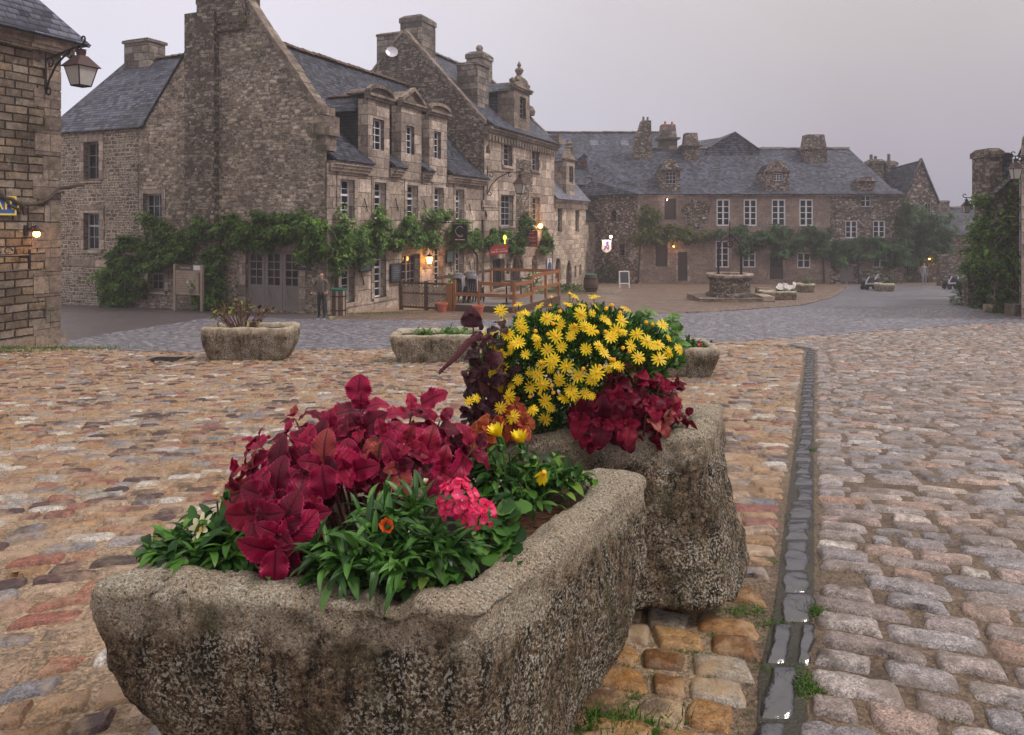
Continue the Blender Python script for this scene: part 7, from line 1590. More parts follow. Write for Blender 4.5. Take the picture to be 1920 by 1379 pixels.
COL_T = [leaf_t(24, 4, ovate, b, f, .075, c, .16) for b, f, c in ((.8, .12, .5), (1.4, .08, .7), (.5, .22, .4), (2.0, .05, .5))]
def rosette(bag, c, ax, size, r, pairs=4, spread=1.0):
    ax = unit(ax); a = unit(np.cross(ax, rv3(r))); b = np.cross(ax, a); az = r.uniform(0, 3)
    for k in range(pairs):
        th = math.radians((36 if pairs > 1 else 12) + 27 * k * spread + r.uniform(-9, 9)); s = size * (.38 + .62 * min(1, (k + .3) / max(1, pairs - 1.4)))
        for h in (0, 1):
            ph = az + math.pi * h + math.pi / 2 * k + r.uniform(-.25, .25); rad = a * math.cos(ph) + b * math.sin(ph); d = ax * math.cos(th) + rad * math.sin(th); up = ax * math.sin(th) - rad * math.cos(th) * .9
            bag.add(r.randint(len(COL_T)) if k > 1 else r.choice([0, 2]), np.array(c) - ax * .018 * k + d * .012, d, up, s * r.uniform(.85, 1.12), r.uniform(.85, 1.1))
def coleus(name, label, base, tips, mat, size, filler, fr, cat='coleus plant', seed=1):
    r = np.random.RandomState(seed); root = thing(name, base, label, cat); bag = Bag(COL_T); st = MB(); base = Vector(base)
    for (px, py, Y, ax, sz, pr) in tips:
        c = P(px, py, Y); rosette(bag, c, ax, size * sz, r, pr); mid = base.lerp(c, .5) + Vector((0, 0, .03)); b0 = base + (c - base) * .12; b0.z = base.z; b0.x = base.x + (c.x - base.x) * .45; b0.y = base.y + (c.y - base.y) * .45
        st.tube([b0, b0.lerp(c, .5) + Vector((0, 0, .02)), c], [.006, .005, .003], 5)
    ct = np.mean([list(P(t[0], t[1], t[2])) for t in tips], 0)
    for i in range(filler):
        t = tips[r.randint(len(tips))]; p = np.array(P(t[0], t[1], t[2])); q = ct + (p - ct) * r.uniform(.25, .92) + r.normal(size=3) * .018; q[2] = base.z + .02 + (q[2] - base.z) * r.uniform(.3, .95); d = unit((q - ct) * np.array([1, 1, .3]) + np.array([0, -.03, 0]) + r.normal(size=3) * .06)
        bag.add(r.randint(len(COL_T)), q, d, (0, 0, 1) + rv3(r) * .5, size * r.uniform(.5, .95) * fr)
    bag.build('foliage', M[mat], root); st.build('stem', M['redstem'], root); return root
def cp(x, y): return 400 + x / 3.133, 680 + y / 3.133
tips = []
for (x, y, Y, ax, sz, pr) in [
    (865, 262, 2.52, (.05, -.35, .9), 1.25, 4), (1165, 290, 2.52, (.25, -.3, .9), 1.1, 4), (440, 425, 2.42, (-.35, -.2, .9), .8, 4), (1000, 440, 2.36, (.05, -.7, .8), 1.0, 4), (600, 500, 2.30, (-.1, -.8, .7), 1.05, 4),
    (1130, 480, 2.34, (.2, -.8, .6), 1.05, 4), (240, 625, 2.30, (-.6, -.4, .7), 1.0, 4), (375, 660, 2.20, (-.3, -.8, .5), .95, 3), (640, 600, 2.20, (-.05, -.9, .45), 1.35, 4), (330, 800, 2.08, (-.3, -.9, .3), .85, 3), (390, 1010, 2.02, (-.05, -.95, .35), 1.25, 4),
    (380, 1120, 2.00, (.1, -1, -.1), 1.0, 3), (1330, 345, 2.50, (.6, -.2, .7), .9, 3), (1400, 480, 2.46, (.5, -.5, .7), .95, 4), (1530, 500, 2.44, (.8, -.3, .5), 1.05, 4), (1240, 560, 2.36, (.3, -.8, .5), .9, 3), (700, 400, 2.40, (-.2, -.6, .8), 1.05, 4), (950, 610, 2.28, (0, -.95, .3), .8, 3),
    (1080, 610, 2.28, (.2, -.9, .3), .85, 3), (1330, 640, 2.34, (.4, -.8, .2), .75, 3), (800, 640, 2.24, (0, -1, .2), .8, 3), (530, 560, 2.28, (-.3, -.8, .5), .95, 3), (270, 480, 2.40, (-.5, -.1, .9), .9, 3), (170, 640, 2.34, (-.9, -.2, .3), .95, 3), (170, 760, 2.22, (-.6, -.8, .2), .9, 3), (860, 400, 2.40, (-.1, -.8, .6), 1.1, 4), (480, 330, 2.50, (-.3, -.1, .9), .6, 3), (640, 340, 2.5, (-.2, -.2, .9), .9, 3), (250, 900, 2.06, (-.4, -.9, .1), 1.0, 3), (470, 900, 2.08, (.3, -.9, .2), .9, 3)]:
    px, py = cp(x, y); tips.append((px, py, Y, ax, sz, pr))
sz_ = .60
b1 = Vector((-.42, 2.32, .60))
co = coleus('coleus_plant', 'big crimson coleus with serrated leaves in the foreground trough', b1, tips, 'coleus', .124, 90, .7, seed=4)
for (x, y, Y, d, u, sz, wd) in ((672, 752, 2.50, (0, .02, 1), (0, -1, .15), .092, 1), (676, 768, 2.47, (.05, -.25, .9), (0, -1, .3), .065, 1), (604, 872, 2.12, (.15, -.35, -.9), (-.2, -1, .3), .10, .9), (518, 1030, 1.98, (.0, -.3, -1), (.2, -1, .1), .105, .7), (790, 760, 2.45, (.8, -.1, .55), (-.3, -.8, .6), .10, .7)):
    bag = Bag([leaf_t(26, 5, lambda t: max(.012, .50 * math.sin(math.pi * min(1, t ** .8)) ** .6) if t < 1 else .01, .5, .12, .07, .3, .2)]); bag.add(0, P(x, y, Y), d, u, sz, wd); bag.build('leaf', M['coleus'], co)
# ------------------------------------------------------------------ gazania clump and other greens of the front trough
LAN = [leaf_t(9, 2, lance, b, .35, 0, c) for b, c in ((.5, .4), (1.1, .5), (.2, .2), (1.6, .3))]
ELL = [leaf_t(5, 1, ell, b, .3) for b in (.4, 1.0, 1.6)]
def clump(name, label, cat, centres, n, L, mat, seed, temps=None, up=1.0, wid=1.0, spread=.06, bias=(0, -.2, 0), part='foliage', root=None):
    r = np.random.RandomState(seed); root = root or thing(name, centres[0], label, cat); bag = Bag(temps or LAN)
    for i in range(n):
        c = centres[r.randint(len(centres))]; az = r.uniform(0, 6.283); el = r.uniform(.05, 1.35) * up; d = np.array([math.cos(az) * math.cos(el), math.sin(az) * math.cos(el), math.sin(el)]) + np.array(bias); o = r.normal(size=3) * spread; o[2] = abs(o[2]) * .6
        bag.add(r.randint(len(bag.t)), np.array(c) + o, d, (0, 0, 1) + d * -.2 + rv3(r) * .35, L * r.uniform(.6, 1.15), wid * r.uniform(.8, 1.2))
    bag.build(part, M[mat], root); return root
gz_c = [P(x, y, Y) - Vector((0, 0, .02)) for x, y, Y in ((690, 1040, 2.0), (740, 1010, 2.06), (800, 1020, 2.06), (720, 980, 2.12), (780, 960, 2.16), (650, 1060, 1.98), (830, 1045, 2.04), (740, 1065, 1.97), (620, 1040, 2.02))]
gaz = clump('gazania_plant', 'green gazania clump with narrow leaves and an orange flower in the foreground trough', 'gazania plant', gz_c, 460, .125, 'gazania', 5, wid=.68, spread=.022, up=.95)
cr = np.random.RandomState(6); bg = Bag(ELL)
for i in range(330):
    px, py = cr.uniform(575, 880), cr.uniform(1010, 1112); Y = 2.10 - (py - 1000) * .0014 + cr.uniform(-.03, .03)
    if py > 1100 - abs(px - 735) * .12 + 10: continue
    bg.add(cr.randint(3), P(px, py, Y), unit((cr.normal(), cr.normal() - .6, cr.uniform(0, .9))), (0, 0, 1), cr.uniform(.03, .055), 1.2)
bg.build('low_foliage', M['smallgreen'], gaz)
def daisy(petals=13, L=1.0, w=.13, cup=.0, cr_=.26, mats=('ypetal', 'ycentre'), seed=1, ch=.12):
    r = np.random.RandomState(seed); t = leaf_t(5, 1, lambda t: w * (.45 + .9 * math.sin(math.pi * min(1, .12 + t * .80))) if t < 1 else w * .28, .25, .15); bag = Bag([t])
    for k in range(petals):
        a = 6.283 * k / petals + r.uniform(-.1, .1); c = cup + r.uniform(-.12, .12); d = np.array([math.cos(a) * math.cos(c), math.sin(a) * math.cos(c), math.sin(c)]); bag.add(0, d * cr_ * .7, d, (-math.sin(c) * math.cos(a), -math.sin(c) * math.sin(a), math.cos(c)), (L - cr_ * .7) * r.uniform(.88, 1.08), 1)
    Vs, Qs, Us = [], [], []; a = np.array(bag.d[0]); V, Q, UV = t
    Y = a[:, 3:6]; Y /= np.linalg.norm(Y, axis=1, keepdims=True); X = np.cross(Y, a[:, 6:9]); X /= np.linalg.norm(X, axis=1, keepdims=True); Z = np.cross(X, Y); sz = a[:, 9:10]
    W = a[:, None, 0:3] + sz[:, :, None] * (V[None, :, 0:1] * X[:, None] + V[None, :, 1:2] * Y[:, None] + V[None, :, 2:3] * Z[:, None]); n = len(a)
    mb = MB(); mb.lathe((0, 0, 0), [(cr_ * .3, -ch * 1.2), (cr_, -ch * .3), (cr_ * .95, ch * .5), (cr_ * .55, ch), (0, ch * 1.1)], 10)
    V2 = W.reshape(-1, 3).tolist(); Q2 = (Q[None] + (np.arange(n) * len(V))[:, None, None]).reshape(-1, 4).tolist(); U2 = np.tile(UV, (n, 1))
    me = bpy.data.meshes.new('flower'); me.from_pydata(V2 + mb.v, [], Q2 + [tuple(i + len(V2) for i in f) for f in mb.f]); [me.materials.append(M[m]) for m in mats]
    me.polygons.foreach_set('material_index', [0] * len(Q2) + [1] * len(mb.f)); me.polygons.foreach_set('use_smooth', [True] * (len(Q2) + len(mb.f)))
    l = me.uv_layers.new(name='UVMap'); uu = []
    for f in Q2: uu += [c for i in f for c in U2[i]]
    uu += [.5] * (2 * sum(len(f) for f in mb.f)); l.data.foreach_set('uv', uu); me.update(); return me
def put(me, name, root, loc, nrm_, size, spin=0.0, label=None):
    o = bpy.data.objects.new(name, me); COL.objects.link(o); o.parent = root; o.matrix_parent_inverse = Matrix.Translation(-Vector(root.location)); q = Vector(nrm_).normalized().to_track_quat('Z', 'Y'); o.location = loc; o.rotation_mode = 'QUATERNION'
    o.rotation_quaternion = q @ Matrix.Rotation(spin, 3, 'Z').to_quaternion(); o.scale = (size,) * 3
    if label: o['label'] = label
    return o
fo = daisy(11, 1, .24, 1.05, .22, ('opetal', 'iron'), 3); put(fo, 'flower', gaz, P(725, 990, 2.0), (.15, -.8, .55), .034)
put(daisy(9, 1, .20, 1.2, .2, ('cpetal', 'smallgreen'), 4), 'flower', gaz, P(797, 908, 2.14), (.1, -.3, 1), .018)
# left cream gazania
lg = [P(x, y, Y) for x, y, Y in ((330, 1045, 2.12), (370, 1010, 2.2), (420, 1020, 2.16), (400, 985, 2.26), (440, 1050, 2.10), (350, 1060, 2.08), (310, 1050, 2.12))]
cg = clump('gazania_plant', 'low gazania with cream flowers at the left end of the foreground trough', 'gazania plant', lg, 300, .095, 'smallgreen', 8, wid=1.25, spread=.03, up=.75)
for x, y, s, c, n_, m_ in ((378, 992, .047, .35, (-.5, -.6, .7), 9), (407, 934, .020, 1.2, (0, -.2, 1), 12)): put(daisy(m_, 1, .16, c, .16, ('cpetal', 'ycentre'), int(x)), 'flower', cg, P(x, y, 2.16), n_, s)
sm = MB(); sm.tube([P(392, 1000, 2.18), P(410, 1018, 2.16), P(432, 1018, 2.18)], .003, 5); sm.tube([P(407, 940, 2.16), P(410, 975, 2.2)], .003, 5); sm.tube([P(425, 920, 2.18), P(434, 945, 2.2), P(440, 980, 2.22)], .003, 5)
sm.lathe(P(425, 930, 2.18), [(.004, -.012), (.011, 0), (.009, .014), (0, .022)], 8); sm.build('stem', M['smallgreen'], cg)
# back right greens with half closed yellow gazanias
yg = [P(x, y, Y) for x, y, Y in ((920, 905, 2.62), (960, 900, 2.62), (1000, 915, 2.6), (940, 940, 2.5), (1030, 920, 2.62), (900, 890, 2.6), (985, 950, 2.5), (1060, 915, 2.66))]
yl = clump('gazania_plant', 'green gazania with half closed yellow flowers at the far end of the foreground trough', 'gazania plant', yg, 420, .095, 'smallgreen', 9, wid=1.2, spread=.045, up=.9)
gm = daisy(22, 1, .09, 1.15, .20, ('ypetal', 'smallgreen'), 12, ch=-.55)
for x, y, Y, s, n_ in ((938, 826, 2.52, .062, (-.35, -.1, .9)), (978, 838, 2.54, .060, (-.15, -.1, .95))): put(gm, 'flower', yl, P(x, y, Y), n_, s)
put(daisy(9, 1, .15, -.9, .2, ('ypetal', 'ycentre'), 13), 'flower', yl, P(1020, 886, 2.5), (.2, -.5, .8), .045)
sm = MB()
for pts in (((938, 832), (945, 860), (948, 890)), ((978, 846), (966, 838), (955, 850), (958, 890)), ((1020, 886), (1040, 875), (1045, 900)), ((1000, 862), (990, 885), (985, 905)), ((985, 930), (970, 935), (955, 960)), ((930, 920), (945, 930), (962, 950))): sm.tube([P(x, y, 2.52) for x, y in pts], .0035, 5)
for x, y in ((938, 834), (978, 848), (1000, 858)): sm.lathe(P(x, y, 2.52) - Vector((0, 0, .012)), [(.004, -.014), (.013, -.004), (.015, .012), (.008, .02)], 8)
sm.build('stem', M['gazania'], yl)
# pink pelargonium
pel = thing('pelargonium_plant', P(880, 1000, 2.2), 'bright pink pelargonium with two flower heads in the foreground trough', 'pelargonium'); r = np.random.RandomState(3)
flo = [daisy(5, 1, .42, .5, .10, ('ppetal', 'wpetal'), 20), daisy(5, 1, .40, .9, .10, ('ppetal', 'wpetal'), 21)]
for (x, y, Y, R_, n) in ((858, 935, 2.10, .050, 30), (897, 966, 2.08, .042, 26), (843, 958, 2.09, .026, 10)):
    c = P(x, y, Y)
    for i in range(n):
        d = rv3(r); d[1] = -abs(d[1]) * 1.1 if r.rand() < .8 else d[1]; d[2] = d[2] if d[2] > -.5 else -d[2]; d = unit(d); q = c + Vector(d) * R_; f_ = put(flo[r.randint(2)], 'floret', pel, q, d + rv3(r) * .3, .0165 * r.uniform(.8, 1.15), r.uniform(0, 6))
ROUND = [leaf_t(6, 3, lambda t: .52 * math.sin(math.pi * min(1, .08 + t * .9)) ** .6, b, .1, .08, 0, .12) for b in (.3, .8)]
bag = Bag(ROUND)
for i in range(60): px, py = r.uniform(860, 975), r.uniform(945, 1045); Y = 2.22 - (py - 945) * .0012; bag.add(r.randint(2), P(px, py, Y), unit((r.normal(), r.normal() - .5, r.uniform(-.2, .5))), (r.normal() * .3, -.5, 1), r.uniform(.035, .06), 1)
bag.build('foliage', M['smallgreen'], pel); sm = MB(); sm.tube([P(860, 950, 2.12), P(875, 1010, 2.16)], .003, 5); sm.tube([P(897, 975, 2.1), P(893, 1020, 2.16)], .003, 5)
for x, y in ((985, 905), (975, 918), (960, 905), (1005, 940), (995, 948), (955, 935)): sm.tube([P(x, y, 2.42), P(x + 3, y + 12, 2.42)], .0022, 4)
sm.build('stem', M['gazania'], pel)
pet = [leaf_t(3, 1, ell, .5)]
bag = Bag([leaf_t(1, 1, lambda t: .006, .3, 0)]); 
for i in range(900):
    t = r.rand(); px = 900 + t * 175 + r.normal() * 10; py = 1040 - t * 125 + r.normal() * 12; Y = .99 * F / (py - HY) * 1.01; p = P(px, py, Y); p.z = .60 + r.uniform(-.005, .025)
    a = r.normal() * .35 + .75; bag.add(0, p, (math.cos(a), math.sin(a), r.normal() * .08), (0, 0, 1), r.uniform(.06, .16), 1.0)
tag(bag.build('needle_litter', M['needle']), 'dry brown needles lying on the soil of the foreground trough', kind='stuff')
bag = Bag(pet)
for x, y in ((925, 1018), (945, 1025), (938, 1005), (960, 1012), (905, 1030), (1010, 985), (952, 1020)): p = P(x, y, 2.2); p.z = .628; bag.add(0, p, (r.normal(), r.normal(), 0), (0, 0, 1), .022, 1.2)
bag.build('fallen_petals', M['ppetal'], pel)
# ------------------------------------------------------------------ second trough: daisies, coleus, dark amaranth
DC = P(1085, 700, 3.18)
bush = thing('daisy_bush', (DC.x, DC.y, .70), 'round bush covered in small yellow daisies in the second trough', 'daisy bush')
xy = [(915,95),(1045,100),(537,140),(680,160),(423,187),(870,150),(965,150),(1055,160),(1258,170),(555,215),(550,270),(730,235),(800,235),(825,290),(1035,205),(1110,240),(1140,270),(910,310),(985,290),(1030,320),(890,360),(1225,255),(1190,325),(1155,365),(1330,345),(1500,285),(1545,370),(1400,390),(1475,410),(1545,470),(1615,440),(1480,510),(395,335),(335,365),(435,265),(475,350),(540,400),(370,450),(420,480),(480,460),(400,540),(440,575),(365,610),(655,365),(675,405),(735,450),(780,510),(690,545),(670,615),(755,580),(810,650),(990,445),(940,620),(1065,600),(1035,640),(1180,550),(1140,575),(1340,500),(620,700),(540,650),(490,690),(425,710),(475,760),(315,740),(215,790),(265,770),(420,835),(500,895),(635,850),(720,790),(755,840),(720,910),(845,770),(890,715),(940,785),(985,740),(1030,760),(350,700),(590,205),(1215,560),(1440,430),(510,420),(400,600),(905,745),(760,530),(1000,300),(455,330),(960,210),(1240,330),(860,560),(590,480),(830,430),(700,680),(1110,470),(620,600),(1290,420),(570,310),(1080,420),(790,360)]
dm = [daisy(12 + i % 3, 1, .10, c, .21, seed=30 + i) for i, c in enumerate((.05, .25, -.15, .1))]; r = np.random.RandomState(17); sm = MB()
tops = []
for i, (x, y) in enumerate(xy):
    px, py = 820 + x / 3.556, 530 + y / 3.556; ex, ey = (px - 1085) / 225, (py - 700) / 150; rr = min(.97, math.hypot(ex, ey)); Y = 3.25 - .34 * math.sqrt(1 - rr * rr) + r.uniform(-.02, .02)
    if px < 1000 and py > 740: Y = 2.86
    p = P(px, py, Y); d = unit((ex * .7 + r.normal() * .45, -1 + r.normal() * .25, .55 - ey * .3 + r.normal() * .3))
    if py < 580: d = unit((r.normal() * .5, -.25, 1))
    put(dm[r.randint(4)], 'flower', bush, p, d, .0305 * r.uniform(.62, 1.18), r.uniform(0, 6)); q = p - Vector(d) * .05 + Vector((0, .03, -.05)); sm.tube([p - Vector(d) * .008, q, q.lerp(Vector((DC.x, 3.25, .85)), .35)], .0018, 4)
for i in range(46):
    px, py = r.uniform(900, 1270), r.uniform(570, 780); ex, ey = (px - 1085) / 215, (py - 700) / 150
    if math.hypot(ex, ey) > .95: continue
    p = P(px, py, 3.27 - .36 * math.sqrt(1 - min(1, ex * ex + ey * ey))); sm.lathe(p, [(0, -.008), (.009, 0), (.007, .008), (0, .011)], 7, m=1); sm.tube([p, p + Vector((0, .03, -.05))], .0016, 4)
for x, y in ((880, 75), (1155, 155), (760, 100), (1130, 170), (752, 155)): p = P(820 + x / 3.556, 530 + y / 3.556, 3.2); sm.lathe(p, [(0, -.008), (.009, 0), (0, .011)], 7, m=1); sm.tube([p, p + Vector((.01, .03, -.09))], .0016, 4)
sm.build('stem', [M['daisyleaf'], M['ycentre']], bush)
LOB = [leaf_t(4, 1, lambda t: .11 * (1 - .3 * t) if t < 1 else .02, b, .2) for b in (.3, .9)]
bag = Bag(LOB)
for i in range(2600):
    v = rv3(r); rad = r.uniform(.45, 1.0) ** .6; ex, ey = v[0] * rad, v[2] * rad
    px, py = 1085 + ex * 198, 700 - ey * 122; Y = 3.27 + v[1] * rad * .33
    if py > 825 or (px > 1240 and py > 690): continue
    p = np.array(P(px, py, Y)); az = unit(v + np.array([0, 0, .5]) + rv3(r) * .6)
    for k in range(5): d = unit(az + rv3(r) * .55); bag.add(k % 2, p, d, rv3(r), r.uniform(.03, .055), 1.0)
bag.build('foliage', M['daisyleaf'], bush)
t2c = []
for (x, y, Y, ax, s, pr) in [(1210, 790, 2.92, (0, -.9, .5), 1.2, 4), (1190, 640, 2.98, (-.1, -.6, .9), 1.0, 4), (1330, 680, 3.0, (.2, -.6, .8), 1.05, 4), (1400, 800, 2.96, (.3, -.8, .5), .9, 4), (1480, 690, 3.04, (.3, -.5, .8), 1.0, 4), (1580, 690, 3.1, (.6, -.4, .6), .9, 3), (1560, 850, 3.02, (.4, -.8, .4), .85, 4), (1640, 870, 3.06, (.8, -.5, .3), .75, 3), (960, 900, 2.92, (-.3, -.9, .2), 1.05, 3), (1100, 930, 2.90, (-.1, -1, .1), 1.0, 3), (1250, 940, 2.9, (.1, -1, .1), 1.0, 3), (1400, 590, 3.06, (.1, -.4, .9), .9, 3), (1500, 930, 2.98, (.3, -.9, .1), .8, 3), (1290, 590, 3.04, (-.1, -.4, .9), .9, 3), (1060, 800, 2.94, (-.4, -.8, .3), .9, 3)]:
    t2c.append((820 + x / 3.556, 530 + y / 3.556, Y, ax, s, pr))
coleus('coleus_plant', 'dark red coleus at the right front of the second trough', (.52, 3.05, .66), t2c, 'coleus2', .108, 60, .8, seed=8)
oc = [(820 + x / 3.556, 530 + y / 3.556, Y, ax, s, pr) for (x, y, Y, ax, s, pr) in [(330, 950, 2.86, (-.2, -.8, .7), 1.0, 4), (450, 880, 2.90, (.1, -.8, .7), .95, 4), (560, 940, 2.88, (.4, -.8, .5), .95, 4), (280, 880, 2.94, (-.5, -.5, .8), .85, 3), (500, 820, 2.95, (.1, -.6, .8), .85, 3), (290, 1010, 2.84, (-.3, -.95, .3), .8, 3), (600, 880, 2.92, (.5, -.6, .6), .8, 3)]]
coleus('coleus_plant', 'orange coleus below the yellow daisies in the second trough', (-.08, 2.98, .68), oc, 'orangecol', .092, 22, .8, seed=10)
dk = [(px, py, Y, ax, s, pr) for px, py, Y, ax, s, pr in [(886, 600, 2.95, (.1, -.2, .95), .6, 1), (898, 655, 2.95, (-.5, -.5, .6), .9, 2), (900, 690, 2.93, (-.6, -.7, -.2), 1.1, 3), (890, 720, 2.92, (-.7, -.6, -.3), 1.1, 3), (880, 770, 2.92, (-.6, -.7, -.5), 1.0, 3), (925, 640, 3.0, (-.2, -.6, .8), .8, 3), (915, 730, 2.92, (-.2, -.9, .0), .9, 3), (925, 770, 2.90, (0, -.9, .2), .9, 3), (898, 795, 2.90, (-.4, -.8, -.4), .8, 2), (950, 700, 2.98, (-.1, -.8, .5), .8, 3), (940, 610, 3.05, (-.2, -.4, .9), .6, 2), (905, 625, 2.98, (-.5, -.4, .7), .8, 2)]]
am = coleus('amaranth_plant', 'blackish purple amaranth with a drooping tassel left of the daisies', (-.10, 3.05, .68), dk, 'darkleaf', .080, 30, .8, cat='amaranth', seed=12)
bag = Bag(COL_T); bag.add(2, P(884, 615, 2.94), (.0, -.05, 1), (0, -1, .1), .085, 1.3); bag.build('upright_leaf', M['darkleaf'], am)
tm = MB(); tp = [P(x, y, Y) for x, y, Y in ((905, 632, 2.95), (893, 634, 2.92), (880, 640, 2.90), (868, 654, 2.88), (856, 668, 2.86), (840, 684, 2.84), (823, 700, 2.82))]; tm.tube(tp, [.006, .012, .014, .014, .012, .008, .003], 8)
rr_ = np.random.RandomState(2)
for i in range(170):
    t = rr_.rand() * 5.99; a = tp[int(t)].lerp(tp[int(t) + 1], t - int(t)); v = Vector(rv3(rr_)); q = a + v * .012 * (1 - t / 9); tm.lathe(q, [(0, -.005), (.006, 0), (0, .006)], 5)
tm.build('tassel', simple('amaranth_tassel', (.11, .022, .035), .8, var=.4, scale=200, bmp=.8), am)
# ------------------------------------------------------------------ plants of the smaller troughs
lp = thing('leafy_plant', P(1228, 650, Y5 + .4), 'big leaved bright green plant in the trough right of the daisies', 'leafy plant'); r = np.random.RandomState(21); bag = Bag(COL_T); BR = [P(x, y, Y5 + dy) for x, y, dy in ((1195, 595, .3), (1215, 590, .35), (1262, 598, .3), (1240, 612, .2), (1205, 620, .2), (1265, 625, .2), (1225, 640, .15), (1262, 645, .1), (1280, 652, .15), (1190, 640, .2), (1200, 655, .1))]
for c in BR: rosette(bag, c, (r.normal() * .3, -.3, .9), .26, r, 4, .9)
bag.build('foliage', M['brightleaf'], lp); sm = MB(); [sm.tube([c, Vector((c.x * .9 + .2, c.y, Z5 - .1))], .012, 5) for c in BR]; sm.build('stem', M['gazania'], lp)
clump('low_plant', 'low green sprouts filling the trough right of the daisies', 'plant', [P(1290, 655, Y5 + .35), P(1305, 655, Y5 + .4), P(1275, 656, Y5 + .3)], 160, .12, 'smallgreen', 22, ELL, spread=.09)
rf_ = thing('red_flower', P(1312, 649, Y5 + .3), 'tiny red flower standing in the trough right of the daisies', 'flower'); put(daisy(6, 1, .4, .6, .2, ('ppetal', 'ycentre'), 44), 'blossom', rf_, P(1312, 648, Y5 + .3), (0, -.5, .8), .05); q = MB(); q.tube([P(1312, 648, Y5 + .3), P(1311, 664, Y5 + .3)], .006, 4); q.build('stem', M['gazania'], rf_)
clump('low_plant', 'small light green plants sprouting in the low trough left of the daisies', 'plant', [P(x, 630, Y4 + .5) for x in (790, 800, 835, 845, 855, 865)], 260, .11, 'brightleaf', 23, ELL, spread=.08)
hy = thing('hydrangea', P(455, 612, Y3 + .3), 'sparse hydrangea with many reddish bare stems in the lone trough', 'hydrangea'); r = np.random.RandomState(24); sm = MB(); bag = Bag(ELL)
for i in range(46):
    a = r.uniform(-1, 1); b = P(455 + a * 18, 618, Y3 + .35 + r.uniform(-.1, .1)); h = r.uniform(.30, .62) * (1 - abs(a) * .3); t = b + Vector((a * .42 + r.normal() * .05, r.normal() * .1, h)); m = b.lerp(t, .5) + Vector((a * .04, 0, .03)); sm.tube([b, m, t], [.008, .006, .004], 5)
    for k in range(r.randint(2, 5)): q = m.lerp(t, r.uniform(.3, 1.05)); bag.add(r.randint(3), q, unit(rv3(r) + np.array([a, 0, .3])), (0, 0, 1), r.uniform(.05, .11), 1.5)
for i in range(60): bag.add(r.randint(3), P(r.uniform(410, 485), r.uniform(600, 618), Y3 + .3), unit(rv3(r) + np.array([0, -.2, .5])), (0, 0, 1), r.uniform(.05, .09), 1.4)
sm.build('stem', M['redstem'], hy); bag.build('foliage', leafmat('hydrangea_leaf', [(0, (.06, .02, .012)), (.4, (.12, .06, .02)), (.6, (.14, .15, .03)), (1, (.22, .30, .05))], .5, .2), hy)
wf = thing('white_flowers', P(1472, 546, Y6 + .3), 'cluster of white blossoms in the rectangular trough right of the well', 'white flowers'); r = np.random.RandomState(25); wm = daisy(7, 1, .4, .3, .3, ('wpetal', 'ycentre'), 50)
for i in range(26): put(wm, 'blossom', wf, P(1473 + r.normal() * 7, 543 - abs(r.normal()) * 4, Y6 + .35 + r.normal() * .1), (r.normal() * .4, -.8, .6), .11)
clump('', '', '', [P(1460 + k * 7, 547, Y6 + .35) for k in range(5)], 120, .16, 'smallgreen', 26, ELL, spread=.08, root=wf)
clump('low_plant', 'low green plants in the small brown trough behind the well', 'plant', [P(1508 + k * 5, 533, Y7 + .3) for k in range(3)], 90, .16, 'smallgreen', 27, ELL, spread=.1)
clump('low_plant', 'green plant topping the reddish stone trough', 'plant', [P(1658 + k * 5, 531, Y8 + .3) for k in range(3)], 110, .18, 'smallgreen', 28, ELL, spread=.1)
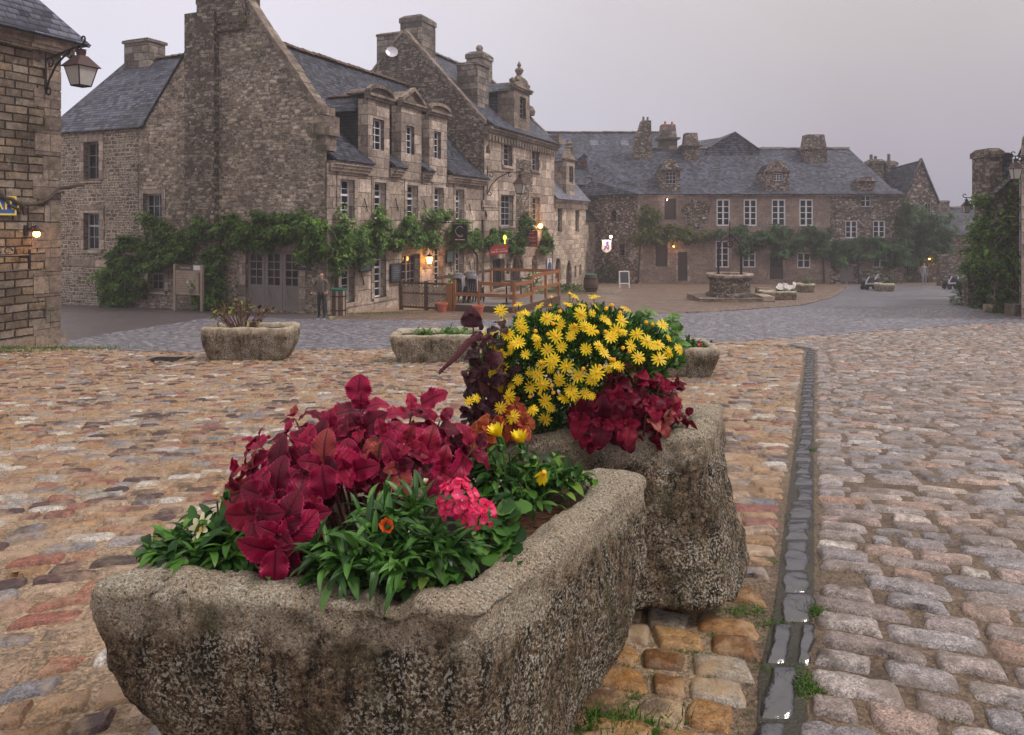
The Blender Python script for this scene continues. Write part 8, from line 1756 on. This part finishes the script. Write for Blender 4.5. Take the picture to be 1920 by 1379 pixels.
# ------------------------------------------------------------------ climbing vines
def spray():
    Vs, Qs, Us, b = [], [], [], 0; r = np.random.RandomState(5)
    for k in range(6):
        t = k / 5; V, Q, UV = leaf_t(2, 1, lambda t: max(.01, .30 * math.sin(math.pi * min(1, .1 + t * .88))), .7, .35); a = (-.9 if k % 2 else .9) * (1 - t * .8) + r.normal() * .1; s = .42
        x, y = V[:, 0] * s, V[:, 1] * s; W = np.stack([x * math.cos(a) + y * math.sin(a), -x * math.sin(a) + y * math.cos(a) + t * .62, V[:, 2] * s - t * t * .25], 1); Vs.append(W); Qs.append(Q + b); Us.append(UV); b += len(V)
    return np.concatenate(Vs), np.concatenate(Qs), np.concatenate(Us)
SPR = [spray()]
def vine(name, label, f, blobs, mat, seed, size=.26, dens=60, o0=.05, thick=.45, cat='climbing vine', mat2=None, droop=.5, stems=(), group=None):
    r = np.random.RandomState(seed); c0 = blobs[0]; root = thing(name, f.pt(f.s(c0[0]), .1, float(gz(f.pt(f.s(c0[0]), 0, 0).y))), label, cat, group); bags = [Bag(SPR), Bag(SPR)]
    for (px, py, rx, ry) in blobs:
        s = f.s(px); p = f.pt(s, o0, 0); k = p.y / F; hs = abs(f.s(px + rx) - f.s(px - rx)) / 2; hz = ry * k; z = EYE - (py - HY) * k; n = int(dens * hs * hz * 19)
        subs = [rv3(r) * r.uniform(.35, .95) for _ in range(max(8, int(hs * hz * 13)))]
        for i in range(n):
            v = rv3(r); rad = r.uniform(.25, 1) ** .45; sb_ = subs[r.randint(len(subs))]; v = sb_ + v * rad * .34 / max(.5, min(1.5, hs)); rad = 1.0; lump = 1 + .22 * math.sin(v[0] * 7 + seed + px) * math.cos(v[2] * 6 + py)
            q = f.pt(s + v[0] * rad * hs * lump, o0 + (abs(v[1]) * rad) * thick * (.7 + .6 * abs(math.sin(s * 3 + v[0] * 3))), z + v[2] * rad * hz * lump)
            out = np.array([f.n.x, f.n.y, 0]); d = unit(out * r.uniform(.1, 1.0) + np.array([f.u.x, f.u.y, 0]) * r.normal() * .8 + np.array([0, 0, r.uniform(-droop - .5, .35)]))
            bags[1 if (mat2 and v[2] > sb_[2] and r.rand() < .6) else 0].add(0, q, d, (0, 0, 1) + out * .6 + rv3(r) * .5, size * .78 * r.uniform(.6, 1.25))  # upper side of each clump mostly takes the lit leaf colour
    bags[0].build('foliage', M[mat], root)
    if mat2 and bags[1].d[0]: bags[1].build('lit_foliage' if False else 'toplit_foliage', M[mat2], root)  # same leaves in a lighter colour, light painted onto the clump tops
    sm = MB()
    for st in stems:
        pts = [f.pt(f.s(x), .10 + .05 * (i % 2), f.z(x, y)) for i, (x, y) in enumerate(st)]; sm.tube(pts, [.07 - .05 * i / len(pts) for i in range(len(pts))], 6)
    if stems: sm.build('trunk', M['bark'], root)
    return root
vine('climbing_vine', 'dense dark green vine over the ground floor of the rubble gable', FG, [(225, 490, 42, 30), (212, 520, 22, 30), (262, 460, 48, 28), (250, 540, 42, 40), (225, 560, 20, 20), (300, 430, 20, 26), (330, 455, 50, 26), (385, 440, 45, 30), (430, 425, 40, 30), (395, 470, 40, 26), (405, 520, 34, 45), (400, 560, 32, 28), (470, 425, 45, 32), (520, 420, 48, 34), (500, 450, 50, 20), (570, 425, 45, 34), (600, 440, 30, 40), (300, 490, 40, 22), (285, 410, 10, 14), (345, 475, 30, 14), (455, 455, 24, 22), (585, 470, 26, 22)],
     'vine', 31, .25, 62, .06, .55, mat2='vinelit', stems=[[(240, 572), (250, 500), (290, 460), (350, 455), (430, 440), (560, 430), (605, 430)], [(412, 580), (408, 500), (420, 440)], [(215, 572), (225, 520)]])
vine('climbing_vine', 'green vine hanging around the shop corner between the first windows', FA, [(628, 445, 16, 46), (645, 470, 20, 30), (618, 490, 8, 30), (668, 455, 26, 26), (700, 430, 26, 38), (735, 445, 28, 26), (765, 440, 26, 26), (790, 450, 16, 20), (660, 485, 20, 16), (755, 425, 22, 22), (690, 465, 20, 16)], 'vine', 32, .25, 62, .06, .6, mat2='vinelit', stems=[[(628, 585), (626, 520), (640, 450), (700, 440), (790, 440)]])
vine('climbing_vine', 'green vine between the hanging black sign and the café sign', FA, [(800, 405, 10, 18), (820, 404, 14, 14), (846, 425, 16, 20), (862, 445, 20, 20), (880, 450, 18, 18), (905, 445, 20, 20), (925, 448, 14, 12), (935, 440, 14, 12), (795, 440, 10, 20), (850, 455, 14, 12), (838, 440, 8, 24)], 'vine', 33, .26, 58, .1, .6, mat2='vinelit', stems=[[(892, 560), (890, 480), (870, 450), (820, 430)]])
vine('climbing_vine', 'dark climber rising around the orange bakery lamp', FA, [(960, 455, 16, 22), (975, 425, 10, 24), (968, 440, 12, 20), (955, 470, 14, 10), (1014, 450, 11, 22), (1008, 468, 8, 10)], 'vine', 34, .28, 58, .15, .55, stems=[[(960, 540), (962, 470), (972, 420)]])
vine('climbing_vine', 'yellowing creeper over the left part of the long far house', FF, [(1215, 400, 20, 24), (1205, 440, 20, 18), (1235, 440, 26, 16), (1262, 436, 28, 18), (1292, 440, 24, 14), (1318, 440, 16, 12), (1210, 425, 16, 14), (1270, 448, 34, 10), (1228, 452, 20, 8)], 'yvine', 35, .40, 22, .1, .7, stems=[[(1196, 530), (1200, 450), (1215, 400)]])
vine('climbing_vine', 'broad dark creeper band along the middle of the long far house', FF, [(1345, 434, 22, 14), (1385, 436, 26, 16), (1425, 440, 26, 18), (1465, 436, 28, 18), (1505, 440, 28, 20), (1545, 448, 26, 18), (1440, 460, 34, 14), (1490, 462, 34, 14), (1540, 468, 30, 16), (1400, 452, 24, 12), (1390, 470, 12, 12), (1460, 474, 14, 10)], 'farvine', 36, .42, 20, .1, .9, stems=[[(1545, 530), (1540, 470), (1500, 440), (1400, 436)]])
vine('climbing_vine', 'dark creeper over the lichen spotted right part of the far row', FF, [(1580, 460, 26, 18), (1615, 452, 28, 14), (1650, 458, 28, 16), (1600, 478, 30, 12), (1640, 476, 30, 12), (1680, 470, 22, 24), (1690, 430, 14, 40), (1675, 490, 24, 14), (1570, 490, 14, 14), (1700, 400, 14, 22)], 'farvine', 37, .42, 20, .1, .9, stems=[[(1610, 532), (1606, 480), (1640, 460)]])
vine('climbing_vine', 'bushy creeper crowning the steep gabled house front', Fr((0, 58.3), (1, 0), (0, -1)), [(1712, 420, 20, 40), (1735, 430, 16, 30), (1765, 420, 26, 26), (1752, 460, 22, 26), (1720, 465, 20, 30), (1770, 450, 18, 24), (1760, 485, 14, 12), (1705, 490, 16, 14)], 'farvine', 38, .42, 18, .1, 1.0, stems=[[(1712, 530), (1716, 470), (1712, 400)]])
vine('climbing_vine', 'tall bushy green creeper swallowing the left flank of the right hand house', Fr((0, 29.5), (1, 0), (0, -1)), [(1833, 380, 13.6, 16), (1856, 385, 15.299999999999999, 30), (1818, 372, 8.5, 8), (1840, 420, 22.099999999999998, 28), (1833, 460, 25.5, 30), (1818, 490, 22.099999999999998, 24), (1838, 500, 25.5, 26), (1850, 540, 15.299999999999999, 40), (1856, 460, 11.9, 60), (1808, 505, 13.6, 12), (1846, 575, 10.2, 12), (1856, 350, 6.8, 14), (1823, 435, 17.0, 16)], 'vine', 39, .34, 46, .1, 1.2, mat2='vinelit', stems=[[(1858, 588), (1856, 500), (1850, 420)]])
for nm, blobs, sd in (('ferns and moss growing on the kneeler of the shop gable', [(597, 252, 10, 14), (606, 290, 6, 14), (602, 232, 8, 6)], 61), ('moss tuft beside the chimney on the shop gable coping', [(462, 42, 14, 14), (490, 95, 10, 12)], 62)):
    vine('wall_plant', nm, FG, blobs, 'yvine', sd, .10, 60, .10, .3, 'wall plant')
def bush_(px, py, Yo, w, h, label, mat='vine', seed=1, n=500):
    Y = Yground(py) + Yo; c = P(px, py, Y); c.z = float(gz(Y)); root = thing('bush', c, label, 'bush'); r = np.random.RandomState(seed); bag = Bag(SPR)
    for i in range(n): v = rv3(r); v[2] = abs(v[2]); rad = r.uniform(.3, 1) ** .5; bag.add(0, c + Vector((v[0] * w, v[1] * w * .7, v[2] * h)) * rad, unit(v + rv3(r) * .6), (0, 0, 1), .2 * r.uniform(.6, 1.2))
    bag.build('foliage', M[mat], root); sm = MB(); sm.tube([c, c + Vector((0, 0, h * .6))], .03, 5); sm.build('stem', M['bark'], root)
bush_(1818, 572, 0, .75, 1.05, 'round dark bush at the foot of the right hand creeper', seed=41); bush_(1845, 577, -.5, .45, .9, 'smaller dark bush beside the garden wall', seed=42, n=300); bush_(1880, 590, .5, .45, .5, 'low bush by the arched doorway', seed=43, n=250)
bush_(845, 572, 1.5, .35, 1.35, 'spiky green plant behind the big orange terrace post', 'vinelit', 44, 160); bush_(1000, 562, 3.5, .55, 1.35, 'leafy green potted plant at the back of the terrace', 'vinelit', 45, 260); bush_(1060, 548, 0, 1.5, .45, 'low weeds against the pale house wall', 'vine', 46, 500); bush_(1240, 530, 0, .8, 1.0, 'small shrub against the far house by its dark window', 'farvine', 47, 260); bush_(1140, 531, 0, 1.2, 1.5, 'dark shrub in the alley behind the A board', 'farvine', 48, 350)
# ------------------------------------------------------------------ grass and weeds in the joints
def grass():
    r = np.random.RandomState(51); bag = Bag([leaf_t(3, 1, blade, b, .2) for b in (.5, 1.2, .1)]); bl = Bag(ELL)
    def patch(px, py, w, d, n, h):
        c = G(px, py)
        for i in range(n):
            x, y = c.x + r.normal() * w, c.y + r.normal() * d; z = float(gz(y)) - .004; bag.add(r.randint(3), (x, y, z), unit((r.normal() * .5, r.normal() * .5, 1)), rv3(r), h * r.uniform(.4, 1.2), 1.2)
            if r.rand() < .5: bl.add(r.randint(3), (x, y, z + .006), unit((r.normal(), r.normal(), .5)), (0, 0, 1), h * r.uniform(.25, .5), 1.3)
    for a in ((1110, 1372, .12, .04, 420, .055), (1150, 1350, .05, .03, 160, .035), (1130, 1250, .05, .05, 200, .022), (1185, 1305, .03, .02, 90, .02), (1240, 1168, .03, .03, 100, .02), (1290, 1225, .05, .012, 120, .018), (1345, 1205, .03, .02, 60, .02), (1395, 1150, .06, .03, 200, .028), (1450, 1175, .04, .015, 110, .025), (1528, 1148, .035, .03, 190, .035), (1512, 1290, .03, .05, 220, .035), (1535, 1300, .02, .02, 60, .025), (1437, 1055, .03, .02, 80, .02), (1532, 846, .07, .05, 220, .03), (1490, 1110, .03, .02, 70, .02), (1430, 1265, .02, .03, 60, .02), (1785, 1345, .02, .02, 50, .02), (1850, 990, .04, .03, 50, .02), (1660, 1310, .02, .02, 40, .02),
              (1250, 1250, .08, .01, 80, .016), (1200, 1270, .05, .03, 100, .018), (60, 655, 1.2, .15, 1200, .10), (10, 660, .6, .15, 500, .08), (155, 655, .5, .4, 400, .04), (740, 683, .25, .08, 240, .05), (400, 679, .3, .05, 200, .05), (520, 677, .2, .05, 120, .05), (690, 590, .9, .25, 500, .09), (720, 588, .7, .2, 400, .09), (650, 596, .5, .2, 240, .08), (310, 812, .12, .06, 160, .03), (1365, 568, 1.2, .1, 300, .08), (1100, 552, 1.2, .5, 400, .12), (1080, 545, 1.5, .5, 300, .12), (1230, 531, 2, .3, 300, .12)): patch(*a)
    # thin moss lines along random joints between trough and drain
    for i in range(1300):
        py = r.uniform(1140, 1379); px = r.uniform(1120, 1440); c = G(px, py); bag.add(r.randint(3), (c.x, c.y, c.z - .002), unit((r.normal() * .6, r.normal() * .6, 1)), rv3(r), r.uniform(.006, .016), 2)
    for i in range(900):
        y = 2.0 + r.rand() ** 1.5 * 12; x = chx(y) + r.choice([-1, 1]) * r.uniform(.08, .17); bag.add(r.randint(3), (x, y, float(gz(y)) - .002), unit((r.normal() * .6, r.normal() * .6, 1)), rv3(r), r.uniform(.008, .022), 2)
    tag(bag.build('grass', M['grass']), 'grass tufts and moss in the joints and along the walls', kind='stuff'); tag(bl.build('weeds', M['grass']), 'small broad leaved weeds between the stones', kind='stuff')
grass()
# ------------------------------------------------------------------ mist
HZ = True
if HZ:
    m = bpy.data.materials.new('mist'); m.use_nodes = True; nt = m.node_tree; nt.nodes.clear(); o = nd(nt, 'ShaderNodeOutputMaterial'); v = nd(nt, 'ShaderNodeVolumePrincipled')
    v.inputs['Color'].default_value = (.92, .91, .97, 1); v.inputs['Density'].default_value = .0015; v.inputs['Anisotropy'].default_value = .1; nt.links.new(v.outputs[0], o.inputs['Volume'])
    mb = MB(); mb.box(-90, 90, -8, 118, float(gz(112)) - 1.2, 15.5); tag(mb.build('haze', m), 'thin evening mist filling the square', kind='stuff')
